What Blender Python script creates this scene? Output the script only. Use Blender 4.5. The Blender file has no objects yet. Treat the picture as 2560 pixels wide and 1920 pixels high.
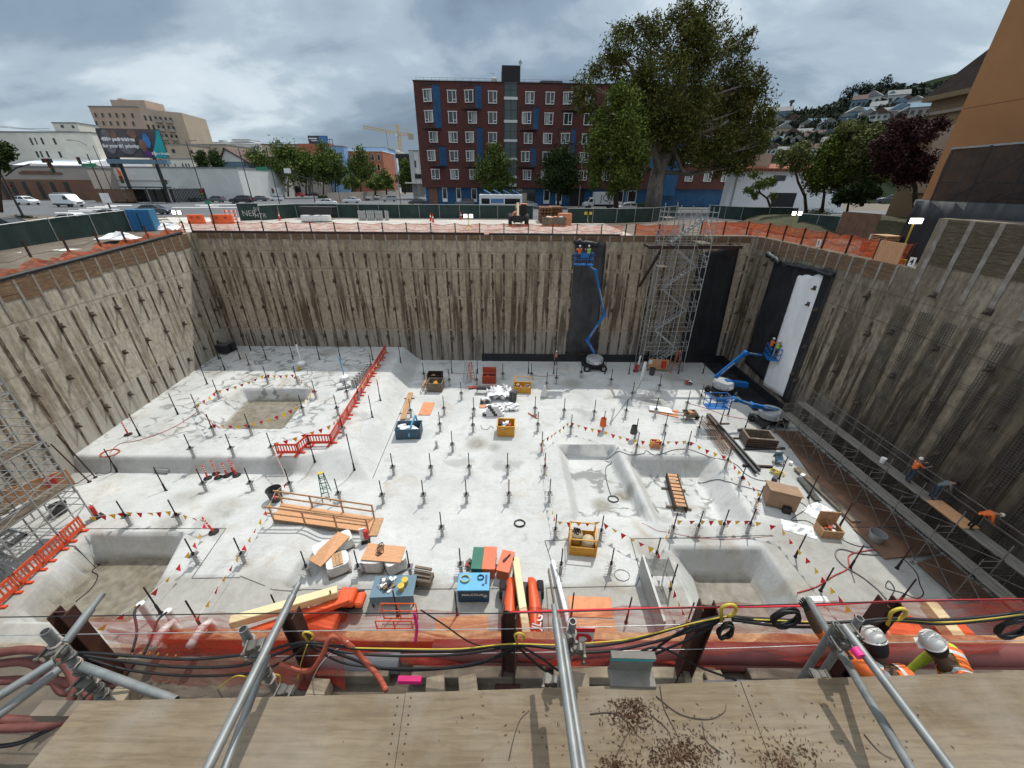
import bpy, math, random
import numpy as np
from mathutils import Vector as V, Matrix
random.seed(7); RNG=np.random.default_rng(5)
sc=bpy.context.scene; COL=sc.collection
rad=math.radians
FP=961.0; CH=18.6; TH=rad(27.25); RO=rad(0.45)
def ray(px,py):
 u=(px-1280)/FP; v=-(py-960)/FP; c,s=math.cos(RO),math.sin(RO)
 u,v=c*u-s*v, s*u+c*v
 return V((u, math.cos(TH)+v*math.sin(TH), -math.sin(TH)+v*math.cos(TH)))
CAM=V((0,0,CH))
def at(px,py,z=0.0): d=ray(px,py); return CAM+d*((z-CH)/d.z)
def aty(px,py,y): d=ray(px,py); return CAM+d*(y/d.y)
def atx(px,py,x): d=ray(px,py); return CAM+d*(x/d.x)
def rnd(a,b): return random.uniform(a,b)
def tag(o,label=None,cat=None,group=None,kind=None):
 if label: o['label']=label
 if cat: o['category']=cat
 if group: o['group']=group
 if kind: o['kind']=kind
 return o
def T(name,label,cat,loc=(0,0,0),rz=0,group=None):
 o=bpy.data.objects.new(name,None); COL.objects.link(o); o.empty_display_size=.2
 o.location=loc; o.rotation_euler=(0,0,rz); return tag(o,label,cat,group)
def dup(root,loc,rz=None,label=None,group=None):
 def cp(o,p):
  c=o.copy(); COL.objects.link(c)
  if p is not None: c.parent=p
  for ch in list(o.children): cp(ch,c)
  return c
 r=cp(root,None); r.location=loc
 if rz is not None: r.rotation_euler=(0,0,rz)
 if label: r['label']=label
 if group: r['group']=group
 return r
class MB:
 def __init__(s): s.v=[]; s.f=[]; s.m=[]; s.mi=0
 def add(s,vs,fs):
  b=len(s.v); s.v+=[tuple(p) for p in vs]; s.f+=[tuple(i+b for i in f) for f in fs]; s.m+=[s.mi]*len(fs); return s
 def box(s,c,d,rz=0,R=None):
  x,y,z=[k/2 for k in d]
  vs=[V((a*x,b*y,e*z)) for e in(-1,1) for b in(-1,1) for a in(-1,1)]
  if R is None and rz: R=Matrix.Rotation(rz,3,'Z')
  if R is not None: vs=[R@p for p in vs]
  c=V(c); return s.add([p+c for p in vs],[(0,2,3,1),(4,5,7,6),(0,1,5,4),(1,3,7,5),(3,2,6,7),(2,0,4,6)])
 def bar(s,a,b,w,h=None,up=(0,0,1)):
  a=V(a); b=V(b); d=b-a; L=d.length
  if L<1e-6: return s
  d.normalize(); u=V(up)
  if abs(d.dot(u))>.98: u=V((0,1,0))
  sx=u.cross(d).normalized(); sz=d.cross(sx)
  return s.box((a+b)/2,(L,w,h or w),R=Matrix((d,sx,sz)).transposed())
 def tube(s,pts,r,n=6,cap=True,closed=False):
  P=[V(p) for p in pts]; k=len(P)
  rs=r if isinstance(r,(list,tuple)) else [r]*k
  t0=(P[1]-P[0]).normalized(); a=V((0,0,1)) if abs(t0.z)<.9 else V((1,0,0))
  nx=t0.cross(a).normalized(); vs=[]
  for i in range(k):
   t=(P[min(i+1,k-1)]-P[max(i-1,0)])
   if closed: t=P[(i+1)%k]-P[(i-1)%k]
   if t.length<1e-9: t=t0
   t.normalize(); nx=(nx-t*nx.dot(t))
   if nx.length<1e-6: nx=t.orthogonal()
   nx.normalize(); ny=t.cross(nx)
   for j in range(n):
    an=2*math.pi*j/n; vs.append(P[i]+(nx*math.cos(an)+ny*math.sin(an))*rs[i])
  fs=[]
  for i in range(k if closed else k-1):
   i2=(i+1)%k
   for j in range(n):
    j2=(j+1)%n; fs.append((i*n+j,i*n+j2,i2*n+j2,i2*n+j))
  if cap and not closed: fs.append(tuple(range(n-1,-1,-1))); fs.append(tuple((k-1)*n+j for j in range(n)))
  return s.add(vs,fs)
 def cyl(s,a,b,r,r2=None,n=10): return s.tube([a,b],[r,r if r2 is None else r2],n)
 def lathe(s,prof,c=(0,0,0),n=16,R=None):
  vs=[];c=V(c);k=len(prof)
  for r,z in prof:
   for j in range(n):
    p=V((r*math.cos(2*math.pi*j/n),r*math.sin(2*math.pi*j/n),z)); vs.append((R@p if R is not None else p)+c)
  fs=[(i*n+j,i*n+(j+1)%n,(i+1)*n+(j+1)%n,(i+1)*n+j) for i in range(k-1) for j in range(n)]
  fs.append(tuple(range(n-1,-1,-1))); fs.append(tuple((k-1)*n+j for j in range(n)))
  return s.add(vs,fs)
 def prism(s,poly,d0,d1,ax='z'):
  n=len(poly); g={'z':lambda p,d:(p[0],p[1],d),'y':lambda p,d:(p[0],d,p[1]),'x':lambda p,d:(d,p[0],p[1])}[ax]
  vs=[g(p,d0) for p in poly]+[g(p,d1) for p in poly]
  return s.add(vs,[tuple(range(n-1,-1,-1)),tuple(range(n,2*n))]+[(i,(i+1)%n,(i+1)%n+n,i+n) for i in range(n)])
 def sheet(s,g):
  a=len(g); b=len(g[0])
  return s.add([p for r in g for p in r],[(i*b+j,i*b+j+1,(i+1)*b+j+1,(i+1)*b+j) for i in range(a-1) for j in range(b-1)])
 def build(s,name,mat,parent=None,smooth=False,bevel=0,loc=None,rz=0,solid=0,seg=1,fix=True):
  me=bpy.data.meshes.new(name); me.from_pydata(s.v,[],s.f)
  for m in (mat if isinstance(mat,(list,tuple)) else [mat]): me.materials.append(m)
  if isinstance(mat,(list,tuple)): me.polygons.foreach_set('material_index',s.m)
  if fix:
   import bmesh
   bm=bmesh.new(); bm.from_mesh(me); bmesh.ops.recalc_face_normals(bm,faces=bm.faces); bm.to_mesh(me); bm.free()
  if smooth: me.polygons.foreach_set('use_smooth',[True]*len(s.f))
  me.update(); o=bpy.data.objects.new(name,me); COL.objects.link(o)
  if smooth=='auto':
   try: me.set_sharp_from_angle(angle=rad(35))
   except Exception: pass
  if solid: md=o.modifiers.new('solid','SOLIDIFY'); md.thickness=solid; md.offset=0
  if bevel: md=o.modifiers.new('bevel','BEVEL'); md.width=bevel; md.segments=seg; md.limit_method='ANGLE'; md.angle_limit=rad(40)
  if parent is not None: o.parent=parent
  if loc is not None: o.location=loc; o.rotation_euler=(0,0,rz)
  return o
def lettering(txt,size,mat,parent,loc,rot,name='lettering',ext=.002,align='CENTER',bold=0):
 c=bpy.data.curves.new(name,'FONT'); c.body=txt; c.size=size; c.extrude=ext; c.align_x=align; c.align_y='CENTER'; c.offset=bold
 t=bpy.data.objects.new('tmp',c); me=bpy.data.meshes.new_from_object(t); bpy.data.objects.remove(t); bpy.data.curves.remove(c)
 me.name=name; me.materials.clear(); me.materials.append(mat); o=bpy.data.objects.new(name,me); COL.objects.link(o); o.parent=parent; o.location=loc; o.rotation_euler=rot
 return o
class Sh:
 def __init__(s,name):
  m=bpy.data.materials.new(name); m.use_nodes=True; s.m=m; s.t=m.node_tree; s.n=s.t.nodes; s.L=s.t.links.new
  s.b=s.n['Principled BSDF']; s.out=s.n['Material Output']
  s.geo=None
 def new(s,t,**k):
  q=s.n.new(t)
  for a,b in k.items(): setattr(q,a,b)
  return q
 def put(s,sock,v):
  if hasattr(v,'links') or isinstance(v,bpy.types.NodeSocket): s.L(v,sock)
  else: sock.default_value=v if not(isinstance(v,tuple) and len(v)==3 and sock.type=='RGBA') else (*v,1)
 def obj(s): return s.new('ShaderNodeTexCoord').outputs['Object']
 def pos(s): return s.new('ShaderNodeNewGeometry').outputs['Position']
 def island(s): return s.new('ShaderNodeNewGeometry').outputs['Random Per Island']
 def objrand(s): return s.new('ShaderNodeObjectInfo').outputs['Random']
 def mapv(s,v,sx,sy=None,sz=None,off=(0,0,0),rot=(0,0,0)):
  q=s.new('ShaderNodeMapping'); s.L(v,q.inputs[0]); q.inputs['Scale'].default_value=(sx,sy if sy is not None else sx,sz if sz is not None else sx)
  q.inputs['Location'].default_value=off; q.inputs['Rotation'].default_value=rot; return q.outputs[0]
 def noise(s,v,scale=1,detail=4,rough=.55,dist=0):
  q=s.new('ShaderNodeTexNoise'); s.L(v,q.inputs['Vector']); q.inputs['Scale'].default_value=scale; q.inputs['Detail'].default_value=detail
  q.inputs['Roughness'].default_value=rough; q.inputs['Distortion'].default_value=dist; return q.outputs[0]
 def voro(s,v,scale=1,feature='F1',out=0):
  q=s.new('ShaderNodeTexVoronoi',feature=feature); s.L(v,q.inputs['Vector']); q.inputs['Scale'].default_value=scale; return q.outputs[out]
 def brick(s,v,c1,c2,mortar,scale=1,ms=.02,bw=.5,rh=.25):
  q=s.new('ShaderNodeTexBrick'); s.L(v,q.inputs['Vector']); s.put(q.inputs['Color1'],c1); s.put(q.inputs['Color2'],c2); s.put(q.inputs['Mortar'],mortar)
  q.inputs['Scale'].default_value=scale; q.inputs['Mortar Size'].default_value=ms; q.inputs['Brick Width'].default_value=bw; q.inputs['Row Height'].default_value=rh; return q.outputs['Color']
 def ramp(s,f,stops,interp='LINEAR'):
  q=s.new('ShaderNodeValToRGB'); s.put(q.inputs[0],f); e=q.color_ramp; e.interpolation=interp
  while len(e.elements)<len(stops): e.elements.new(.5)
  for el,(p,c) in zip(e.elements,stops): el.position=p; el.color=(c,c,c,1) if isinstance(c,(int,float)) else (*c,1)
  return q.outputs[0]
 def mix(s,f,a,b,mode='MIX'):
  q=s.new('ShaderNodeMix',data_type='RGBA',blend_type=mode); s.put(q.inputs[0],f); s.put(q.inputs[6],a); s.put(q.inputs[7],b); return q.outputs[2]
 def math(s,op,a,b=0.0,c=None):
  q=s.new('ShaderNodeMath',operation=op); s.put(q.inputs[0],a); s.put(q.inputs[1],b)
  if c is not None: s.put(q.inputs[2],c)
  return q.outputs[0]
 def sep(s,v): q=s.new('ShaderNodeSeparateXYZ'); s.L(v,q.inputs[0]); return q.outputs
 def attr(s,n): return s.new('ShaderNodeAttribute',attribute_name=n).outputs['Fac']
 def bump(s,h,st=.3,d=.02):
  q=s.new('ShaderNodeBump'); q.inputs['Strength'].default_value=st; q.inputs['Distance'].default_value=d; s.L(h,q.inputs['Height']); s.L(q.outputs[0],s.b.inputs['Normal'])
 def fin(s,col,rough=.8,metal=0,spec=.5):
  s.put(s.b.inputs['Base Color'],col); s.put(s.b.inputs['Roughness'],rough); s.b.inputs['Metallic'].default_value=metal
  s.b.inputs['Specular IOR Level'].default_value=spec; return s.m
M={}
def mul(c,k): return tuple(min(1,x*k) for x in c)
def mat(name,c,rough=.75,var=.22,scale=4,metal=0,bump=0,dirt=None,da=.5,spec=.4,stretch=None,fs=None):
 if name in M: return M[name]
 s=Sh(name); v=s.obj()
 if stretch: v=s.mapv(v,*stretch)
 f=s.noise(v,scale,5,.6); cc=s.mix(s.ramp(f,[(.3,0),(.7,1)]),mul(c,1-var),mul(c,1+var))
 if dirt:
  g=s.noise(v,(fs or scale*.45),6,.65,.6); cc=s.mix(s.ramp(g,[(1-da-.12,0),(1-da+.18,.85)]),cc,dirt)
 if bump: s.bump(s.noise(v,scale*3,4),bump,.02)
 M[name]=s.fin(cc,rough,metal,spec); return M[name]
def glassm(name,c=(.02,.03,.035),rough=.08):
 s=Sh(name); f=s.noise(s.obj(),.6,2); M[name]=s.fin(s.mix(f,mul(c,.6),mul(c,1.6)),rough,0,.6); return M[name]
def lamp(name,c,st):
 s=Sh(name); s.b.inputs['Emission Color'].default_value=(*c,1); s.b.inputs['Emission Strength'].default_value=st; M[name]=s.fin(c,.4); return M[name]
def leafm(name,a,b,c=None):
 s=Sh(name); r=s.island(); big=s.noise(s.pos(),.35,3)
 k=s.math('ADD',s.math('MULTIPLY',r,.6),s.math('MULTIPLY',big,.45))
 cc=s.ramp(k,[(.1,a),(.55,b),(.95,c or mul(b,1.5))]); m=s.fin(cc,.8,0,.08)
 M[name]=m; return m
cd=bpy.data.cameras.new('camera'); cam=bpy.data.objects.new('camera',cd); COL.objects.link(cam); sc.camera=cam
cd.sensor_width=36; cd.lens=36*FP/2560; cd.clip_start=.05; cd.clip_end=6000
_r0=V((1,0,0)); _u0=V((0,math.sin(TH),math.cos(TH))); c_,s_=math.cos(RO),math.sin(RO)
_r=_r0*c_+_u0*s_; _u=_u0*c_-_r0*s_; _b=_r.cross(_u)
cam.matrix_world=Matrix(((_r.x,_u.x,_b.x,0),(_r.y,_u.y,_b.y,0),(_r.z,_u.z,_b.z,CH),(0,0,0,1)))
SD=V((.25,.50,1)).normalized()
sl=bpy.data.lights.new('sun','SUN'); so=bpy.data.objects.new('sun',sl); COL.objects.link(so)
sl.energy=3.1; sl.angle=rad(.6); sl.color=(1,.96,.89); so.rotation_euler=SD.to_track_quat('Z','Y').to_euler(); so.location=(0,0,60)
w=bpy.data.worlds.new('World'); sc.world=w; w.use_nodes=True
def world():
 t=w.node_tree; n=t.nodes; L=t.links.new; n.clear()
 out=n.new('ShaderNodeOutputWorld'); bg=n.new('ShaderNodeBackground'); bg.inputs[1].default_value=.1; L(bg.outputs[0],out.inputs[0])
 sky=n.new('ShaderNodeTexSky'); sky.sky_type='NISHITA'; sky.sun_disc=False; sky.sun_elevation=math.asin(SD.z); sky.sun_rotation=math.atan2(SD.x,SD.y)
 tc=n.new('ShaderNodeTexCoord'); sp=n.new('ShaderNodeSeparateXYZ'); L(tc.outputs['Generated'],sp.inputs[0])
 def mth(op,a,b):
  q=n.new('ShaderNodeMath'); q.operation=op
  for i,v in enumerate((a,b)):
   if isinstance(v,(int,float)): q.inputs[i].default_value=v
   else: L(v,q.inputs[i])
  return q.outputs[0]
 def ramp(f,st):
  q=n.new('ShaderNodeValToRGB'); L(f,q.inputs[0]); e=q.color_ramp; e.interpolation='EASE'
  while len(e.elements)<len(st): e.elements.new(.5)
  for el,(p,c) in zip(e.elements,st): el.position=p; el.color=(*c,1) if isinstance(c,tuple) else (c,c,c,1)
  return q.outputs[0]
 zz=mth('ADD',mth('MAXIMUM',sp.outputs[2],0),.33)
 cb=n.new('ShaderNodeCombineXYZ'); L(mth('DIVIDE',sp.outputs[0],zz),cb.inputs[0]); L(mth('DIVIDE',sp.outputs[1],zz),cb.inputs[1])
 def noi(sc_,det,ro,off,dist=0):
  mp=n.new('ShaderNodeMapping'); L(cb.outputs[0],mp.inputs[0]); mp.inputs['Location'].default_value=off; mp.inputs['Scale'].default_value=(.8,1.15,1)
  q=n.new('ShaderNodeTexNoise'); L(mp.outputs[0],q.inputs['Vector']); q.inputs['Scale'].default_value=sc_; q.inputs['Detail'].default_value=det; q.inputs['Roughness'].default_value=ro; q.inputs['Distortion'].default_value=dist
  return q.outputs[0]
 a=noi(.8,9,.50,(3.1,1.7,0),.5); b=noi(2.4,8,.55,(7.3,2.2,0),.3)
 f=mth('ADD',mth('MULTIPLY',a,.68),mth('MULTIPLY',b,.32))
 k=10.0
 f=mth('ADD',f,mth('MULTIPLY',sp.outputs[0],.05))
 cl=ramp(f,[(.38,(.17,.23,.30)),(.46,(.25,.33,.415)),(.52,(.40,.49,.57)),(.585,(.64,.73,.79)),(.68,(.90,.94,.97))])
 up=ramp(sp.outputs[2],[(.35,0.0),(.9,1.0)])
 mx=n.new('ShaderNodeMix'); mx.data_type='RGBA'; L(up,mx.inputs[0]); L(cl,mx.inputs[6]); mx.inputs[7].default_value=(1.25,1.35,1.45,1)
 sc_=n.new('ShaderNodeMix'); sc_.data_type='RGBA'; sc_.blend_type='MULTIPLY'; sc_.inputs[0].default_value=1; L(mx.outputs[2],sc_.inputs[6]); sc_.inputs[7].default_value=(k,k,k,1)
 m2=n.new('ShaderNodeMix'); m2.data_type='RGBA'; m2.inputs[0].default_value=.9; L(sky.outputs[0],m2.inputs[6]); L(sc_.outputs[2],m2.inputs[7])
 L(m2.outputs[2],bg.inputs[0])
world()
sc.view_settings.view_transform='Standard'; sc.view_settings.look='None'; sc.view_settings.exposure=.12; sc.view_settings.gamma=1
sc.cycles.use_denoising=True; sc.cycles.max_bounces=6; sc.cycles.transparent_max_bounces=12; sc.cycles.diffuse_bounces=3
def slabz(y): return 1.1+max(0,y-22)*.027
def sstep(t): t=min(1,max(0,t)); return t*t*(3-2*t)
def frus(rim,flo,depth):
 E=[]
 for q in (rim,flo):
  L=[]
  cx=sum(p[0] for p in q)/4; cy=sum(p[1] for p in q)/4
  for i in range(4):
   a=q[i]; b=q[(i+1)%4]; nx=-(b[1]-a[1]); ny=b[0]-a[0]; l=math.hypot(nx,ny); nx/=l; ny/=l
   c=-(nx*a[0]+ny*a[1])
   if nx*cx+ny*cy+c<0: nx,ny,c=-nx,-ny,-c
   L.append((nx,ny,c))
  E.append(L)
 def f(x,y):
  t=1.0
  for (a,b) in zip(*E):
   dr=a[0]*x+a[1]*y+a[2]
   if dr<=0: return 0.0
   df=b[0]*x+b[1]*y+b[2]
   if df<0: t=min(t,dr/(dr-df))
  return t
 f.depth=depth; return f
def fq(z,*q): return [tuple(at(x,y,z))[:2] for x,y in q]
PITS={'a':frus([(-25.8,32.2),(-18.7,32.2),(-18.3,25.6),(-26.2,25.6)],fq(.1,(622,1006),(762,1003),(706,1074),(560,1074)),1.15),
 'b':frus(fq(.3,(222,1337),(464,1335),(352,1560),(20,1560)),fq(-1.4,(250,1409),(449,1407),(322,1560),(95,1560)),1.75),
 'c':frus([(3.7,25.4),(8.45,25.4),(8.85,17.2),(3.9,17.2)],fq(-1.1,(1419,1142),(1517,1142),(1592,1288),(1449,1290)),1.1),
 'd':frus([(8.85,24.1),(15.8,24.1),(15.3,17.4),(9.1,17.2)],fq(-1.5,(1602,1193),(1744,1193),(1806,1302),(1652,1302)),1.5),
 'e':frus([(9.15,15.6),(14.7,15.6),(14.95,9.2),(9.1,9.2)],fq(-1.9,(1738,1448),(1873,1451),(1945,1570),(1775,1570)),1.9),
 'f':frus([(-11.6,14.5),(-10.25,14.8),(-10.4,12.9),(-11.7,12.7)],[(-11.3,14.2),(-10.5,14.4),(-10.7,13.2),(-11.4,13.1)],.5)}
def fz(x,y):
 z=0.0
 t=min((-11.0-x)/1.5,(20.6-y)/2.0,1)
 if t>0: z=.45*sstep(t)
 xf=-9.9-(y-21.2)*.05; k=min(1,max(0,(x+16)/3)); yf=21.7-.7*k; wf=.45+1.7*k
 t=min((xf-x)/1.9,(y-yf)/wf)
 if t>0: t=min(1,t); z=max(z,slabz(y)*(t*.75+.25*sstep(t)))
 for p in PITS.values():
  t=p(x,y)
  if t>0: z-=p.depth*(t*.92+.08*sstep(t))
 return z
def atf(px,py):
 z=0.0
 for i in range(14):
  p=at(px,py,z); z=z*.35+fz(p.x,p.y)*.65
 return V((p.x,p.y,fz(p.x,p.y)))
def floor():
 s=.14; X0,X1,Y0,Y1=-35,26,3.2,43
 nx=int((X1-X0)/s)+1; ny=int((Y1-Y0)/s)+1
 SP=[(at(a,b,-1.1 if k_==.8 else 0),r_,k_) for a,b,r_,k_ in ((1192,1109,1.0,.7),(1235,1118,.6,.45),(1429,959,1.3,.5),(1631,1006,1.7,.45),(1678,942,1.4,.5),(828,912,1.3,.5),(552,962,1.2,.4),(165,1200,1.6,.6),(2180,1462,1.6,.6),(2021,1195,1.5,.6),(1616,1372,1.0,.55),(1992,1360,2.0,.55),(2080,1440,2.0,.5),(1514,1480,1.1,.6),(1063,1492,1.4,.5),(629,1480,1.5,.5),(430,1324,1.0,.5),(1505,1264,.8,.8),(1560,1240,.7,.8),(1745,1335,.9,.35),(480,1250,1.2,.4),(700,1190,1.1,.4),(560,1285,1.3,.35))]
 vs=[];wet=[];crk=[];ply=[]
 for j in range(ny):
  for i in range(nx):
   x=X0+i*s; y=Y0+j*s; z=fz(x,y); vs.append((x,y,z+rnd(-.006,.006)))
   a=sstep((PITS['a'](x,y)-.8)/.15); b=sstep((PITS['b'](x,y)-.72)/.2); e=sstep((PITS['e'](x,y)-.8)/.15)*.9; c=max(PITS['c'](x,y),PITS['d'](x,y));
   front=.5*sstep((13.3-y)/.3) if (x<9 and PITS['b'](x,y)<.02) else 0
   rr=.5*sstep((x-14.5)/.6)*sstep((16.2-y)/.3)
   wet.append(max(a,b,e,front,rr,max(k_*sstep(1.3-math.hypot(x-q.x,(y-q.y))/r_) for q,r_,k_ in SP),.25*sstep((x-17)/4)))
   up=sstep((-14-x)/3)*sstep((y-23)/2); crk.append(max(up*(1-a),1.0*sstep((c-.85)/.1)))
   ply.append(0)
 fs=[(j*nx+i,j*nx+i+1,(j+1)*nx+i+1,(j+1)*nx+i) for j in range(ny-1) for i in range(nx-1)]
 me=bpy.data.meshes.new('floor'); me.from_pydata(vs,[],fs)
 for nm,d in (('wet',wet),('crack',crk)):
  a=me.attributes.new(nm,'FLOAT','POINT'); a.data.foreach_set('value',d)
 me.polygons.foreach_set('use_smooth',[True]*len(fs))
 s=Sh('pit_floor_concrete'); v=s.pos()
 big=s.noise(v,.22,6,.62,.4); med=s.noise(v,1.3,7,.65); fine=s.noise(v,9,6,.7)
 col=s.mix(s.ramp(big,[(.32,0),(.68,1)]),(.45,.465,.458),(.61,.618,.605))
 col=s.mix(s.ramp(med,[(.50,0),(.74,.5)]),col,(.35,.36,.345))
 col=s.mix(s.ramp(fine,[(.35,.28),(.65,0)]),col,(.27,.275,.265))
 tan=s.noise(s.mapv(v,1,1,1,off=(9,4,0)),.33,6,.66,.8); col=s.mix(s.ramp(tan,[(.56,0),(.72,.6)]),col,(.34,.275,.195))
 dots=s.voro(s.mapv(v,1,1,0),5.5); col=s.mix(s.math('MULTIPLY',s.ramp(dots,[(.05,.75),(.09,0)]),s.ramp(med,[(.45,0),(.6,1)])),col,(.17,.155,.135))
 tr=s.noise(s.mapv(v,.5,3.2,0,rot=(0,0,.5)),1.1,5,.6); col=s.mix(s.ramp(tr,[(.56,0),(.7,.35)]),col,(.33,.325,.305))
 blot=s.noise(s.mapv(v,1,1,1,off=(31,17,0)),.24,5,.6,.5); col=s.mix(s.ramp(blot,[(.60,0),(.66,.5)]),col,(.25,.25,.235))
 cw=s.mapv(s.mix(.72,v,s.new('ShaderNodeTexNoise').outputs[1]),1)
 nz=s.new('ShaderNodeTexNoise'); s.L(v,nz.inputs['Vector']); nz.inputs['Scale'].default_value=.9; nz.inputs['Detail'].default_value=4
 dv=s.new('ShaderNodeVectorMath',operation='MULTIPLY_ADD'); s.L(nz.outputs[1],dv.inputs[0]); dv.inputs[1].default_value=(1.7,1.7,0); s.L(v,dv.inputs[2])
 vo=s.voro(s.mapv(dv.outputs[0],1.0,1.45,0),.62,'DISTANCE_TO_EDGE'); gate=s.noise(s.mapv(v,1,1,0,off=(5,5,0)),.45,3,.5)
 ck=s.math('MULTIPLY',s.ramp(vo,[(.035,1),(.085,0)]),s.ramp(gate,[(.46,0),(.52,1)]))
 ck=s.math('MULTIPLY',ck,s.attr('crack')); col=s.mix(s.math('MULTIPLY',ck,.85),col,(.20,.205,.195))
 wn=s.noise(v,.75,6,.62,1.2); wf=s.math('MULTIPLY',s.attr('wet'),s.ramp(wn,[(.30,1),(.66,.85),(.76,.4)]))
 mud=s.mix(s.ramp(s.noise(v,2.5,5),[(.35,0),(.65,1)]),(.115,.098,.068),(.21,.185,.135))
 col=s.mix(wf,col,mud)
 s.bump(s.mix(.5,med,fine),.35,.05)
 rgh=s.ramp(wf,[(.3,.9),(1,.5)])
 m=s.fin(col,rgh,0,.3); me.materials.append(m)
 o=bpy.data.objects.new('floor',me); COL.objects.link(o); tag(o,kind='structure')
floor()
def gz(y): return 13.1+ (min(1,max(0,(y-24)/17)))*1.0
XL=lambda y: -33.25+(42.2-y)*.085      # face of the left wall
def ground():
 b=MB(); F=3500
 ys=[-300,0,10,18,24,28,32,36,40,42.2]
 for a,c in zip(ys,ys[1:]): b.add([(-F,a,gz(a)),(XL(a)-.55,a,gz(a)),(XL(c)-.55,c,gz(c)),(-F,c,gz(c))],[(0,1,2,3)])
 b.add([(-F,42.2,14.1),(F,42.2,14.1),(F,F,14.1),(-F,F,14.1)],[(0,1,2,3)])
 b.add([(25.55,24.4,14.1),(F,24.4,14.1),(F,42.2,14.1),(25.55,42.2,14.1)],[(0,1,2,3)])
 b.add([(25.55,-300,17.05),(F,-300,17.05),(F,24.4,17.05),(25.55,24.4,17.05)],[(0,1,2,3)])
 b.add([(25.55,24.4,13.9),(F,24.4,13.9),(F,24.4,17.05),(25.55,24.4,17.05)],[(0,1,2,3)])
 b.add([(-31,-300,13.05),(25.5,-300,13.05),(25.5,2.95,13.05),(-31,2.95,13.05)],[(0,1,2,3)])
 s=Sh('ground_dirt'); v=s.pos(); n=s.noise(v,.5,7,.65); f=s.noise(v,6,5,.6)
 c=s.mix(s.ramp(n,[(.35,0),(.65,1)]),(.085,.066,.046),(.19,.155,.115)); c=s.mix(s.ramp(f,[(.4,.5),(.6,0)]),c,(.09,.075,.06)); s.bump(f,.5,.06)
 tag(b.build('ground',s.fin(c,.95),fix=False),kind='structure')
 def flat(name,polys,z,m):
  q=MB()
  for p in polys: q.add([(a,c,z) for a,c in p],[tuple(range(len(p)))])
  return tag(q.build(name,m,fix=False),kind='structure')
 s=Sh('apron_concrete'); v=s.pos(); n=s.noise(v,.3,7,.6,.3); f=s.noise(v,3,6,.65)
 c=s.mix(s.ramp(n,[(.35,0),(.65,1)]),(.40,.36,.32),(.56,.53,.49)); c=s.mix(s.ramp(f,[(.45,.45),(.62,0)]),c,(.27,.24,.2))
 ap=s.fin(c,.9)
 flat('pavement',[[(-34.5,42.75),(12.5,42.75),(12.5,62.5),(-52,62.5)]],14.106,ap)
 s=Sh('asphalt'); v=s.pos(); n=s.noise(v,.12,6,.6); f=s.noise(v,4,5,.7)
 c=s.mix(s.ramp(n,[(.3,0),(.7,1)]),(.07,.074,.08),(.125,.13,.137)); c=s.mix(s.ramp(f,[(.4,.25),(.6,0)]),c,(.07,.07,.075))
 asp=s.fin(c,.85)
 flat('road',[[(-420,63.5),(420,63.5),(420,97),(-30,97),(-30,330),(-62,330),(-62,190),(-420,190)]],14.108,asp)
 flat('pavement',[[(-26,98),(70,98),(70,104.5),(-26,104.5)]],14.23,ap)
 flat('pavement',[[(-120,17),(-41,17),(-50,44),(-56,58),(-120,58)]],14.10,asp) if False else None
 wm=mat('road_paint',(.62,.62,.60),.7,.15,1.5)
 q=MB()
 Z=14.113
 def stripe(px0,py0,px1,py1,h):
  a=at(px0,py0,Z); c=at(px1,py1,Z); d=at(px1,py1+h,Z); e=at(px0,py0+h,Z); q.add([a,c,d,e],[(0,1,2,3)])
 for x0,x1,yy in ((137,205,531),(170,231,526.5),(197,253,522.5),(216,275,518.5),(236,292,515.5),(262,330,512.5)): stripe(x0,yy,x1,yy,1.5)
 for x0,x1,yy in ((150,205,546),(178,232,541.5),(202,243,537.5)): stripe(x0,yy,x1,yy-1.5,1.5)
 for x0,x1,yy in ((388,424,546),(404,450,550.5),(420,485,546.5),(392,480,554),(455,540,549.5),(505,560,552)): stripe(x0,yy,x1,yy-1,1.5)
 for x0,x1,yy in ((488,530,512),(500,548,514.5),(520,600,511),(430,640,518)): stripe(x0,yy,x1,yy,1.1)
 tag(q.build('road_markings',wm,fix=False),kind='structure')
 km=mat('kerb_concrete',(.34,.34,.33),.9,.2,1)
 q=MB(); q.box((22,97.6,14.16),(96,.3,.14)); tag(q.build('kerb',km),kind='structure')
ground()
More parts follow.
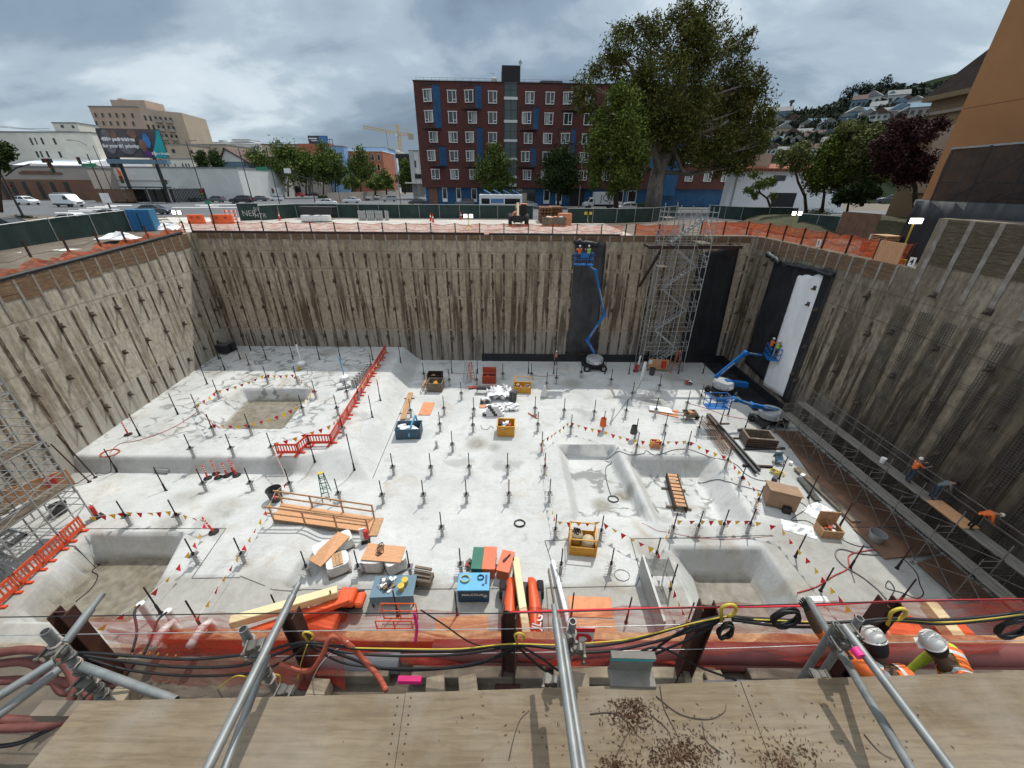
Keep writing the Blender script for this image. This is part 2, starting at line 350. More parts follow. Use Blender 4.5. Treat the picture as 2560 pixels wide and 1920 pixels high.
def wallmat(name,axis,a,b,dark,stain=.5,low=(.30,.30,.28),joints=(3.9,7.6,10.6,12.4),dark_near=None):
 s=Sh(name); p=s.pos(); xyz=s.sep(p)
 big=s.noise(s.mapv(p,.35,.35,.22),1,6,.6,.3); fine=s.noise(s.mapv(p,1,1,.55),3.2,7,.68)
 strk=s.noise(s.mapv(p,1.7,1.7,.10),1,6,.62,.15); strk2=s.noise(s.mapv(p,3.6,3.6,.16,off=(4,9,2)),1,5,.6)
 c=s.mix(s.ramp(big,[(.3,0),(.7,1)]),a,b)
 c=s.mix(s.ramp(fine,[(.36,.7),(.58,0)]),c,mul(a,.55))
 c=s.mix(s.ramp(strk2,[(.5,0),(.68,.55)]),c,mul(b,.62))
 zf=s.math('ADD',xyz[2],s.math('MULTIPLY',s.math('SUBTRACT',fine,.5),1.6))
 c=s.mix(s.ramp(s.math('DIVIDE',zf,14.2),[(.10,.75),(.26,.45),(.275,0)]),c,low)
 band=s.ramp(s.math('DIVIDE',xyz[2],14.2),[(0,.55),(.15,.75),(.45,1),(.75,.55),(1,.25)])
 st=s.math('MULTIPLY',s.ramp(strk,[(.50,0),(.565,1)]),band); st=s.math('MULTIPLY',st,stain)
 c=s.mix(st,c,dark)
 if dark_near:  # blends to a dark tone towards the near end and the foot
  dm=s.math('ADD',s.math('MULTIPLY',xyz[1],-1/18),s.math('ADD',s.math('MULTIPLY',xyz[2],-1/11),2.12)); dm=s.math('ADD',dm,s.math('MULTIPLY',s.math('SUBTRACT',strk,.5),1.6))
  c=s.mix(s.ramp(dm,[(.1,0),(.8,.72)]),c,dark_near)
 zj=s.math('ADD',xyz[2],s.math('MULTIPLY',s.math('SUBTRACT',s.noise(p,.8,3),.5),.12))
 stops=[(0,0.0)]
 for j in joints: q=j/15; stops+=[(q-.003,0.0),(q,.75),(q+.003,0.0)]
 c=s.mix(s.ramp(s.math('DIVIDE',zj,15),stops),c,mul(a,.3))
 s.bump(s.mix(.5,fine,strk),.6,.08)
 return s.fin(c,.9,0,.25)
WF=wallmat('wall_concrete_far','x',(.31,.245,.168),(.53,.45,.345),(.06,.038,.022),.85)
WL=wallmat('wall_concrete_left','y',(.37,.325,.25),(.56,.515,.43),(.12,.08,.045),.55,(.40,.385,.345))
WR=wallmat('wall_concrete_right','y',(.185,.152,.108),(.38,.325,.245),(.045,.034,.022),.95,(.2,.19,.17),dark_near=(.045,.038,.030))
mat('beam_steel',(.30,.28,.25),.6,.3,2,.2,0,(.18,.10,.06),.45);
def slotshade():
 s=Sh('slot_shade'); p=s.pos(); n=s.noise(s.mapv(p,3,3,1.1),1.2,6,.7)
 c=s.ramp(n,[(.30,(.022,.016,.012)),(.47,(.06,.042,.03)),(.56,(.15,.11,.075)),(.74,(.30,.24,.17))]); M['slot_shade']=s.fin(c,.85)  # flat strips; shade of the beam recesses is put into their rust-brown
slotshade()
s=Sh('lagging_wood'); p=s.pos(); n=s.noise(s.mapv(p,1.4,1.4,11),1.5,6,.65,.4); n2=s.noise(p,1.3,3);
M['lagging_wood']=s.fin(s.mix(s.ramp(n2,[(.35,0),(.65,.7)]),s.ramp(n,[(.3,(.075,.045,.024)),(.5,(.17,.105,.058)),(.7,(.30,.205,.12))]),(.13,.075,.045)),.85)
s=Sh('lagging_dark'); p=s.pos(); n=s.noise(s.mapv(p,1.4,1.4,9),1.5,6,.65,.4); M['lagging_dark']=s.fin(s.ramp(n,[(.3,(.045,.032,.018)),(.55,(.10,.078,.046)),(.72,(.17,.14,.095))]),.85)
mat('tieback_steel',(.13,.105,.085),.6,.4,5,.5,0,(.06,.04,.03),.5)
mat('bore_black',(.02,.018,.015),.9)
mat('mesh_bar',(.11,.105,.098),.6,.35,3,.5,0,(.10,.055,.03),.4)
mat('blue_tarp',(.10,.20,.42),.5,.2,2)
def lerp(a,b,t): return tuple(p+(q-p)*t for p,q in zip(a,b))
def shoring(label,O,D,N,L,zt,zb,wm,sp=1.22,lag=1.25,steel=1.7,ties=(2.9,6.3,9.6,12.2),first=.6,slotw=.20,slots=((0,3.8),(3.95,7.5),(7.7,10.4),(10.7,12.3)),tw=.16,skip=lambda t,z:False,endh=None,tie_p=.8,light_top=True):
 """wall standing on O along D, face normal N"""
 O=V(O);D=V(D).normalized();N=V(N).normalized(); ang=math.atan2(D.y,D.x)
 r=T('retaining_wall',label,'retaining wall',O,0)
 zt_=(lambda t:zt) if not callable(zt) else zt
 w_=MB(); k=24; th=.5
 g=[[D*(L*i/k)+V((0,0,z))*1.0 for z in (zb,zt_(L*i/k)*.5+zb*.5,zt_(L*i/k))] for i in range(k+1)]
 w_.sheet(g); w_.sheet([[p-N*th for p in q] for q in g]);
 w_.sheet([[q[2] for q in g],[q[2]-N*th for q in g]]); w_.sheet([[q[0] for q in (g[0],)][0:1]+[g[0][1],g[0][2]],[g[0][0]-N*th,g[0][1]-N*th,g[0][2]-N*th]]); w_.sheet([[p for p in g[-1]],[p-N*th for p in g[-1]]])
 w_.build('wall_face',wm,r)
 n=int((L-first)/sp)+1; R=Matrix((D,N,V((0,0,1)))).transposed()
 tc=0
 for i in range(n):
  t=first+i*sp; c=D*t; zz=zt_(t)
  if zz-zb<1: continue
  b=MB(); b.mi=0
  b.box(c+N*.015+V((0,0,zz-steel/2-.02)),(tw,.09,steel),R=R)
  b.mi=1
  for (a,e) in slots:
   if e>zz-steel: e=zz-steel-.05
   if e-a<.5 or rnd(0,1)<.03: continue
   a2=a+rnd(0,.06); e2=e-rnd(0,.1)
   b.box(c+N*.004+V((rnd(-.02,.02),0,(a2+e2)/2)),(slotw*rnd(.75,1.1),.012,e2-a2),R=R)
  b.build('soldier_beam',[M['beam_steel'],M['slot_shade']],r)
  if i and lag:
   q=MB(); h=lag*rnd(.9,1.08); kk=4; x0=t-sp+tw/2; x1=t-tw/2
   for j in range(kk):
    hh=h/kk; q.box(D*((x0+x1)/2)+N*(.012+rnd(-.008,.014))+V((0,0,zz-hh*(j+.5)-.01)),(x1-x0+.0,.06,hh-.012),R=R)
   q.build('lagging',M['lagging_wood'],r)
  for j,z in enumerate(ties):
   if z>zz-1.2 or (i+j)%2==0 or skip(t,z) or tc>=98: continue
   tc+=1; q=MB(); cc=c+D*rnd(-.1,.1)+V((0,0,z+rnd(-.12,.12)))
   q.box(cc+N*.05,(.30,.10,.34),R=R)
   q.cyl(cc+N*.08,cc+N*.30-V((0,0,.06)),.10,.085,8); q.cyl(cc+N*.28-V((0,0,.055)),cc+N*.42-V((0,0,.09)),.035,.035,6)
   q.build('tieback_head',M['tieback_steel'],r)
 return r
shoring('tall brown far shoring wall of the pit below the orange edge net',(-33.3,42.2,0),(1,0,0),(0,-1,0),58.35,14.1,-.6,WF,lag=.55,steel=1.2,ties=(2.9,6.3,9.2,12.0),
 skip=lambda t,z: 45.5<t<49.5 or t>52)
LO=V((XL(42.2),42.2,0));
shoring('sunlit left shoring wall of the pit with timber lagging along its top',LO,(XL(3)-XL(42.2),3-42.2,0),(1,-.085,0),39.2,lambda t: gz(42.2-t*.9964)+.02,-.6,WL,ties=(2.9,6.2,9.6),steel=2.3,lag=1.25)
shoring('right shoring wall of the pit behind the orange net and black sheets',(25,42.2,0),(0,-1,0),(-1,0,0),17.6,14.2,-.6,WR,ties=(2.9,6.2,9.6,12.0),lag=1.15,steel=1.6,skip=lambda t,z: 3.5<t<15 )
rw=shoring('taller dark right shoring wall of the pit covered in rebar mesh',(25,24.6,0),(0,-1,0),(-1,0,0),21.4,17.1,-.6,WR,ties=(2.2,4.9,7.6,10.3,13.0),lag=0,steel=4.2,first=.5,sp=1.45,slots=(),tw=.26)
def mesh_strips():
 for i in range(14):
  y0=-.25-i*1.45; b=MB()
  z1=12.2-rnd(0,.5)
  z=.1
  while z<z1:
   b.box((-.11,y0-.36,z),(.02,.76,.022)); z+=.16
  for k in range(6): b.box((-.12,y0+.02-k*.15,z1/2),(.022,.022,z1))
  b.build('rebar_mesh',M['mesh_bar'],rw)
 for i in range(3):
  b=MB()
  for k in range(3): b.box((-.14,-10.2,3.2+i*2.8+k*.14),(.022,20,.022))
  b.build('rebar_row',M['mesh_bar'],rw)
 q=MB()
 for i in range(13):
  for j in range(9):
   if rnd(0,1)<.55: q.add([(-.13,-.9-i*1.45+rnd(-.3,.1),.6+j*1.3+rnd(0,.6)) for _ in range(1)][0:0] or [],[])
 for i in range(13):
  b=MB()
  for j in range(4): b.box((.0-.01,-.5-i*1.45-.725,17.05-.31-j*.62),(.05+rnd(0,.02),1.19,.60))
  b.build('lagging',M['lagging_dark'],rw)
mesh_strips()
b=MB(); b.box((-3,2.75,6.2),(57,.5,13.7)); tag(b.build('retaining_wall',WF,loc=(0,0,0)),'near shoring wall of the pit under the red net','retaining wall')
def membm(name,c,rough):
 s=Sh(name); p=s.pos(); n=s.noise(s.mapv(p,1,1,.5),.9,6,.6,.5); w_=s.noise(p,7,4)
 wh=c[0]>.5; col=s.mix(s.ramp(n,[(.35,0),(.7,1)]),mul(c,.88 if wh else .55),mul(c,1.08 if wh else 1.6)); s.bump(n,.5,.12); M[name]=s.fin(col,rough,0,.5)
membm('black_membrane',(.014,.015,.018),.55); membm('dark_membrane',(.035,.037,.042),.5); membm('white_membrane',(.84,.85,.86),.6)
mat('green_tape',(.18,.45,.10),.6)
def memb(label,outline,plane,mt,n_seams,name='waterproofing_sheet',flaps=()):
 """outline: quad tl,tr,br,bl in world; bulged sheet with seams as ridges"""
 tl,tr,br,bl=[V(p) for p in outline]; N=V(plane)
 nu,nv=max(8,int((tr-tl).length/.25)),max(8,int((bl-tl).length/.4)); g=[]
 for i in range(nv+1):
  row=[]
  for j in range(nu+1):
   a=tl.lerp(tr,j/nu); c=bl.lerp(br,j/nu); p=a.lerp(c,i/nv)
   k=math.sin(j/nu*math.pi*n_seams); d=.012+.03*abs(k)+rnd(0,.018)
   if i==0: p=p+V((0,0,rnd(-.12,.10)))
   row.append(p+N*d)
  g.append(row)
 b=MB(); b.sheet(g); o=b.build(name,mt,smooth=True,solid=.02)
 return tag(o,label,'waterproofing sheet')
Fy=lambda px,py: aty(px,py,42.11); Rx=lambda px,py: atx(px,py,24.90)
memb('tall black waterproofing sheet on the far wall behind the raised blue boom lift',[Fy(1440,602),Fy(1516,606),Fy(1490,884),Fy(1416,884)],(0,-1,0),M['dark_membrane'],4)
memb('torn black waterproofing sheet on the far wall beside the stair tower',[Fy(1748,634),Fy(1850,612),Fy(1788,893),Fy(1695,893)],(0,-1,0),M['black_membrane'],4)
memb('black waterproofing sheet on the right wall around the white sheet',[Rx(1938,650),Rx(2092,676),Rx(1968,1010),Rx(1862,905)],(-1,0,0),M['black_membrane'],6)
wsh=memb('white waterproofing sheet hung over the black one on the right wall',[Rx(1997,688)+V((-.05,0,0)),Rx(2062,686)+V((-.05,0,0)),Rx(1958,992)+V((-.05,0,0)),Rx(1908,962)+V((-.05,0,0))],(-1,0,0),M['white_membrane'],2)
a,c=Fy(1204,882),Fy(1800,885)
for px,py in ((2024,760),(2044,775),(2016,868),(1985,935),(1992,952),(2040,720)):
 p=Rx(px,py)+V((-.1,0,0)); q=MB(); q.box((0,0,0),(.06,.34,.34)); q.cyl((-.02,0,0),(-.25,0,-.08),.08,n=8); q.build('anchor_plate',M['tieback_steel'],wsh,loc=p)
b=MB(); b.box(((a.x+24.9)/2,42.08,.45),(24.9-a.x,.06,.95)); b.box((24.93,36.2,.45),(.06,11.8,.95)); b.box((23.8,36.5,.06),(2.2,11,.05))
tag(b.build('waterproofing_sheet',M['black_membrane']),'low black waterproofing strip running along the foot of the far wall','waterproofing sheet')
def roll(label,p,q,r,mt):
 b=MB(); pts=[V(p).lerp(V(q),i/10)+V((rnd(-.06,.06),rnd(-.06,.06),rnd(-.1,.1))) for i in range(11)]
 b.tube(pts,[r*rnd(.7,1.2) for _ in pts],9); tag(b.build('sheet_roll',mt,smooth=True),label,'sheet roll')
roll('black sheet roll folded over at the top behind the lift basket',Fy(1436,603)+V((0,-.25,0)),Fy(1496,612)+V((0,-.25,0)),.28,M['black_membrane'])
roll('black sheet roll hanging loose near the right wall corner',Rx(1925,634)+V((-.3,0,0)),Rx(1955,656)+V((-.3,0,0)),.24,M['black_membrane'])
roll('black sheet roll sagging above the white wall sheet',Rx(1978,662)+V((-.2,0,0)),Rx(2088,690)+V((-.12,0,0)),.13,M['black_membrane'])
# ================================================================ beyond the pit: buildings
G=14.11
def mpp(px,py,Y): return Y/ray(px,py).y/FP
glassm('window_glass',(.03,.04,.045)); glassm('dark_glass',(.012,.014,.016),.1)
mat('white_frame',(.74,.74,.72),.5,.06); mat('cream_wall',(.62,.60,.52),.85,.08,.3,0,0,(.45,.43,.37),.35); mat('white_wall',(.60,.61,.59),.85,.08,.25,0,0,(.42,.42,.4),.35)
mat('tan_wall',(.42,.315,.245),.85,.08,.2); mat('beige_wall',(.42,.345,.265),.85,.1,.2); mat('brown_wall',(.16,.085,.055),.85,.15,.3); mat('taupe_wall',(.33,.29,.255),.85,.08,.2)
mat('grey_wall',(.42,.43,.42),.85,.1,.3); mat('slate_blue',(.13,.21,.27),.8,.1,.4); mat('sky_blue_wall',(.22,.36,.56),.8,.1,.3); mat('rust_wall',(.36,.13,.07),.85,.12,.3)
mat('roof_brown',(.10,.065,.055),.9,.2,1); mat('roof_grey',(.22,.22,.215),.9,.15,.6); mat('roof_white',(.74,.76,.78),.7,.06,.3); mat('roof_black',(.012,.012,.014),.6,.2,1)
mat('curtain',(.34,.37,.36),.8,.15,6,stretch=(6,6,.3)); mat('curtain_warm',(.42,.39,.33),.8,.15,6,stretch=(6,6,.3))
mat('dark_metal',(.03,.03,.032),.5,.2,3); mat('grey_metal',(.34,.36,.36),.4,.15,3,.5); mat('galv',(.42,.44,.44),.42,.2,6,.6,0,(.25,.25,.24),.4); mat('green_sign',(.03,.22,.12),.5)
mat('orange_paint',(.62,.12,.03),.5,.12,3); mat('red_paint',(.50,.03,.025),.5,.12,4); mat('yellow_paint',(.62,.38,.03),.5,.12,4); mat('white_paint',(.76,.76,.75),.45,.08,3)
mat('black_rubber',(.018,.018,.019),.85,.25,6); mat('black_plastic',(.025,.025,.027),.5,.2,4)
s=Sh('brick_maroon'); v=s.obj(); t=s.brick(s.mapv(v,1,1,1,rot=(rad(90),0,0)),(.118,.034,.027),(.070,.023,.020),(.055,.027,.024),1.3,.012,.5,.18); n=s.noise(v,.35,5)
M['brick_maroon']=s.fin(s.mix(s.ramp(n,[(.3,.0),(.7,.5)]),t,(.11,.034,.027)),.9)
mat('cobalt_panel',(.012,.085,.20),.55,.2,1.1,0,0,(.006,.05,.13),.45); mat('cobalt_dark',(.010,.06,.145),.6,.2,1)
bx0=aty(1050,470,104.2); SL=.052; RZ=math.atan(SL)
def bpt(px,py):
 d=ray(px,py); t=(104.2-SL*(bx0.x))/(d.y-SL*d.x); return CAM+d*t
D_=V((math.cos(RZ),math.sin(RZ),0)); O_=V((bx0.x,104.2,G+.12)); O_.x+=.6
def bl(zx,zy): p=bpt(1000+zx/3.456,100+zy/3.456)-O_; return p.dot(D_),p.z
def brick():
 r=T('apartment_block','dark red brick apartment block with blue bays and a glazed stair strip','building',O_,RZ)
 ztop=bl(200,353)[1]; z0=bl(600,1275)[1]; L=bl(2905,1200)[0]
 bk=M['brick_maroon']
 sx0,_=bl(898,600); sx1,_=bl(1016,600); zb=bl(900,1262)[1]
 b=MB(); b.box((sx0/2,9,(ztop+z0)/2),(sx0,18,ztop-z0)); b.box(((sx1+L)/2,9,(ztop+z0)/2),(L-sx1,18,ztop-z0)); b.build('wall',bk,r)
 b=MB(); b.box(((sx0+sx1)/2,9.6,(ztop+z0)/2),(sx1-sx0,17,ztop-z0)); b.build('stair_core',M['roof_black'],r)
 b=MB(); b.box((L/2,9.4,z0/2),(L-1.2,17.4,z0-.02)); b.build('ground_floor',M['cobalt_panel'],r)
 b=MB(); b.box((L/2,9,ztop+.06),(L+.3,18.3,.12)); b.build('parapet_cap',M['dark_metal'],r)
 rows=[(435,545),(617,722),(795,890),(958,1050),(1118,1206)]
 rz=[]
 for a,c in rows:
  rz.append((bl(450,c)[1]+.05,bl(450,a)[1]+.05))
 ww=1.95
 def frame(h):
  f=MB(); t=.13
  f.box((0,-.05,t/2),(ww,.16,t)); f.box((0,-.08,h-t/2),(ww+.25,.24,t)); f.box((-ww/2+t/2,-.05,h/2),(t,.158,h-2*t)); f.box((ww/2-t/2,-.05,h/2),(t,.158,h-2*t))
  f.box((.12,-.045,h/2),(t*.9,.13,h-2*t)); f.box((.12+(ww/2-.12)/2,-.045,h*.27),(ww/2-.12-t,.12,t*.8)); return f
 def pane(k):
  g=MB(); g.box((0,.0,.5*k),(ww-.2,.03,k-.2)); return g
 def ac(): q=MB(); q.box((.15,-.02,-.42),(.75,.05,.30)); return q
 cache={}
 def win(u,z,h,off=0,rot=0,flip=False):
  k=round(h,2)
  if k not in cache:
   f=frame(h).build('window',M['white_frame'],r); p=pane(h).build('pane',M['window_glass'],f); q=MB();
   for i in range(3): q.box((-ww/2+.22+i*.22,-.018,h/2),(.2,.01,h-.3))
   c=q.build('curtain',M['curtain'],f); g=ac().build('vent_grille',M['dark_metal'],f); cache[k]=f; o=f
  else:
   f=cache[k]; o=f.copy(); COL.objects.link(o)
   for ch in f.children:
    if ch.name.startswith('curtain') and rnd(0,1)<.3: continue
    c=ch.copy(); COL.objects.link(c); c.parent=o
    if ch.name.startswith('curtain'): c.scale.x=rnd(.5,1.6); c.location.x=rnd(-.05,.3) ; c.location.x=min(c.location.x, .2)
  o.location=(u,off,z); o.rotation_euler=(0,0,rot); o.scale=(-1 if flip else 1,1,1)
  return o
 bays=[(200,302,360,0,1),(545,655,708,0,0),(550,660,712,2,3),(225,326,384,3,3),(1036,1146,1196,1,1),(1375,1480,1526,2,3),(1028,1136,1186,3,3),(1392,1500,1545,0,0),(2090,2200,2260,2,3)]
 cols=[(250,[246,255,290,276,308]),(448,[448,455,460,466,472]),(612,[598,626,604,608,636]),(800,[800,800,800,800,800]),(1120,[1122,1094,1107,1082,1097]),(1296,[1296,1286,1276,1266,1256]),(1445,[1446,1450,1425,1420,1410]),(1640,[1640,1625,1607,1590,1580]),(1830,[1830,1815,1800,1790,1780]),(2060,[2060,2060,2060,2050,2055]),(2230,[2230,2230,2230,2225,2220]),(2560,[2520,2510,2500,2500,2498]),(2670,[2680,2670,2665,2662,2661]),(2800,[2810,2810,2810,2812,2814])]
 bayof={}
 for bi,(a,p,e,r0,r1) in enumerate(bays):
  zt=rz[r0][1]+.75; zbm=rz[r1][0]-.95
  ua=bl(a,700)[0]; up=bl(p,700)[0]; ue=bl(e,700)[0]; dd=1.0
  q=MB(); q.prism([(ua,.05),(ua,-.10),(up,-dd),(up,.05)],zbm,zt); q.build('bay_window',bk,r)
  q=MB(); q.prism([(up+.01,.05),(up+.01,-dd),(up+.06,-dd),(ue,-.02),(ue,.05)],zbm+.02,zt-.03); q.build('blue_panel',M['cobalt_panel'],r)
  q=MB(); q.prism([(ua-.1,.02),(ua-.1,-.15),(up+.05,-dd-.1),(ue,-.05),(ue,.02)],zt,zt+.18); q.build('bay_trim',M['dark_metal'],r); q=MB(); q.prism([(ua-.1,.02),(ua-.1,-.15),(up+.05,-dd-.1),(ue,-.05),(ue,.02)],zbm-.16,zbm); q.build('bay_trim',M['dark_metal'],r)
  for k in range(r0,r1+1): bayof.setdefault(k,[]).append((ua,up,ue,dd))
 for x,xs in cols:
  for k,zx in enumerate(xs):
   u=bl(zx,(rows[k][0]+rows[k][1])/2)[0]; off=0; rot=0
   if u>L-1.2: continue
   for ua,up,ue,dd in bayof.get(k,[]):
    if ua-.5<u<ue:
     u=min(u,up-1.15); rot=-math.atan2(dd-.10,up-ua); off=-(.10+(dd-.10)*(u-ua)/(up-ua))-.02; break
   win(u,rz[k][0],rz[k][1]-rz[k][0],off-.03,rot,flip=(x in(250,612,2060)))
 zs=[(370,490),(515,690),(715,858),(880,1017),(1037,1172),(1195,1240)]
 for a,c in zs:
  za=bl(950,a)[1]; zc=bl(950,c)[1]
  q=MB(); q.box(((sx0+sx1)/2,.30,(za+zc)/2),(sx1-sx0-.1,.05,za-zc)); g=q.build('stair_glazing',M['stair_glass'],r)
  q=MB()
  for uu in (sx0+.08,(sx0+sx1)/2,sx1-.08): q.box((uu,.24,(za+zc)/2),(.09,.1,za-zc))
  q.box(((sx0+sx1)/2,.24,zc+(za-zc)*.5),(sx1-sx0-.2,.07,.05)); q.build('mullion',M['dark_metal'],g)
 for a,c in ((364,371),(490,516),(690,715),(858,880),(1017,1037),(1172,1195),(1240,1268)): q=MB(); za=bl(950,a)[1]; zc=bl(950,c)[1]; q.box(((sx0+sx1)/2,.14,(za+zc)/2),(sx1-sx0-.02,.30,za-zc-.02)); q.build('spandrel_band',M['white_wall'],r)
 for a,c,t,bt in ((360,410,1275,1398),(482,530,1278,1398),(613,665,1280,1402),(1245,1292,1293,1415),(1352,1398,1295,1420),(2180,2230,1310,1420),(1875,1925,1300,1425),(1980,2036,1300,1425)):
  u0,zt=bl(a,t); u1,zc=bl(c,bt); q=MB(); q.box(((u0+u1)/2,.62,(zt+zc)/2),(u1-u0,.16,zt-zc)); f=q.build('window',M['white_frame'],r)
  q=MB(); q.box(((u0+u1)/2,.52,(zt+zc)/2+.3),(u1-u0-.3,.06,zt-zc-1.0)); q.build('pane',M['dark_glass'],f)
 for a,c,t,nm,mt in ((1020,1170,1288,'shop_front',M['dark_glass']),(890,995,1285,'entrance',M['stair_glass']),(1480,1600,1295,'recess_shade',M['roof_black']),(245,318,1275,'service_door',M['brown_wall'])):  # last opening before the door: flat black panel, recess shade as its colour
  u0,zt=bl(a,t); u1,_=bl(c,t); q=MB(); q.box(((u0+u1)/2,.6,(zt)/2),(u1-u0,.25,zt)); q.build(nm,mt,r)
 u0,zt=bl(1042,1322); u1,_=bl(1098,1322); q=MB(); q.box(((u0+u1)/2,.40,zt/2),(u1-u0,.2,zt)); f=q.build('door',M['tan_wall'],r); q=MB(); q.box(((u0+u1)/2,.28,zt/2),(u1-u0-.5,.05,zt-.5)); q.build('pane',M['curtain_warm'],f)
 u0,_=bl(2285,1200); u1,_=bl(2395,1200); q=MB(); q.box(((u0+u1)/2,-.1,ztop*.45),(u1-u0,.3,ztop*.7)); q.build('blue_panel',M['cobalt_panel'],r)
 u0,z1=bl(882,207); u1,_=bl(1042,207); q=MB(); q.box(((u0+u1)/2,4.5,(z1+ztop)/2+.1),(u1-u0,7,z1-ztop-.15)); q.build('stair_head',M['roof_black'],r)
 u0,z1=bl(1172,300); u1,_=bl(1440,300); q=MB(); q.prism([(u0,ztop+.2),(u1,ztop+.2),(u1,z1-.2),(u1-.3,z1),(u0+1.8,z1)],5,9,'y'); q.build('plant_screen',M['roof_black'],r)
 q=MB(); a=bl(190,318)[1]
 for k in range(46):
  u=.6+k*(L-1.2)/45
  if sx0-1<u<sx1+1: continue
  q.cyl((u,.4,ztop),(u,.4,a),.035,n=4)
 for zz in (a,(a+ztop)/2):
  q.bar((.6,.4,zz),(sx0-.6,.4,zz),.05); q.bar((sx1+.6,.4,zz),(L-.6,.4,zz),.05)
 q.build('roof_railing',M['grey_metal'],r)
 u0,z1=bl(785,290); u1,_=bl(840,290); q=MB(); rr=(u1-u0)/2; q.lathe([(rr,ztop),(rr,z1-.4),(rr*.7,z1-.1),(.05,z1+.1)],((u0+u1)/2,3.2,0),14); q.cyl((u0+rr,3.2,z1),(u0+rr,3.2,z1+.8),.05); q.bar((u0-.3,3.2,z1+.7),(u0+rr,3.2,z1+.7),.07); q.build('roof_tank',M['grey_wall'],r,smooth='auto')
 u0,z1=bl(1045,172); q=MB(); q.cyl((u0,2,ztop),(u0,2,z1),.07); q.build('mast',M['grey_metal'],r); q=MB(); hz=bl(1045,144)[1]-z1; q.prism([(u0-hz*.75,z1),(u0,z1-hz),(u0+hz*.75,z1),(u0,z1+hz)],1.9,2.1,'y'); q.build('diamond_sign',M['grey_metal'],r)
 uu,zz=bl(1030,1296); lettering('1064',.8,M['white_paint'],r,(uu,.44,zz),(rad(90),0,0),bold=.01)
glassm('stair_glass',(.018,.045,.045),.12)
brick()
def block(name,label,x0,yt,x1,Y,depth,wm,wins=(),yb=None,rz=0,base=None,roof=None,wmat=None,par=.35,cat='building',slope=None,frame='white_frame'):
 a=aty(x0,yt,Y); c=aty(x1,yt,Y); bz=base if base is not None else (G-.2 if yb is None else aty(x0,yb,Y).z)
 W=c.x-a.x; H=(a.z+c.z)/2-bz; r=T(name,label,cat,(a.x,Y,bz),rz)
 b=MB(); b.box((W/2,depth/2,H/2),(W,depth,H)); b.build('wall',wm,r)
 q=MB(); q.box((W/2,depth/2,H+par/2-.05),(W+.3,depth+.3,par)); q.build('roof',roof or M['roof_grey'],r)
 for (px0,py0,px1,py1) in wins:
  p=aty(px0,py0,Y); s_=aty(px1,py1,Y); u0=p.x-a.x; u1=s_.x-a.x; z1=p.z-bz; z0=s_.z-bz
  if frame:
   f=MB(); f.box(((u0+u1)/2,-.06,(z0+z1)/2),(u1-u0+.3,.16,z1-z0+.3)); f=f.build('window',M[frame],r); par_=f; yo=-.13
  else: par_=r; yo=-.03
  g=MB(); g.box(((u0+u1)/2,yo,(z0+z1)/2),(u1-u0,.1,z1-z0)); g.build('pane' if frame else 'window',wmat or M['dark_glass'],par_)
 r['dims']=(W,depth,H); return r
def Zl(x,y): return x/3.456, 200+y/3.456
def rects(l): return [(*Zl(a,b),*Zl(c,d)) for a,b,c,d in l]
block('apartment_building','long cream rendered building behind the white metal roof',-60,331,226,150,20,M['cream_wall'],rects([(250,500,295,562),(293,500,330,557),(345,500,388,557),(452,503,495,557),(303,615,345,668),(340,615,380,670),(392,615,435,670),(500,618,542,670)]),frame=None)
r=block('rooftop_house','small cream rooftop house with two window pairs above the cream building',130,308,191,160,8,M['cream_wall'],rects([(520,388,555,412),(615,392,645,415)]),base=30,frame=None)
def tan():
 rows=[(285,320),(355,390),(430,462)]; W=[]
 for k,(a,c) in enumerate(rows):
  for x in (812,872,935,995,1055,1130): W.append((x+k*9,a+ (x-812)*.012,x+32+k*9,c+(x-812)*.012))
 r=block('hotel_building','tan seven storey building with rows of square windows behind the billboard',221,267,345,190,26,M['tan_wall'],rects(W),frame='beige_wall')
 W,dp,H=r['dims']; Y=190
 a=aty(345,272,190)-V((r.location.x,190,r.location.z)); b=MB(); wl=aty(440,272,197).x-aty(345,272,190).x
 b.prism([(W+.02,0),(W+wl,9),(W+wl-3,28),(W+.02,26)],0,H-.6); b.build('wing',M['beige_wall'],r)
 dx,dy=wl/math.hypot(wl,9),9/math.hypot(wl,9); rz=math.atan2(9,wl)
 for i in range(6):
  for j in range(6):
   u=wl*(.1+.16*i); z=H-3.6-j*3.1
   if z<1: continue
   f=MB(); f.box((0,0,0),(wl*.065,.16,1.7)); o=f.build('window',M['dark_glass'],r,loc=(W+dx*u+dy*.06,dy*u-dx*.06,z),rz=rz)
 for i in (2,4):
  for j in range(6):
   u=wl*(.17+.16*i); z=H-4.8-j*3.1; f=MB(); f.box((0,-.55,0),(wl*.2,1.1,.12)); f.box((0,-1.08,.5),(wl*.2,.06,.9)); f.bar((-wl*.09,-.5,.1),(wl*.09,-.5,2.8),.12); f.build('fire_escape',M['taupe_wall'],r,loc=(W+dx*u,dy*u,z),rz=rz)
 q=MB(); q.box((W*.62,10,H+1.6),(W*.7,10,3)); q.box((W*.4,8,H+3.4),(2,2,1)); q.build('penthouse',M['tan_wall'],r)
tan()
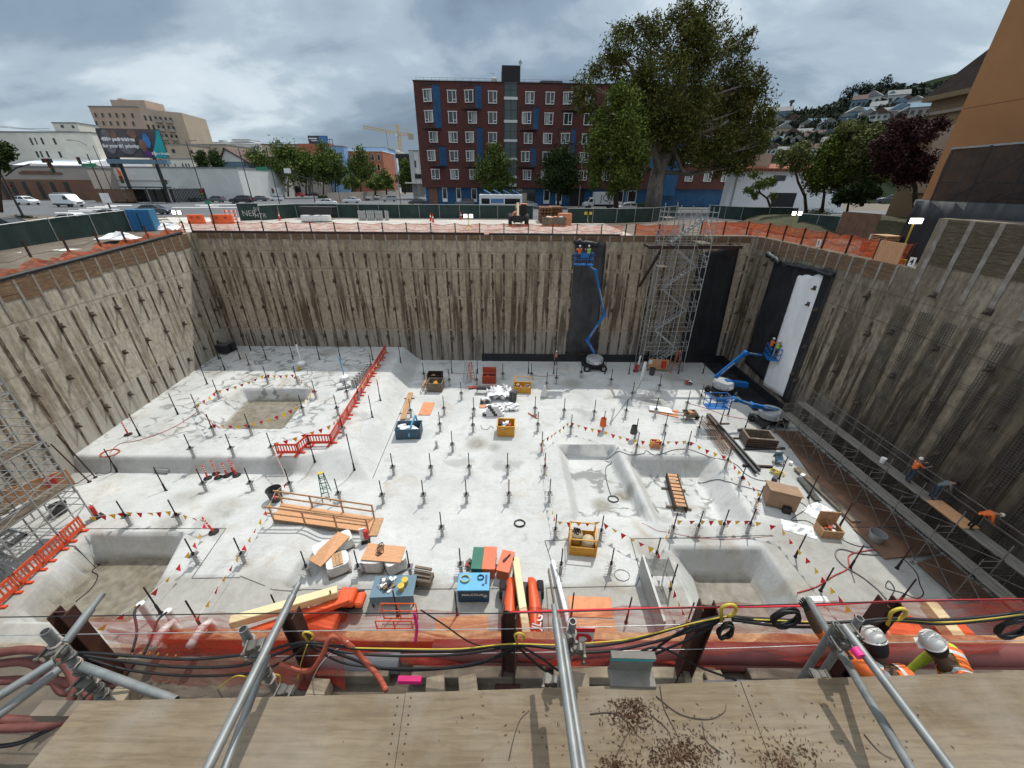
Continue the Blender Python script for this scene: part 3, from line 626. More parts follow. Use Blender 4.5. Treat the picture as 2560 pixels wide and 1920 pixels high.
def shed():
 r=block('shop_building','low taupe shop with brown lower wall and tall dark windows behind the white van',-140,417,213,122,26,M['taupe_wall'],par=.5)
 W,dp,H=r['dims']; zs=aty(100,449,122).z-r.location.z; b=MB(); b.box((W/2,-.12,zs/2),(W,.25,zs)); b.build('lower_wall',M['brown_wall'],r)
 for zx in (-60,20,110,215,340,455,575):
  p=aty(zx/3.456,460,122); q=MB(); q.box((p.x-r.location.x,-.28,zs*.5),(1.1,.12,zs*.8)); q.build('window',M['dark_glass'],r)
 p=aty(88,433,122);
 lettering('MATTRESS',2.0,M['rust_wall'],r,(p.x-r.location.x+1.5,-.1,p.z-r.location.z),(rad(90),0,0)) if False else None
 q=MB(); q.box((aty(95,428,122).x-r.location.x,-.15,aty(95,431,122).z-r.location.z),(9,.12,.8)); q.box((aty(102,433,122).x-r.location.x,-.15,aty(102,433,122).z-r.location.z),(12,.1,.5)); q.build('faded_sign',M['brown_wall'],r)
 r2=block('warehouse','long low white warehouse wall beneath the billboard',214,419,592,130,30,M['white_wall'],par=.3)
 W,dp,H=r2['dims']
 b=MB(); b.box((W*.33,-.1,H*.62),(17,.2,.25)); b.box((W*.33,-.1,H*.3),(15,.2,.2)); b.build('wall_rail',M['grey_wall'],r2)
 a=aty(22,398,140); c=aty(200,404,140); b=MB(); n=12
 pr=[(i/n*30, 2.4*math.sin(math.pi*i/n)) for i in range(n+1)]
 b.prism([(p,zz) for p,zz in pr]+[(30,-6),(0,-6)],0,c.x-a.x,'x');
 tag(b.build('metal_roof',M['roof_white'],loc=(a.x,140,a.z-1.6)),'bright white curved metal roof above the taupe shop','roof')
shed()
block('house','beige flat roofed block behind the right end of the billboard',408,362,476,165,18,M['beige_wall'],rects([(1480,597,1518,630),(1640,608,1672,635)]),frame=None)
block('house','pale low house with a row of windows below the beige block',406,398,480,150,10,M['cream_wall'],rects([(1412,718,1435,745),(1440,718,1462,745),(1508,722,1522,747),(1570,722,1590,750),(1598,722,1618,750),(1624,722,1642,750)]),frame=None)
block('house','plain sand coloured block behind the two dark cypresses',476,362,566,175,18,M['beige_wall'])
block('house','white roofed industrial block on the skyline left of the leafy street trees',512,360,660,230,25,M['white_wall'],roof=M['roof_white'])
block('rooftop_house','small white stair house on the far skyline roof',580,350,624,232,9,M['white_wall'],base=38)
def gable():
 a=aty(556,412,145); c=aty(618,412,145); pk=aty(562,372,145).z; W=c.x-a.x; bz=G-.2; e=aty(580,404,145).z-bz
 r=T('gabled_house','blue grey gabled house with white trimmed windows and brown roof','house',(a.x,145,bz))
 b=MB(); b.prism([(0,0),(W,0),(W,e),(W*.28,pk-bz),(0,e)],0,16,'y'); b.build('wall',M['slate_blue'],r)
 b=MB(); b.prism([(-.05,-.02+e),(W*.28,pk-bz),(W,e)],-.06,0,'y'); b.build('gable_end',M['white_wall'],r)
 b=MB(); b.bar((W*.28,-.3,pk-bz+.15),(W*.28,-.3,pk-bz+.16),.01); b.prism([(W*.28-.5,pk-bz),(W*.28,pk-bz+.35),(W+.8,e+.1),(W+.8,e-.3)],-.5,16.5,'y'); b.prism([(W*.28+.3,pk-bz+.1),(W*.28,pk-bz+.35),(-.9,e+.1),(-.9,e-.3)],-.5,16.5,'y'); b.build('roof',M['roof_brown'],r)
 for u,z in ((.2,.55),(.55,.55),(.85,.55),(.55,.2),(.85,.2)):
  f=MB(); f.box((W*u,-.08,e*z),(1.7,.16,2.3)); f=f.build('window',M['white_frame'],r); g=MB(); g.box((W*u,-.17,e*z),(1.2,.06,1.8)); g.build('pane',M['dark_glass'],f)
gable()
block('apartment_building','tan flat roofed building half hidden behind the leafy street trees',654,362,808,215,25,M['beige_wall'],roof=M['roof_brown'])
block('apartment_building','beige building behind the street trees with dark doorways',730,440,800,190,14,M['taupe_wall'],[(735,465,755,487),(768,462,780,487)],frame=None)
b1=block('apartment_building','light blue corner building with tall window strip',812,366,858,200,22,M['sky_blue_wall'],[(849,382,856,396),(849,404,856,418),(849,426,856,440)],frame='slate_blue')
block('apartment_building','orange and white row building between the two blue corner blocks',858,378,955,205,20,M['rust_wall'],[(868+i*15,386,876+i*15,400) for i in range(6)]+[(868+i*15,412,876+i*15,426) for i in range(6)]+[(868+i*15,435,876+i*15,448) for i in range(6)],frame='white_wall',roof=M['roof_white'])
block('apartment_building','bright blue corner building with white fins left of the dark netted tower base',908,369,962,220,18,M['sky_blue_wall'],[(952,380+i*14,958,389+i*14) for i in range(5)],frame='white_wall')
block('construction_shell','dark netted construction shell under the tower crane',967,385,1022,300,30,M['roof_black'],cat='building')
def whiteblk():
 r=block('townhouse','white and grey townhouse left of the brick apartment block',1022,378,1068,150,16,M['white_wall'],[(1033,402,1041,418),(1056,402,1064,418),(1035,433,1042,443),(1057,433,1064,443)],frame='grey_wall')
 W,dp,H=r['dims']
 for u in (.04,.5): q=MB(); q.box((W*u+.6,-.12,H*.55),(1.3,.3,H*.9)); q.build('grey_strip',M['grey_wall'],r)
 q=MB(); q.box((W*.4,-3,5.4),(W*1.1,6,.4)); q.build('canopy',M['cream_wall'],r)
 for i in range(3): q=MB(); q.box((W*(.35+.22*i),-.2,7.4),(1.6,.5,1.3)); q.build('dark_vent',M['roof_black'],r)
whiteblk()
for i in range(26):
 px=rnd(395,1010); Y=rnd(260,420); h=rnd(1,9); a=aty(px,452-h*1.2,Y); wd=rnd(9,22)
 hgt=aty(px,rnd(352,372) if px<660 else rnd(372,400),Y).z-G
 r=T('distant_building',f'distant {random.choice(["white","grey","tan","cream","brown"])} flat roofed building on the city skyline','building',(a.x,Y,G),0,'distant buildings on the left skyline')
 r['label']='distant low building on the city skyline left of the brick block'
 b=MB(); b.box((0,0,hgt/2),(wd,14,hgt)); b.box((wd*.2,0,hgt+.8),(wd*.25,4,1.6)); b.build('wall',M[random.choice(['white_wall','grey_wall','beige_wall','cream_wall','taupe_wall'])],r)
 b=MB()
 for k in range(int(wd/3)): b.box((-wd/2+1.8+k*3,-7.03,hgt-2.2),(1.3,.08,1.5))
 b.build('windows_strip' if 0 else 'window_band',M['dark_glass'],r)
def billboard():
 Y=112; a=aty(229,320,Y); bz=aty(252,393,Y).z; c=aty(408,393,Y); r=T('billboard','large roadside billboard reading 400+ pediatricians for your #1 priority','billboard',(a.x+.8,Y,G),rad(6))
 W=(c.x-a.x)*.955; z1=a.z-G; z0=bz-G; h=z1-z0
 mat('ad_dark',(.045,.045,.052),.5,.7,.35,0,0,(.11,.10,.10),.5); mat('ad_teal',(.015,.33,.36),.45,.2,.2); mat('ad_skin',(.21,.115,.08),.6,.4,.6); mat('ad_blue',(.05,.18,.45),.5,.3,.6); mat('ad_purple',(.10,.03,.16),.5,.3,.8); mat('ad_grey',(.16,.15,.16),.5,.4,.5)
 b=MB(); b.box((W/2,.3,z0+h/2),(W,.5,h)); b.build('panel',M['ad_dark'],r)
 b=MB(); b.box((W/2,-.1,z0-.9),(W*.98,1.4,1.0)); b.build('catwalk',M['slate_blue'],r)
 b=MB(); b.box((W*.02,1.4,z0+h*.3),(1.0,2.5,h*1.3)); b.build('back_frame',M['dark_metal'],r)
 def blob(mx,my,rx,rz_,mt,d):
  q=MB(); q.prism([(W*mx+W*rx*math.cos(t*.3142)*(1+.12*math.sin(t*2.1)),z0+h*my+h*rz_*math.sin(t*.3142)) for t in range(20)],-d,.02,'y'); q.build('picture',mt,r)
 blob(.13,.55,.10,.42,M['ad_grey'],.05); blob(.24,.80,.055,.16,M['ad_skin'],.06); blob(.40,.42,.15,.30,M['ad_grey'],.045); blob(.66,.42,.055,.22,M['ad_skin'],.075); blob(.745,.6,.055,.26,M['ad_blue'],.06); blob(.70,.14,.07,.13,M['ad_purple'],.08); blob(.55,.82,.07,.16,M['ad_skin'],.05)
 q=MB(); q.prism([(W-.05,z0+.05),(W-.05,z0+h*.97),(W*.955,z0+h*.95),(W*.92,z0+h*.72),(W*.87,z0+h*.5),(W*.80,z0+h*.25),(W*.775,z0+.05)],-.10,.02,'y'); q.build('picture',M['ad_teal'],r)
 lettering('400+ pediatricians',h*.165,M['white_paint'],r,(W*.30,-.1,z0+h*.63),(rad(90),0,0),bold=.07); lettering('for your #1 priority.',h*.165,M['white_paint'],r,(W*.31,-.1,z0+h*.40),(rad(90),0,0),bold=.05)
 lettering('Sutter Health',h*.12,M['white_paint'],r,(W*.905,-.14,z0+h*.15),(rad(90),0,0),bold=.03)
 q=MB(); q.box((W*.808,-.13,z0+h*.15),(.35,.04,.95)); q.box((W*.808,-.13,z0+h*.15),(.95,.045,.35)); q.build('emblem',M['white_paint'],r)
 for u in (.13,.73): q=MB(); q.cyl((W*u,.9,0),(W*u,.9,z0),.42,n=10); q.build('post',M['dark_metal'],r)
 Y=210; a=aty(769,339,Y); c=aty(822,362,Y); r=T('billboard','small dark blue billboard on the distant rooftop behind the trees','billboard',(a.x,Y,c.z),0)
 W=c.x-a.x; h=a.z-c.z; b=MB(); b.box((W/2,0,h/2),(W,.4,h)); b.build('panel',M['ad_dark'],r); b=MB(); b.prism([(W*.45,.1),(W*.98,.1),(W*.98,h-.2),(W*.6,h-.2)],-.26,-.2,'y'); b.build('picture',M['ad_blue'],r)
 b=MB(); b.box((W*.25,-.24,h*.68),(W*.4,.04,h*.14)); b.box((W*.3,-.24,h*.45),(W*.3,.04,h*.1)); b.build('picture_line',M['white_paint'],r)
 b=MB();
 for u in (.1,.5,.9): b.bar((W*u,.4,0),(W*u,.4,-9),.4)
 for u in (1.05,1.2): b.bar((W*u,.4,-3),(W*u,.4,h*.7),.2)
 b.bar((W,.4,h*.6),(W*1.2,.4,h*.6),.2); b.bar((W,.4,h*.1),(W*1.2,.4,h*.1),.2); b.build('post',M['dark_metal'],r)
 q=MB(); p=aty(786,368,Y+4); q.box((p.x+2,Y+4,p.z-10),(15,10,22)); tag(q.build('brick_building',M['rust_wall']),'rust red block under the distant dark blue billboard','building')
billboard()
def crane():
 Y=420; b0=aty(1003,395,Y); tp=aty(997,311,Y); r=T('tower_crane','yellow tower crane with a long jib far behind the brick block','crane',(b0.x,Y,b0.z-10))
 mat('crane_yellow',(.55,.40,.18),.6,.1); h=tp.z-b0.z+10
 def lat(nm,a,c,w_):
  a=V(a);c=V(c); q=MB(); d=(c-a); n=max(4,int(d.length/3.2)); up=V((0,0,1)) if abs(d.normalized().z)<.8 else V((1,0,0)); sx=d.normalized().cross(up).normalized(); sy=sx.cross(d.normalized())
  cs=[sx*i*w_/2+sy*j*w_/2 for i,j in((-1,-1),(1,-1),(1,1),(-1,1))]
  for k in cs: q.bar(a+k,c+k,.42)
  for i in range(n):
   p=a+d*(i/n); e=a+d*((i+1)/n)
   for k in range(4): q.bar(p+cs[k],e+cs[(k+1)%4],.24)
  return q.build(nm,M['crane_yellow'],r)
 zj=aty(1003,334,Y).z-b0.z+10
 lat('mast',(0,0,0),(0,0,zj),2.2); e1=aty(907,317,Y)-V(r.location); e2=aty(1030,337,Y)-V(r.location)
 lat('jib',(0,0,zj),(e1.x,0,e1.z),1.9); lat('counter_jib',(0,0,zj),(e2.x,0,e2.z),1.9); lat('cat_head',(0,0,zj),(-.6,0,h),1.6)
 q=MB(); q.box((e2.x-1,0,e2.z-1.5),(5,2.5,4)); q.build('counterweight',M['taupe_wall'],r)
 q=MB(); q.bar((-.6,0,h),(e1.x*.62,0,e1.z*.62+zj*.38+1),.3); q.bar((-.6,0,h),(e2.x,0,e2.z+1),.3); q.build('tie_rod',M['crane_yellow'],r)
 q=MB(); q.bar((e1.x*.35,0,zj+2),(e1.x*.35,0,zj-26),.22); q.build('hoist_rope',M['dark_metal'],r)
 q=MB(); q.box((-1.5,-1.6,zj-1),(2,2,3)); q.build('cab',M['white_wall'],r)
crane()
def right_side():
 Y=88; a=aty(1836,432,Y);
 r=block('white_shop','white walled shop with a red tiled roof edge and a dark garage door',1833,424,2140,Y,2.2,M['roof_white'],[(1935,438,1962,452)],frame=None)
 W,dp,H=r['dims']
 n=60; b=MB()
 for i in range(n): u=-.4+(W+.8)*i/n; b.cyl((u,-.9,H-.1),(u,.8,H+.75),.33,n=6)
 mat('roof_tile',(.33,.12,.075),.85,.35,1.5); b.build('tiled_eave',M['roof_tile'],r)
 p=aty(1940,482,Y); q=aty(1988,510,Y); b=MB(); b.box(((p.x+q.x)/2-a.x,-.06,(p.z-G+.2)/2),(q.x-p.x,.2,p.z-G+.2)); b.build('garage_door',M['roof_black'],r)
 b=MB(); b.box((1.2,-.1,H*.5),(.22,.22,H-1)); b.build('downpipe',M['grey_wall'],r)
 b=MB(); b.box((W*.22,1.2,H+1.4),(3,3,2.6)); b.build('chimney',M['tan_wall'],r)
 X=31.0; ya=32.5; r=T('orange_building','tall plain orange rendered building with faint panel joints at the right edge','building',(X,ya,17.05))
 s=Sh('orange_render'); v=s.obj(); n=s.noise(v,.25,5,.6); f=s.noise(v,22,4,.7); c=s.mix(s.ramp(n,[(.3,0),(.7,1)]),(.33,.155,.062),(.40,.195,.08)); c=s.mix(s.ramp(f,[(.4,.25),(.6,0)]),c,(.24,.11,.045)); s.bump(f,.5,.03); om=s.fin(c,.9)
 zb=.85; zt=46; b=MB()
 nz=8; ny=5; hh=(zt-zb)/nz; ww=44/ny
 for j in range(nz):
  for i in range(ny): b.box((7.5,-(i+.5)*ww,zb+(j+.5)*hh),(15,ww-(0 if i<ny else 0)-.02,hh-.025))
 b.build('wall',om,r)
 b=MB(); b.box((7.45,-22,zt/2),(14.8,43.9,zt)); b.build('joint_backing',M['brown_wall'],r)
 b=MB(); b.box((7.4,-22,zb-.2),(15.3,44.4,.38)); b.build('base_band',M['grey_wall'],r)
 p=atx(2560,372,X-2);
 X2=X-2.2; y0=atx(2375,385,X2).y; zt2=atx(2375,372,X2).z; r=T('netted_scaffold','dark debris netting on a scaffold in front of the orange building','scaffold',(X2,y0,17.05))
 s=Sh('dark_netting'); v=s.obj(); n=s.noise(v,1.2,4); tr=s.new('ShaderNodeBsdfTransparent'); ms=s.new('ShaderNodeMixShader'); s.put(ms.inputs[0],s.ramp(n,[(.3,.80),(.7,.93)])); s.fin((.018,.016,.016),.9); s.L(tr.outputs[0],ms.inputs[1]); s.L(s.b.outputs[0],ms.inputs[2]); s.L(ms.outputs[0],s.out.inputs[0]); M['dark_netting']=s.m
 h=zt2-17.05; b=MB(); b.sheet([[(0+.06*math.sin(i*1.7+j),-i*.8,h*j/6) for j in range(7)] for i in range(24)]); b.build('netting',M['dark_netting'],r,fix=False)
 b=MB(); b.bar((0,.1,h),(0,-19,h),.1); b.bar((0,.1,0.1),(0,-19,.1),.1)
 for i in range(9): b.cyl((.12,-i*2.3,0),(.12,-i*2.3,h),.04); b.cyl((1.6,-i*2.3,0),(1.6,-i*2.3,h),.04); b.bar((.1,-i*2.3,h*.5),(1.6,-i*2.3,h*.5),.05)
 for i in range(5): b.bar((.2,-i*2.3,0),(.2,-(i+2)*2.3,h*.9),.05)
 b.build('frame',M['grey_metal'],r)
 b=MB()
 for i in range(9): b.box((1.0,-3.2-i*.34,.25+i*.28),(1.1,.34,.07))
 b.build('stair_flight',M['grey_metal'],r)
 b=MB(); b.box((1.0,-11,h*.48),(1.5,15,.06)); b.build('deck',M['lagging_wood'],r)
 f=MB(); f.box((2.05,-7,h*.62),(.1,1.5,2.6)); f=f.build('window',M['grey_wall'],r); g=MB(); g.box((1.98,-7,h*.62),(.06,1.1,2.2)); g.build('pane',M['dark_glass'],f)
 b=MB(); yA=atx(2300,490,28).y
 g=[[V((27.9+.12*math.sin(i*2.3)+j*-.06,yA-i*.55,17.9-j*1.15+(.1*math.sin(i*1.9) if j else 0))) for j in range(5)] for i in range(16)]
 b.sheet(g); tag(b.build('tarpaulin',M['black_membrane'],smooth=True,solid=.02),'black tarpaulin draped down the bank below the orange building','tarpaulin')
 X=50; y1=atx(2312,300,X).y; zt=atx(2312,258,X).z; r=T('old_stone_building','old sandstone building with cornice and dark pitched roof behind the purple tree','building',(X,y1,14))
 H=zt-14; b=MB(); b.box((7,-12,H/2),(14,24,H)); b.build('wall',mat('sandstone',(.24,.175,.105),.9,.12,.3),r)
 b=MB(); b.box((7,-12,H+.25),(15.4,25.4,.5)); b.build('cornice',M['sandstone'],r)
 b=MB(); b.box((7,-12,H-1.3),(14.5,24.5,.3)); b.build('string_course',M['taupe_wall'],r)
 b=MB(); b.prism([(-.7,H+.5),(6,H+6.5),(8,H+6.5),(14.7,H+.5)],-24.5,.5,'y'); b.build('roof',mat('roof_dull',(.028,.024,.022),1,.2,1,0,0,None,.5,0),r)
 b=MB(); b.box((-.08,-7,H*.55),(.16,9,H*.5)); b.build('blank_panel',M['tan_wall'],r)
right_side()
b=MB(); g=[]
for j in range(9):
 row=[]
 for i in range(12):
  x=29+i*2.2; y=41.5+j*2.0; row.append((x,y,14.2+1.2*sstep((y-42)/5)*sstep((x-29.5)/5)+rnd(-.06,.06)))
 g.append(row)
b.sheet(g); mat('dry_grass',(.045,.042,.016),.95,.5,1.4,0,.6,(.02,.024,.009),.5); tag(b.build('terrain',M['dry_grass'],smooth=True),kind='structure')
def hz(x,y):
 r_=x/max(y,1); A=min(70,max(0,178*(r_-.2)))+max(0,r_-.56)*120
 k=min(1,max(0,(y-150)/350)); return 14.0+A*k*(1-.25*min(1,max(0,(y-500)/300)))
def athill(px,py):
 d=ray(px,py); t=150
 while t<900:
  p=CAM+d*(t/d.y)
  if p.z<=hz(p.x,p.y): return p
  t+=2.0
 return CAM+d*(480/d.y)
def hill():
 b=MB(); g=[]
 for j in range(50):
  y=140+j*14; g.append([(y*(.18+i*.03),y,hz(y*(.18+i*.03),y)-.3+rnd(-.4,.4)) for i in range(44)])
 b.sheet(g); mat('hill_green',(.016,.022,.013),1,.5,.03,0,0,(.05,.05,.045),.35,0); tag(b.build('hills',M['hill_green'],smooth=True),kind='structure')
 cs=[('pale blue','slate_blue'),('white','white_wall'),('cream','cream_wall'),('grey','grey_wall'),('tan','beige_wall'),('white','roof_white'),('taupe','taupe_wall')]
 rf=['roof_grey','roof_brown','roof_grey','slate_blue']
 spots=[(1950,300),(1980,322),(2012,330),(2035,325),(1950,345),(1975,352),(2000,348),(1945,366),(1990,368),(2030,358),(2062,330),(2068,350),(2070,368),(2085,352),(2130,303),(2150,300),(2172,302),(2195,300),(2215,296),(2240,292),(2262,294),(2140,276),(2175,268),(2215,266),(2235,264),(2260,275),(2285,276),(2295,292),(2110,312),(1935,385),(1960,392),(1985,388),(2010,380),(2040,382),(1930,328),(2240,278),(2190,282)]
 for i,(px,py) in enumerate(spots):
  p=athill(px,py); nm,mt=cs[i%7]; wd=rnd(9,14)*p.y/380; dp=9*p.y/380; h=rnd(6,9)*p.y/380; rz=-math.atan2(p.x,p.y)+rnd(-.35,.35)
  r=T('hillside_house',f'{nm} hillside house','house',(p.x,p.y,p.z-2),rz,'houses on the hillside'); r['label']='small gabled house among the trees on the right hillside'
  b=MB(); b.box((0,0,h/2),(wd,dp,h)); b.build('wall',M[mt],r)
  b=MB()
  if i%3: b.prism([(-wd/2-.5,h-.1),(wd/2+.5,h-.1),(0,h+wd*.33)],-dp/2-.5,dp/2+.5,'y')
  else: b.prism([(-dp/2-.5,h-.1),(dp/2+.5,h-.1),(0,h+dp*.4)],-wd/2-.4,wd/2+.4,'x')
  b.build('roof',M[rf[i%4]],r)
  for k in range(3):
   b=MB(); b.box((-wd/2+wd*(k+.5)/3,-dp/2-.05,h*.62),(wd*.16,.2,h*.28)); b.build('window',M['dark_glass'],r)
 p=athill(1972,283); r=T('hilltop_tower','slender tower on the far hilltop skyline','tower',(p.x,p.y,p.z)); b=MB(); s_=mpp(1972,283,p.y); b.cyl((0,0,-3),(0,0,26*s_),3.2*s_,2.4*s_); b.box((0,0,24*s_),(8*s_,8*s_,5*s_)); b.build('shaft',M['roof_brown'],r)
hill()
# ================================================================ trees and plants
leafm('leaf_olive',(.028,.036,.009),(.090,.098,.022),(.20,.19,.055)); leafm('leaf_green',(.035,.06,.010),(.10,.14,.026),(.19,.22,.055)); leafm('leaf_dark',(.012,.024,.010),(.034,.056,.018),(.07,.095,.03))
leafm('leaf_street',(.035,.065,.014),(.095,.135,.032),(.18,.21,.06)); leafm('leaf_purple',(.020,.008,.010),(.050,.022,.026),(.10,.055,.055)); leafm('leaf_grey',(.012,.018,.012),(.030,.040,.026),(.06,.07,.045)); leafm('leaf_light',(.05,.075,.015),(.13,.15,.045),(.28,.28,.16))
mat('bark_pale',(.27,.24,.205),.9,.35,3,0,.6,(.10,.085,.07),.5,stretch=(3,3,.6)); mat('bark_dark',(.065,.05,.038),.9,.35,3,0,.5)
def leaves(name,pts,size,mt,parent,asp=.5,droop=0):
 n=len(pts); P=np.asarray(pts,float)
 a=RNG.normal(size=(n,3)); a[:,2]-=droop; a/=np.linalg.norm(a,axis=1)[:,None]
 b=RNG.normal(size=(n,3)); b-=a*(a*b).sum(1)[:,None]; b/=np.linalg.norm(b,axis=1)[:,None]
 s=size*RNG.uniform(.6,1.4,(n,1)); a=a*s; b=b*s*asp
 Vv=np.stack([P-a,P+b*.9-a*.1,P+a,P-b*.9+a*.1],1).reshape(-1,3)
 me=bpy.data.meshes.new(name); me.vertices.add(4*n); me.vertices.foreach_set('co',Vv.ravel()); me.loops.add(4*n); me.loops.foreach_set('vertex_index',np.arange(4*n,dtype=np.int32))
 me.polygons.add(n); me.polygons.foreach_set('loop_start',np.arange(0,4*n,4,dtype=np.int32)); me.polygons.foreach_set('loop_total',np.full(n,4,dtype=np.int32)); me.update(); me.validate()
 me.materials.append(mt); o=bpy.data.objects.new(name,me); COL.objects.link(o); o.parent=parent; return o
def cloud(blobs,n,sub=11,k=.30):
 w_=np.array([r**2.2 for _,r in blobs]); w_/=w_.sum(); out=[]
 for (c,r),q in zip(blobs,w_):
  m=max(12,int(n*q)); S=[]
  for _ in range(sub):
   d=RNG.normal(size=3); d/=np.linalg.norm(d); d[2]=d[2]*.85+.1; S.append(np.array(c)+d*r*RNG.uniform(.45,.95))
  S=np.array(S); idx=RNG.integers(0,sub,m); out.append(S[idx]+RNG.normal(size=(m,3))*r*k)
 return np.concatenate(out)
def tree(label,base,Y,blobs,n,leaf,lm,wood,trunk,tr,limbs=True,sub=11,k=.30,asp=.5,droop=0,name='tree',cat='tree',dj=.5,extra=(),group=None):
 """blobs in picture measure (px,py,radius) at distance Y, given real depth scatter"""
 B=aty(*base,Y); B.z=max(13.0,B.z); r=T(name,label,cat,B,0,group)
 bl_=[]
 for (px,py,rr) in blobs:
  s_=mpp(px,py,Y); y=Y+rnd(-dj,dj)*rr*s_*2; p=aty(px,py,y); bl_.append((tuple(p-B),rr*s_*1.02))
 T_=[aty(px,py,Y)-B for px,py in trunk]; T_[0].z-=.4
 q=MB(); k_=len(T_); q.tube(T_,[tr*(1-.55*i/(k_-1)) for i in range(k_)],9)
 if limbs:
  for c,rr in bl_:
   c=V(c); i=min(range(1,k_),key=lambda j:(T_[j]-c).length+(0 if T_[j].z<c.z+.5 else 50)); a=T_[i]; m_=a.lerp(c,.5)+V((0,0,-.06*(c-a).length)); t0=tr*.2
   q.tube([a,m_,c],[t0,t0*.6,t0*.2],5)
   for _ in range(3): q.tube([m_.lerp(c,rnd(.2,.9)),c+V((rnd(-1,1),rnd(-1,1),rnd(-.3,1)))*rr*.8],[t0*.25,t0*.06],4,cap=False)
 for L_ in extra: q.tube([aty(px,py,Y-1.5)-B for px,py,_ in L_],[w_ for _,_,w_ in L_],7)
 q.build('trunk',wood,r,smooth=True)
 leaves('crown',cloud(bl_,n,sub,k),leaf,lm,r,asp,droop); return r
tree('giant olive green eucalyptus with pale leaning trunk before the brick block',(1632,522),84,
 [(1700,45,42),(1760,42,42),(1640,70,36),(1560,85,34),(1545,125,38),(1620,125,48),(1700,115,55),(1785,105,45),(1845,125,38),(1878,88,16),(1505,172,36),(1580,185,55),(1660,190,60),(1750,190,60),(1830,190,46),(1885,205,30),(1462,222,32),(1455,255,28),(1480,285,28),(1560,250,50),(1640,270,60),(1730,270,65),(1810,270,60),(1880,265,46),(1915,285,26),(1705,345,58),(1785,355,60),(1850,345,50),(1898,320,36),(1745,395,40),(1805,400,40),(1842,385,32),(1655,345,40),(1615,305,45),(1690,400,28),(1720,30,25),(1690,300,50),(1655,330,42),(1860,402,36),(1800,425,26),(1905,362,26),(1835,418,22),(1745,95,40),(1600,60,18),(1860,230,40)],
 66000,.30,M['leaf_olive'],M['bark_pale'],[(1632,522),(1638,470),(1645,430),(1662,392),(1684,352),(1700,310),(1706,240),(1708,160)],1.6,sub=16,k=.22,asp=.34,
 extra=([(1675,375,.75),(1700,345,.62),(1745,336,.48),(1800,318,.28),(1822,300,.1)],[(1690,352,.5),(1740,325,.35),(1775,305,.2)],[(1645,430,.7),(1630,330,.6),(1606,235,.45),(1580,170,.3),(1540,130,.12)],[(1640,300,.3),(1655,250,.25),(1670,200,.12)],[(1680,362,.38),(1695,400,.3),(1708,430,.2),(1728,432,.06)]))
tree('bright green medium tree standing in front of the giant eucalyptus',(1541,520),78,[(1560,255,38),(1530,305,46),(1580,310,40),(1510,365,42),(1570,375,48),(1500,415,36),(1560,435,40),(1598,400,26),(1488,455,22),(1590,450,24),(1540,470,26),(1545,235,24)],16000,.26,M['leaf_green'],M['bark_dark'],[(1541,522),(1540,480),(1538,420),(1545,330)],.5,sub=13,k=.24)
tree('round yellowish green street tree in front of the brick stair strip',(1229,503),98,[(1235,382,22),(1215,408,22),(1255,412,24),(1208,443,24),(1240,440,28),(1264,450,22),(1225,468,16),(1246,470,16)],7000,.27,M['leaf_street'],M['bark_dark'],[(1229,506),(1226,482),(1232,440)],.3)
tree('dark round street tree by the blue ground floor of the brick block',(1395,505),97,[(1405,392,28),(1380,412,26),(1426,416,26),(1368,448,24),(1405,450,32),(1436,448,20),(1385,470,18),(1420,470,18)],7500,.27,M['leaf_dark'],M['bark_dark'],[(1395,508),(1397,480),(1402,430)],.3)
SG='street trees on the left side street'
for lb,base,Y,bl_,n in (('leftmost broad green street tree beside the gabled house',(640,490),150,[(625,418,24),(640,393,22),(662,420,24),(650,443,24),(620,443,20)],4500),
  ('tallest green street tree in the left row, peaked crown',(720,488),152,[(718,378,26),(700,398,28),(735,408,28),(715,435,30),(690,440,20)],5000),
  ('green street tree between the tall peaked one and the narrow pair',(765,486),156,[(758,398,22),(774,415,22),(765,438,24)],3500),
  ('narrow tall green street tree left of its narrower twin',(808,484),165,[(806,378,17),(796,402,20),(820,408,22),(802,438,22),(824,438,20)],4000),
  ('narrowest green street tree at the right end of the left row',(838,482),168,[(835,395,16),(845,418,18),(838,442,18)],2600),
  ('twin peaked dark green street tree before the bright blue corner building',(902,480),170,[(900,388,18),(887,412,20),(916,416,22),(895,440,24),(922,442,20)],4500),
  ('low round tree beside the grey slatted car park fence',(880,482),140,[(880,455,14),(868,460,11),(892,460,11)],1500),
  ('small round tree in the middle of the car park edge',(938,484),140,[(940,458,14),(928,462,11),(952,462,11)],1500),
  ('green conical tree by the car park lamp post',(966,484),150,[(966,440,13),(960,456,15),(974,460,14)],1600),
  ('tall green tree partly hidden left of the white and grey townhouse',(1012,482),155,[(1012,415,12),(1018,432,14),(1006,450,16),(1020,455,14)],2200)):
 tree(lb,base,Y,bl_,n,.42,M['leaf_street'],M['bark_dark'],[base,(base[0],base[1]-22),(base[0]+2,base[1]-50)],.3,group=SG)
tree('left one of two dark columnar cypresses behind the white wall',(503,420),140,[(503,386,8),(500,398,11),(505,410,12),(508,420,11)],1800,.35,M['leaf_dark'],M['bark_dark'],[(503,432),(503,420),(503,400)],.3,cat='cypress',name='cypress',k=.36)
tree('right one of two dark columnar cypresses behind the white wall',(538,420),140,[(537,384,9),(535,398,12),(540,410,13),(543,420,11)],1900,.35,M['leaf_dark'],M['bark_dark'],[(538,432),(538,420),(538,400)],.3,cat='cypress',name='cypress',k=.36)
tree('dark tree cut off by the left picture edge above the signal mast',(-2,520),60,[(4,372,20),(14,388,14),(-4,400,20),(10,414,13),(-10,380,20)],3500,.2,M['leaf_dark'],M['bark_dark'],[(-2,522),(-2,470),(0,420)],.25)
RG='trees on the bank right of the pit'
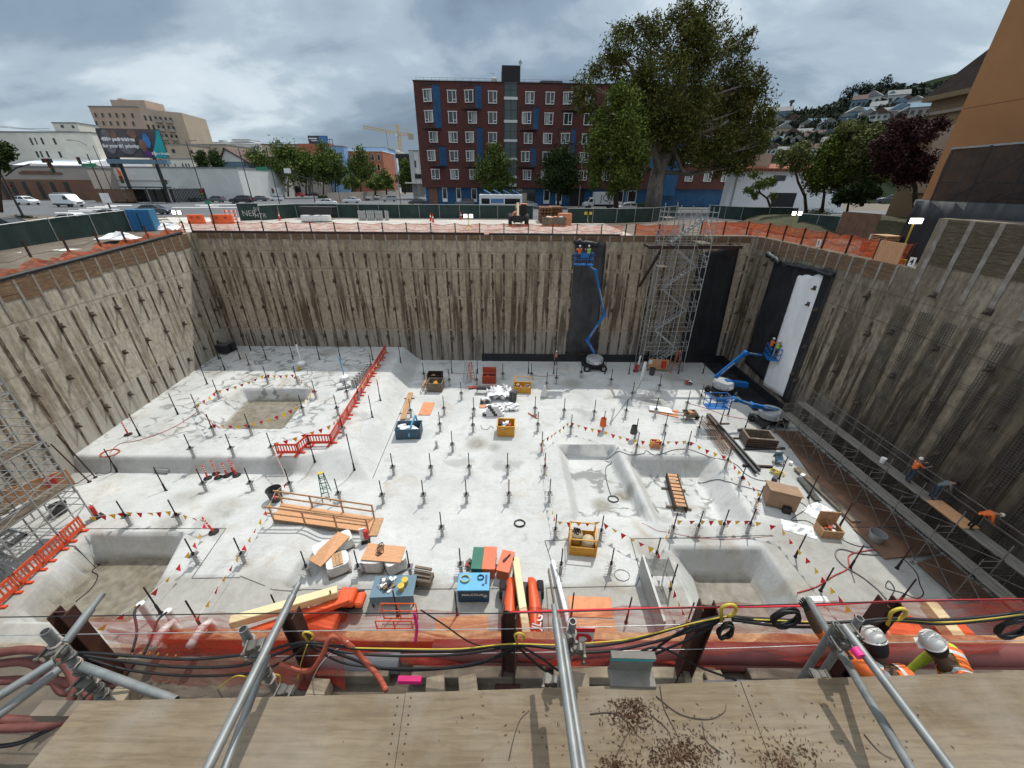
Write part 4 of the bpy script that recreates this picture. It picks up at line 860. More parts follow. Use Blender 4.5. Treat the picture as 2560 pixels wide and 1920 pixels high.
tree('slim yellow green tree with forked dark trunk before the white shop',(2018,522),58,[(1985,388,22),(2005,372,18),(1962,402,16),(2012,405,20),(1990,418,16),(1952,388,12)],4200,.17,M['leaf_light'],M['bark_dark'],[(2018,524),(2012,490),(1995,455),(1988,425)],.22,group=RG,extra=([(2005,478,.13),(2022,455,.1),(2025,425,.04)],))
tree('small sparse tree leaning left by the dark garage door',(1928,508),60,[(1872,477,11),(1903,461,13),(1926,456,14),(1888,437,11),(1932,492,9),(1890,490,9)],2200,.16,M['leaf_street'],M['bark_dark'],[(1928,510),(1918,496),(1900,482),(1893,460)],.16,group=RG)
tree('dense dark green rounded tree left of the white flowering one',(2057,522),57,[(2062,408,26),(2040,438,26),(2086,438,28),(2076,378,26),(2112,360,22),(2050,460,22),(2095,465,20)],9000,.19,M['leaf_green'],M['bark_dark'],[(2057,524),(2060,490),(2062,450)],.22,group=RG)
tree('white flecked flowering green tree left of the purple plum',(2158,505),55,[(2130,330,24),(2160,350,28),(2112,325,18),(2190,332,16),(2150,398,32),(2140,440,28),(2180,448,26),(2190,400,26),(2205,440,18)],11000,.19,M['leaf_light'],M['bark_dark'],[(2158,507),(2158,470),(2160,420)],.22,group=RG)
tree('dark shrubby tree under the flowering tree on the grass bank',(2120,522),54,[(2105,490,16),(2128,486,18),(2150,492,16),(2090,500,12),(2165,480,16),(2185,485,14)],5000,.18,M['leaf_dark'],M['bark_dark'],[(2120,524),(2122,505),(2125,490)],.15,group=RG)
tree('dark purple leaved plum tree beside the orange building',(2292,505),48,[(2240,328,26),(2280,318,26),(2218,358,26),(2265,368,34),(2300,348,26),(2228,400,30),(2272,408,32),(2208,418,20),(2345,312,18),(2320,330,22),(2300,400,26),(2255,440,24),(2300,445,22),(2190,385,12)],14000,.17,M['leaf_purple'],M['bark_dark'],[(2292,507),(2288,470),(2270,420),(2262,380)],.24,group=RG)
HB=[(2005,308,22),(2040,312,22),(2075,320,26),(2095,335,20),(1985,315,14),(2110,345,18),(2105,370,16),(1968,345,12),(2045,345,14),(1945,372,12),(2025,372,13),(2155,302,14),(2190,285,13),(2225,275,16),(2260,262,16),(2150,252,18),(2180,258,12),(2205,262,14),(2290,262,14),(2310,268,12),(2130,328,14),(2100,300,14),(2250,296,12),(2165,312,10),(1955,318,9),(2020,345,9),(2075,295,13),(2120,292,12)]+[(rnd(1940,2300),rnd(300,395),rnd(7,13)) for _ in range(34)]+[(rnd(2090,2310),rnd(255,290),rnd(8,13)) for _ in range(12)]
for i,(px,py,rr) in enumerate(HB):
 p=athill(px,py+rr*.7); Y=p.y; tree('dark rounded tree among the houses on the right hillside',(px,py+rr),Y,[(px-rr*.35,py,rr*.62),(px+rr*.35,py+rr*.15,rr*.6),(px,py-rr*.35,rr*.55)],650,mpp(px,py,Y)*2.4,M['leaf_grey'],M['bark_dark'],[(px,py+rr),(px,py+rr*.5),(px,py)],mpp(px,py,Y)*1.6,group='trees on the hillside',limbs=False,sub=7)
tree('broad dark grove of tall trees crowning the right hilltop',(2200,262),470,[(2120,238,14),(2140,228,14),(2160,222,15),(2185,228,17),(2205,216,17),(2230,222,16),(2250,230,14),(2268,238,10),(2105,250,10),(2200,242,18),(2170,244,16),(2235,246,14)],4500,1.0,M['leaf_grey'],M['bark_dark'],[(2200,270),(2200,250),(2200,230)],1.2,sub=14,k=.22)
tree('dark ridge of trees climbing to the old stone building roof',(2350,250),430,[(2300,245,12),(2320,232,13),(2345,226,14),(2365,215,13),(2385,203,12),(2290,258,13),(2330,250,16),(2365,240,18),(2395,225,16),(2350,258,16)],3200,1.0,M['leaf_grey'],M['bark_dark'],[(2350,268),(2350,250),(2350,230)],1.2)
def wood():
 pts=[]
 for _ in range(9000):
  y=rnd(250,560); x=y*(.42+rnd(0,.62)); z=hz(x,y); k=math.sin(x*.055)*math.sin(y*.043)+math.sin(x*.021+y*.017)
  if k<.05: continue
  pts.append((x,y,z+rnd(0,7)*min(1,k)))
 o=leaves('woodland',pts,2.4,M['leaf_grey'],None); tag(o,'dark continuous woodland between the houses over the right hill','woodland',kind='stuff')
wood()
def shrub(label,px,py,rpx,lm,Z=G,n=500,name='shrub',flat=.6):
 p=at(px,py,Z); s_=mpp(px,py,p.y); r=T(name,label,'shrub',p); R0=rpx*s_
 pts=cloud([((x*R0*.5,rnd(-.3,.3)*R0,R0*.45*flat),R0*.55) for x in(-1,0,1)],n,9,.28); pts[:,2]=np.abs(pts[:,2]*flat); leaves('foliage',pts,max(.07,1.6*s_),M[lm],r)
 q=MB(); q.tube([(0,0,-.1),(0,0,R0*.4)],R0*.06,5); q.build('stem',M['bark_dark'],r)
shrub('round clipped bush at the end of the grey slatted fence',807,495,12,'leaf_street'); shrub('low weedy bush on the verge left of the cypress lamp',485,505,18,'leaf_grey'); shrub('dry weeds on the verge at the left signal pole',60,545,32,'leaf_grey',n=700,flat=.3); shrub('dry weeds below the billboard poles',320,508,24,'leaf_grey',flat=.3)
shrub('bright green bush at the foot of the eucalyptus trunk',1604,522,14,'leaf_green',flat=1); shrub('small bush behind the fence left of the white truck',1453,533,12,'leaf_street',flat=.8); shrub('small dark bush in front of the blue ground floor',1108,505,7,'leaf_dark',flat=1.4)
shrub('low green hedge behind the green fence right of the stair tower',2045,538,40,'leaf_dark',Z=15.0,n=1200,flat=.5)
# ================================================================ vehicles
def paint(n,c,r=.3): return mat(n,c,r,.06,1,0,0,None,.5,.6)
for n,c in (('car_white',(.70,.72,.73)),('car_black',(.012,.013,.016)),('car_grey',(.10,.11,.12)),('car_silver',(.36,.38,.40)),('car_red',(.40,.02,.03)),('car_slate',(.065,.075,.09))): paint(n,c)
mat('tail_red',(.35,.01,.01),.3,.1); mat('head_clear',(.7,.72,.72),.15,.05); mat('rim_alloy',(.40,.41,.42),.35,.2,4,.6)
PF={'sedan':dict(L=4.7,W=1.8,low=[(-2.35,.32),(-2.38,.62),(-2.28,.92),(-1.5,1.0),(1.0,.98),(1.95,.86),(2.3,.68),(2.36,.4),(2.3,.3)],cab=[(-1.75,.96),(-1.0,1.40),(-.1,1.46),(.45,1.42),(1.3,.95)]),
 'suv':dict(L=4.6,W=1.85,low=[(-2.3,.38),(-2.32,.75),(-2.25,1.05),(-1.6,1.12),(.95,1.1),(1.9,1.0),(2.25,.8),(2.3,.45),(2.25,.36)],cab=[(-2.2,1.05),(-1.95,1.58),(-.8,1.68),(.2,1.62),(1.15,1.06)]),
 'pickup':dict(L=5.6,W=1.95,low=[(-2.8,.5),(-2.8,1.15),(-.8,1.15),(1.2,1.15),(2.2,1.08),(2.7,.95),(2.78,.5),(2.7,.42)],cab=[(-.85,1.1),(-.75,1.75),(.1,1.85),(.6,1.8),(1.35,1.12)])}
WM={}
def wheels(r,xs,y,R,w_=.22):
 for x in xs:
  for s_ in(-1,1):
   k=round(R,2)
   if k not in WM:
    q=MB(); q.lathe([(R*.55,-w_/2),(R*.93,-w_/2),(R,-w_/2+.03),(R,w_/2-.03),(R*.93,w_/2),(R*.55,w_/2)],(0,0,0),14,Matrix.Rotation(rad(90),3,'X')); o=q.build('wheel',M['black_rubber'],r)
    q=MB(); q.lathe([(.02,-w_*.52),(R*.56,-w_*.48),(R*.56,w_*.48),(.02,w_*.52)],(0,0,0),10,Matrix.Rotation(rad(90),3,'X')); q.build('rim',M['rim_alloy'],o); WM[k]=o
   else:
    src=WM[k]; o=src.copy(); COL.objects.link(o); o.parent=r
    for ch in src.children: c=ch.copy(); COL.objects.link(c); c.parent=o
   o.location=(x,s_*y,R)
def car(label,px,py,rz,paintm,kind='sedan',z=G,g=None,sc_=1):
 P=PF[kind]; p=at(px,py,z); r=T('parked_car' if kind!='pickup' else 'pickup_truck',label,'car' if kind!='pickup' else 'pickup truck',p,rad(rz),g); pm=M[paintm]; W=P['W']; r.scale=(sc_,)*3
 b=MB(); b.prism(P['low'],-W/2,W/2,'y'); b.build('body',pm,r,bevel=.09,seg=2,smooth='auto')
 b=MB(); cb=P['cab']; w1=W/2-.09; w2=W/2-.27; n=len(cb); vs=[(x,-(w1 if i in(0,n-1) else w2),zz) for i,(x,zz) in enumerate(cb)]+[(x,(w1 if i in(0,n-1) else w2),zz) for i,(x,zz) in enumerate(cb)]
 b.add(vs,[tuple(range(n-1,-1,-1)),tuple(range(n,2*n))]+[(i,(i+1)%n,(i+1)%n+n,i+n) for i in range(n)]); b.build('cabin_glass',M['dark_glass'],r)
 b=MB(); ra=cb[1]; rc=cb[-2]; b.prism([(ra[0]-.12,ra[1]-.06),(ra[0],ra[1]+.015),(cb[2][0],cb[2][1]+.02),(rc[0],rc[1]+.015),(rc[0]+.14,rc[1]-.06)],-w2-.015,w2+.015,'y')
 for xx in (cb[0],cb[2],cb[-1]):
  t=min(cb[1:-1],key=lambda q:abs(q[0]-xx[0]))
  for s_ in(-1,1): b.bar((xx[0],s_*(w1+.0),P['low'][3][1]-.05),(t[0],s_*(w2+.005),t[1]),.09,.07)
 b.build('roof',pm,r)
 e=P['low'][-3][0]; bk=P['low'][1][0]; zz=P['low'][6][1] if len(P['low'])>8 else .9
 for s_ in(-1,1):
  b=MB(); b.box((e-.06,s_*(W/2-.28),zz-.02),(.16,.42,.15)); b.build('headlight',M['head_clear'],r); b=MB(); b.box((bk+.06,s_*(W/2-.24),P['low'][2][1]-.14),(.16,.40,.2)); b.build('taillight',M['tail_red'],r)
 b=MB(); b.box((e-.02,0,.55),(.12,W*.55,.2)); b.build('grille',M['black_plastic'],r)
 wheels(r,(-P['L']*.29,P['L']*.30),W/2-.13,.33 if kind=='sedan' else .36); return r
car('white SUV turning at the left edge of the crossing',72,512,-12,'car_white','suv',sc_=1.05)
car('dark grey sedan driving away over the crossing',388,536,12,'car_slate','sedan')
car('silver and black hatchback half hidden behind the left green fence',292,553,6,'car_silver','sedan')
car('white car showing only its roof above the left green fence',200,568,8,'car_white','sedan')
car('black car cut by the left picture edge behind the green fence',30,590,8,'car_black','sedan',sc_=1.1)
car('black pickup style SUV waiting at the crossing facing left',606,509,188,'car_black','suv',sc_=1.15)
car('dark green hatchback waiting left of the black SUV',541,506,186,'car_grey','suv',sc_=.95)
car('grey sedan waiting between the black SUV and the small white car',650,503,187,'car_grey','sedan')
car('small white car beside the lamp post under the white box truck',692,502,200,'car_white','suv',sc_=.85)
car('bright red car in the side street by the doorway',747,492,184,'car_red','sedan')
car('black car right of the red car in the side street',782,490,186,'car_black','sedan')
car('white car right of the black one in the side street',806,484,150,'car_white','suv')
car('dark red pickup far left of the black SUV',545,487,180,'car_red','pickup')
car('dark car behind the black SUV at the stop line',628,490,184,'car_black','sedan')
PG='cars parked behind the grey slatted fence'
car('white sedan at the left end of the fenced car park row',880,507,188,'car_white','sedan',g=PG)
car('large white pickup second in the fenced car park row',908,501,190,'car_white','pickup',g=PG)
car('white SUV third in the fenced car park row',934,499,192,'car_white','suv',g=PG)
car('dark SUV in the car park row between white ones',948,495,192,'car_grey','suv',g=PG)
car('silver SUV at the right end of the car park row',974,504,196,'car_silver','suv',g=PG)
car('light grey hatchback at the back of the car park by the lamp post',984,489,190,'car_silver','suv',g=PG)
car('white car showing its roof behind the far fence below the car park',817,514,184,'car_white','sedan')
car('dark grey sedan parked left of the brick block corner',1045,512,184,'car_slate','sedan')
car('white car behind the dark sedan at the brick block corner',1064,501,175,'car_white','sedan')
car('grey estate car parked before the blue ground floor',1163,516,184,'car_grey','suv')
car('silver car right of the white shuttle bus',1318,520,184,'car_silver','sedan')
car('white car parked right of the graffiti box truck',1562,528,184,'car_white','suv',sc_=.95)
car('white car seen over the fence before the white shop',1850,524,180,'car_white','suv')
car('pale car behind the fence near the garage door',1985,522,176,'car_silver','suv')
car('blue grey car in the shade under the plum tree',2225,510,150,'car_slate','suv',z=16)
def van():
 p=at(176,517,G); r=T('delivery_van','white panel van stopped at the crossing with roof rack','van',p,rad(-12)); b=MB()
 b.prism([(-2.9,.4),(-2.95,2.0),(-2.8,2.35),(1.0,2.4),(1.5,2.25),(2.1,1.45),(2.85,1.2),(3.0,.85),(2.95,.4)],-1.0,1.0,'y'); b.build('body',M['car_white'],r,bevel=.1,seg=2,smooth='auto')
 b=MB(); b.prism([(1.46,2.2),(2.08,1.46),(2.0,1.40),(1.36,2.14)],-.86,.86,'y'); b.build('windscreen',M['dark_glass'],r)
 for s_ in(-1,1): b=MB(); b.prism([(.55,1.4),(.6,2.05),(1.35,2.05),(1.85,1.4)],s_*1.0-.02,s_*1.0+.02,'y'); b.build('side_window',M['dark_glass'],r); b=MB(); b.box((2.88,s_*.75,1.0),(.2,.35,.3)); b.build('headlight',M['head_clear'],r)
 b=MB(); b.box((0,0,.5),(5.7,2.02,.28)); b.build('side_skirt',M['black_plastic'],r); b=MB(); b.box((2.95,0,.8),(.1,1.0,.25)); b.build('grille',M['black_plastic'],r)
 b=MB()
 for i in range(4): b.box((-2.4+i*1.0,0,2.52),(.06,1.7,.06))
 for s_ in(-.8,.8): b.box((-.9,s_,2.5),(3.4,.06,.06)); b.box((-.9,s_*.5,2.58),(3.0,.1,.1))
 b.build('roof_rack',M['grey_metal'],r); wheels(r,(-1.75,1.85),.88,.36)
van()
def boxtruck(label,px,py,rz,graf=False,cabx=1):
 p=at(px,py,G); r=T('box_truck',label,'truck',p,rad(rz)); b=MB(); b.box((-1.1,0,2.2),(5.0,2.4,2.5)); b.build('cargo_box',M['car_white'],r)
 b=MB(); b.prism([(1.5,.5),(1.5,2.3),(2.3,2.3),(3.0,1.45),(3.7,1.25),(3.8,.6)],-1.0,1.0,'y'); b.build('cab',M['car_white'],r,bevel=.06)
 for s_ in(-1,1): b=MB(); b.prism([(1.8,1.45),(1.85,2.05),(2.3,2.05),(2.8,1.45)],s_*1.0-.02,s_*1.0+.02,'y'); b.build('side_window',M['dark_glass'],r)
 b=MB(); b.prism([(2.34,2.25),(2.98,1.5),(2.92,1.46),(2.28,2.2)],-.85,.85,'y'); b.build('windscreen',M['dark_glass'],r); b=MB(); b.box((-.6,0,.75),(5.6,1.2,.3)); b.build('chassis',M['black_plastic'],r)
 for s_ in(-1,1): b=MB(); b.box((3.74,s_*.72,.98),(.14,.34,.24)); b.build('headlight',M['head_clear'],r)
 wheels(r,(-2.4,2.5),.95,.42)
 if graf:
  random.seed(4); f=1
  for ch,u in (('J',-1.0),('Q',0.0),('R',.95)):
   o=lettering(ch,1.9,M['black_plastic'],r,(-1.1+u*1.1,1.215,2.2),(rad(90),0,rad(180)),name='graffiti',bold=-.02); o.scale=(-1 if 0 else 1.0,1,1); o.location.x=-1.1-u*1.1
 else:
  b=MB()
  for i,(u,ww) in enumerate(((-2.5,1.4),(-.6,1.6))): b.box((u,1.21,2.6),(ww,.02,.32)); b.box((u+.1,1.21,2.15),(ww*.5,.02,.2))
  b.build('faded_lettering',M['grey_wall'],r)
boxtruck('white box truck facing left below the street trees',676,497,184)
boxtruck('white box truck with black graffiti lettering on its side',1497,522,184,True)
def shuttle():
 p=at(1252,536,G); r=T('shuttle_bus','white shuttle bus with four tilted blue roof panels behind the fence','bus',p,rad(2)); b=MB(); b.box((0,0,1.75),(7.4,2.4,2.9)); b.build('body',M['car_white'],r,bevel=.12,seg=2)
 b=MB(); b.box((0,-1.21,2.15),(6.6,.05,.85)); b.build('window_band',M['dark_glass'],r); b=MB(); b.box((0,-1.22,1.35),(7.2,.04,.35)); b.build('blue_stripe',M['cobalt_panel'],r)
 b=MB(); b.box((-.6,-1.26,2.2),(2.6,.06,1.0)); f=b.build('window',M['white_frame'],r); b=MB(); b.box((-.6,-1.30,2.2),(2.2,.04,.7)); b.build('pane',M['blue_tarp'],f)
 for i in range(4): b=MB(); b.box((-2.3+i*1.65,0,3.6),(1.3,1.6,.1),R=Matrix.Rotation(rad(25),3,'Y')); b.bar((-2.5+i*1.65,0,3.2),(-2.5+i*1.65,0,3.7),.06); b.build('roof_panel',M['sky_panel'],r)
 wheels(r,(-2.3,2.3),1.05,.42)
mat('sky_panel',(.16,.36,.68),.4,.1,1)
shuttle()
# ================================================================ street furniture
def pole(name,label,base,top,r0=.09,r1=.06,mt='dark_metal',arm=None,lamp_=None,heads=(),signs=(),cat='street lamp',z=G,foot=True):
 """arm/heads/signs in picture measure on the pole's own distance"""
 p=at(*base,z); Y=p.y; t=aty(*top,Y); h=t.z-p.z; r=T(name,label,cat,p); L=lambda q:aty(*q,Y)-p
 b=MB(); b.tube([(0,0,-.1),(0,0,h*.5),(0,0,h)],[r0*1.1,(r0+r1)/2,r1],8); b.build('pole',M[mt],r)
 if arm: pts=[L(a) for a in arm]; b=MB(); b.tube(pts,[r1*.9]*(len(pts)-1)+[r1*.6],6); b.build('arm',M[mt],r)
 if lamp_: q=L(lamp_); b=MB(); b.box((q.x,q.y,q.z),(.95,.34,.16)); b.box((q.x,q.y,q.z-.1),(.7,.28,.06)); b.build('lamp_head',M['grey_metal'],r)
 for hx in heads:
  q=L(hx); b=MB(); b.box(q,(.38,.25,1.05)); hd=b.build('signal_head',M['black_plastic'],r); b=MB()
  for k,mm in enumerate(('sig_r','sig_y','sig_g')):
   b=MB(); b.cyl((q.x,q.y-.12,q.z+.32-k*.32),(q.x,q.y-.24,q.z+.32-k*.32),.12,n=8); b.build('lens',M[mm],hd)
 for sx,sy,ww,hh,mm in signs: q=L((sx,sy)); b=MB(); b.box((q.x,q.y-.12,q.z),(ww,.05,hh)); b.build('sign_plate',M[mm],r)
 return r
mat('sig_r',(.25,.02,.02),.4); mat('sig_y',(.2,.12,.02),.4); mat('sig_g',(.02,.15,.09),.4)
pole('traffic_signal','traffic signal mast with long curved arm at the left picture edge',(58,541),(12,430),.14,.09,arm=[(14,440),(40,420),(75,410),(120,411)],heads=[(122,407),(130,421),(32,470)],signs=[(120,402,1.5,.5,'dark_metal')],cat='traffic signal')
pole('street_lamp','street lamp leaning over the taupe shop, lamp head to its left',(292,505),(216,363),.10,.06,arm=[(217,364),(200,354),(172,349)],lamp_=(172,350))
pole('traffic_signal','signal post with arm and square turn sign in front of the billboard',(280,531),(264,385),.11,.07,arm=[(268,425),(235,410),(205,402)],heads=[(198,402),(304,449)],signs=[(265,495,1.5,1.5,'white_paint'),(224,413,2.4,.5,'green_sign')],cat='traffic signal')
pole('street_lamp','plain dark pole under the right part of the billboard',(429,508),(391,380),.12,.07,heads=[(415,455),(406,457)],cat='traffic signal')
pole('utility_pole','tall dark pole with short top arm by the dark cypresses',(515,508),(480,352),.12,.08,mt='dark_metal',arm=[(472,352),(492,351)],cat='utility pole')
pole('traffic_signal','dark signal post carrying a small green street sign near the orange barriers',(537,560),(512,470),.10,.07,heads=[(508,484)],signs=[(521,506,.7,.35,'green_sign')],cat='traffic signal')
pole('traffic_signal','dark mast with arm left of the leafy street trees with green street sign',(634,511),(600,370),.12,.07,arm=[(608,415),(640,414),(675,416)],heads=[(612,408),(673,417),(636,375)],signs=[(655,422,2.8,.8,'green_sign')],cat='traffic signal')
pole('street_lamp','street lamp with double curved head among the leafy street trees',(700,513),(673,372),.10,.06,arm=[(674,374),(680,364),(697,365)],lamp_=(697,365),heads=[(682,477)])
pole('traffic_signal','signal mast with pale lamp arm right of the white box truck',(789,512),(776,445),.12,.09,arm=[(779,450),(740,437),(705,433),(690,442)],heads=[(779,463),(729,424)],signs=[(719,427,1.6,1.0,'roof_white')],cat='traffic signal')
pole('street_lamp','slim dark pole in front of the grey slatted fence',(852,512),(845,430),.07,.05)
pole('street_lamp','pale concrete street lamp at the right end of the car park',(1002,510),(986,388),.13,.08,mt='taupe_wall',arm=[(986,390),(983,386)],lamp_=(982,387))
pole('street_lamp','pale street lamp between the two brick block street trees and truck',(1446,521),(1456,384),.13,.09,mt='taupe_wall',arm=[(1456,386),(1449,382)],lamp_=(1448,383))
pole('utility_pole','thin pale pole left of the giant eucalyptus trunk',(1562,520),(1572,425),.10,.08,mt='taupe_wall',cat='utility pole')
r=T('flag_banner','orange feather flag standing on the white warehouse roof edge','flag',aty(308,452,128)); s_=mpp(305,440,128); b=MB(); b.prism([(-3*s_,0),(3*s_,0),(2*s_,22*s_),(-4*s_,30*s_),(-6*s_,20*s_)],-.05,.05,'y'); b.build('cloth',M['orange_paint'],r); b=MB(); b.cyl((-3*s_,0,-6*s_),(-5*s_,0,30*s_),.05); b.build('pole',M['dark_metal'],r)
q=MB();
for (a,c,Y0) in (((0,315),(125,322),140),((0,318),(230,330),150)): q.tube([aty(*a,Y0),aty((a[0]+c[0])/2,(a[1]+c[1])/2+3,Y0),aty(*c,Y0)],.05,4)
tag(q.build('overhead_wires',M['dark_metal']),'two thin overhead wires crossing the left sky','wire')
def slat(label,pts,h,mt,post=2.5,name='fence',sp=.35):
 P=[at(*q,G) for q in pts]; r=T(name,label,'fence',P[0]); b=MB(); ps=MB()
 for a,c in zip(P,P[1:]):
  a=a-P[0]; c=c-P[0]; n=max(2,int((c-a).length/sp))
  for i in range(n): p=a.lerp(c,(i+.5)/n); b.box((p.x,p.y,h/2),(sp*.75,.05,h*rnd(.93,1.0)),rz=math.atan2((c-a).y,(c-a).x))
  for zz in (h*.25,h*.85): b.bar(a+V((0,.06,zz)),c+V((0,.06,zz)),.07)
 b.build('slat_panel',M[mt],r); return r
slat('long dark timber fence below the billboard',[(240,506),(345,508)],3.2,'brown_wall'); slat('dark mesh fence right of the bus shelter beneath the white warehouse wall',[(415,508),(520,505)],3.4,'roof_black')
slat('weathered grey slatted fence round the car park',[(822,508),(875,505),(960,497),(1000,490)],2.6,'taupe_wall')
r=T('bus_shelter','dark open bus shelter with flat roof between the two fences','bus shelter',at(380,508,G)); b=MB(); b.box((0,0,3.6),(11,2.2,.25)); b.build('roof',M['roof_black'],r)
for u in (-5.2,0,5.2): b=MB(); b.box((u,0,1.75),(.22,.22,3.5)); b.build('post',M['grey_metal'],r)
b=MB(); b.box((0,1.0,1.7),(10.6,.06,3.0)); b.build('back_panel',M['dark_glass'],r)
# ================================================================ green screened site fences
s=Sh('green_screen'); p=s.pos(); n=s.noise(s.mapv(p,1,1,.4),1.1,5,.6); M['green_screen']=s.fin(s.mix(s.ramp(n,[(.35,0),(.7,1)]),(.010,.028,.024),(.022,.050,.042)),.8)
def gfence(label,pts,h=1.9,post=3.05,mt='green_screen',zf=None):
 P=[at(*q,zf or G) if len(q)==2 else V(q) for q in pts]; r=T('screened_fence',label,'fence',P[0]); o=P[0]
 g=[];pp=[]
 for a,c in zip(P,P[1:]):
  n=max(2,int((c-a).length/.6)); d=(c-a).normalized(); nn=V((-d.y,d.x,0))
  for i in range(n+(c is P[-1])): p=a.lerp(c,i/n)-o; w_=.02*math.sin(i*2.1)+rnd(-.01,.01); g.append([p+nn*w_*(.3+k*.35)+V((0,0,.08+(h-.12)*k/2)) for k in range(3)])
  m=max(1,round((c-a).length/post))
  for i in range(m+(c is P[-1])): pp.append(a.lerp(c,i/m)-o)
 b=MB(); b.sheet(g); b.build('screen',M[mt],r,solid=.015)
 for p in pp: b=MB(); b.cyl(p+V((0,-.05,0)),p+V((0,-.05,h+.06)),.035,n=6); b.build('post',M['galv'],r)
 b=MB(); b.tube([p+V((0,-.03,h+.02)) for p in pp],.03,5); b.build('top_rail',M['galv'],r); return r
LF=[V((-29,14,13.1)),at(0,634,13.4),at(150,606,13.75),at(333,579,14.1)]
gfence('green screened site fence along the left street behind the orange net',LF,2.0)
f=gfence('graffiti tagged green fence panel at the far left corner',[(603,554),(655,552)],2.2)
p=at(603,554,G)
for t_,u,zz,sz in (('NER',1.5,1.0,1.0),('BV',2.6,1.5,.7),('HTR',2.9,.75,.8)): lettering(t_,sz,M['grey_wall'],f,(u,-.16,zz),(rad(90),0,rad(4)),name='graffiti',bold=-.01)
gfence('long green screened fence behind the far apron',[(655,553),(745,546),(900,546.5),(1050,547),(1200,548),(1332,549)],1.95)
gfence('curving green screened fence between the pallets and the stair tower',[(1417,560),(1480,560),(1539,560),(1628,557),(1690,548)],1.9)
gfence('green screened fence right of the stair tower before the white shop',[(1770,546),(1850,552),(1985,556)],1.95)
gfence('short green fence panels right of the portable light, before the ply hoarding',[(1985,578),(2085,590)],1.9)
r=gfence('rust brown plywood hoarding beside the short green panels',[(2086,590),(2175,603)],2.5,mt='ply_rust') if 0 else None
mat('ply_rust',(.20,.105,.065),.85,.25,1.5,0,.2,(.12,.08,.06),.5); mat('ply_new',(.56,.30,.155),.75,.14,2.2,0,0,(.42,.22,.11),.4,stretch=(1,6,1)); mat('ply_orange',(.60,.25,.12),.75,.14,2.2); mat('timber',(.46,.27,.14),.8,.25,3,0,.2,(.22,.12,.06),.4,stretch=(4,4,1)); mat('timber_old',(.20,.165,.125),.9,.3,3,0,.4,(.10,.075,.055),.5)
P0=at(2086,590,G); P1=at(2178,604,G); b=MB(); d=P1-P0; n=4
r=T('plywood_hoarding','rust brown plywood hoarding beside the short green panels','hoarding',P0)
for i in range(n):
 a=d*(i/n); c=d*((i+.97)/n); b=MB(); b.bar(a+V((0,0,1.2)),c+V((0,0,1.2)),.05,2.4); b.build('sheet',M['ply_rust'],r)
# ================================================================ orange debris netting on the far rims
def netmat(name,c,a0,a1,tr_=.35):
 s=Sh(name); v=s.obj(); n=s.noise(s.mapv(v,.8,.8,2.2),1.6,5,.6,.6); fold=s.noise(s.mapv(v,.5,.5,5),2.2,4,.6)
 t=s.new('ShaderNodeBsdfTransparent'); tl=s.new('ShaderNodeBsdfTranslucent'); tl.inputs[0].default_value=(*c,1); m0=s.new('ShaderNodeMixShader'); m0.inputs[0].default_value=tr_
 s.fin(s.mix(s.ramp(fold,[(.35,0),(.7,1)]),mul(c,.7),mul(c,1.2)),.6); s.L(s.b.outputs[0],m0.inputs[1]); s.L(tl.outputs[0],m0.inputs[2])
 m1=s.new('ShaderNodeMixShader'); s.L(s.ramp(s.math('MULTIPLY',s.math('ADD',n,fold),.5),[(.43,a0),(.57,a1)]),m1.inputs[0]); s.L(t.outputs[0],m1.inputs[1]); s.L(m0.outputs[0],m1.inputs[2]); s.L(m1.outputs[0],s.out.inputs[0]); M[name]=s.m
netmat('net_faint',(.72,.15,.05),.25,.6); netmat('net_orange',(.66,.13,.045),.55,.9); netmat('net_red',(.55,.05,.024),.18,.58)
def rim(label,pts,h=1.1,sp=2.4,net='net_orange',sag=.12,post='rusty',rails=False,nh=1.0):
 P=[V(q) for q in pts]; o=P[0]; r=T('edge_barrier',label,'barrier',o); PP=[]
 for a,c in zip(P,P[1:]):
  m=max(1,round((c-a).length/sp))
  for i in range(m+(c is P[-1])): PP.append(a.lerp(c,i/m)-o)
 for p in PP: b=MB(); b.box((p.x,p.y,h/2),(.10,.10,h)); b.build('post',M['rust_post'],r)
 g=[]
 for a,c in zip(PP,PP[1:]):
  d=(c-a).normalized(); nn=V((-d.y,d.x,0))
  for i in range(9):
   t=i/9; s1=sag*math.sin(math.pi*t)*rnd(.6,1.3); p=a.lerp(c,t)
   g.append([p+nn*(.06+rnd(-.06,.06))+V((0,0,z_)) for z_ in (.02,h*nh*.33+rnd(-.08,.05)-s1*.5,h*nh*.66-s1+rnd(-.06,.06),h*nh-s1*1.2)])
 b=MB(); b.sheet(g); b.build('netting',M[net],r,fix=False)
 b=MB()
 for a,c in zip(PP,PP[1:]):
  for hh,sg in ((h*.93,.18),(h*.5,.30)): b.tube([a.lerp(c,t)+V((0,-.05,hh-sg*rnd(.3,1)*math.sin(math.pi*t))) for t in (0,.25,.5,.75,1)],.014,4,cap=False)
 b.build('cable',M['rust_post'],r)
 if rails:
  b=MB(); b.tube([p+V((0,0,h)) for p in PP],.04,5); b.tube([p+V((0,0,h*.5)) for p in PP],.035,5); b.build('rail',M['rust_post'],r)
 return r
mat('rust_post',(.045,.022,.016),.8,.3,5)
rim('orange net barrier on rusty posts along the top of the far wall',[(-33.2,42.5,14.1),(-11,42.5,14.1),(11.6,42.5,14.1)],net='net_faint')
rim('orange net barrier behind the gap between skip and stair tower',[(12.6,42.6,14.15),(17.5,42.6,14.15)],net='net_orange')
rim('bright orange net barrier along the top of the right wall',[(19.5,42.9,14.2),(24.3,42.9,14.2),(25.35,41,14.2),(25.35,25.6,14.2)],h=1.35,net='net_orange')
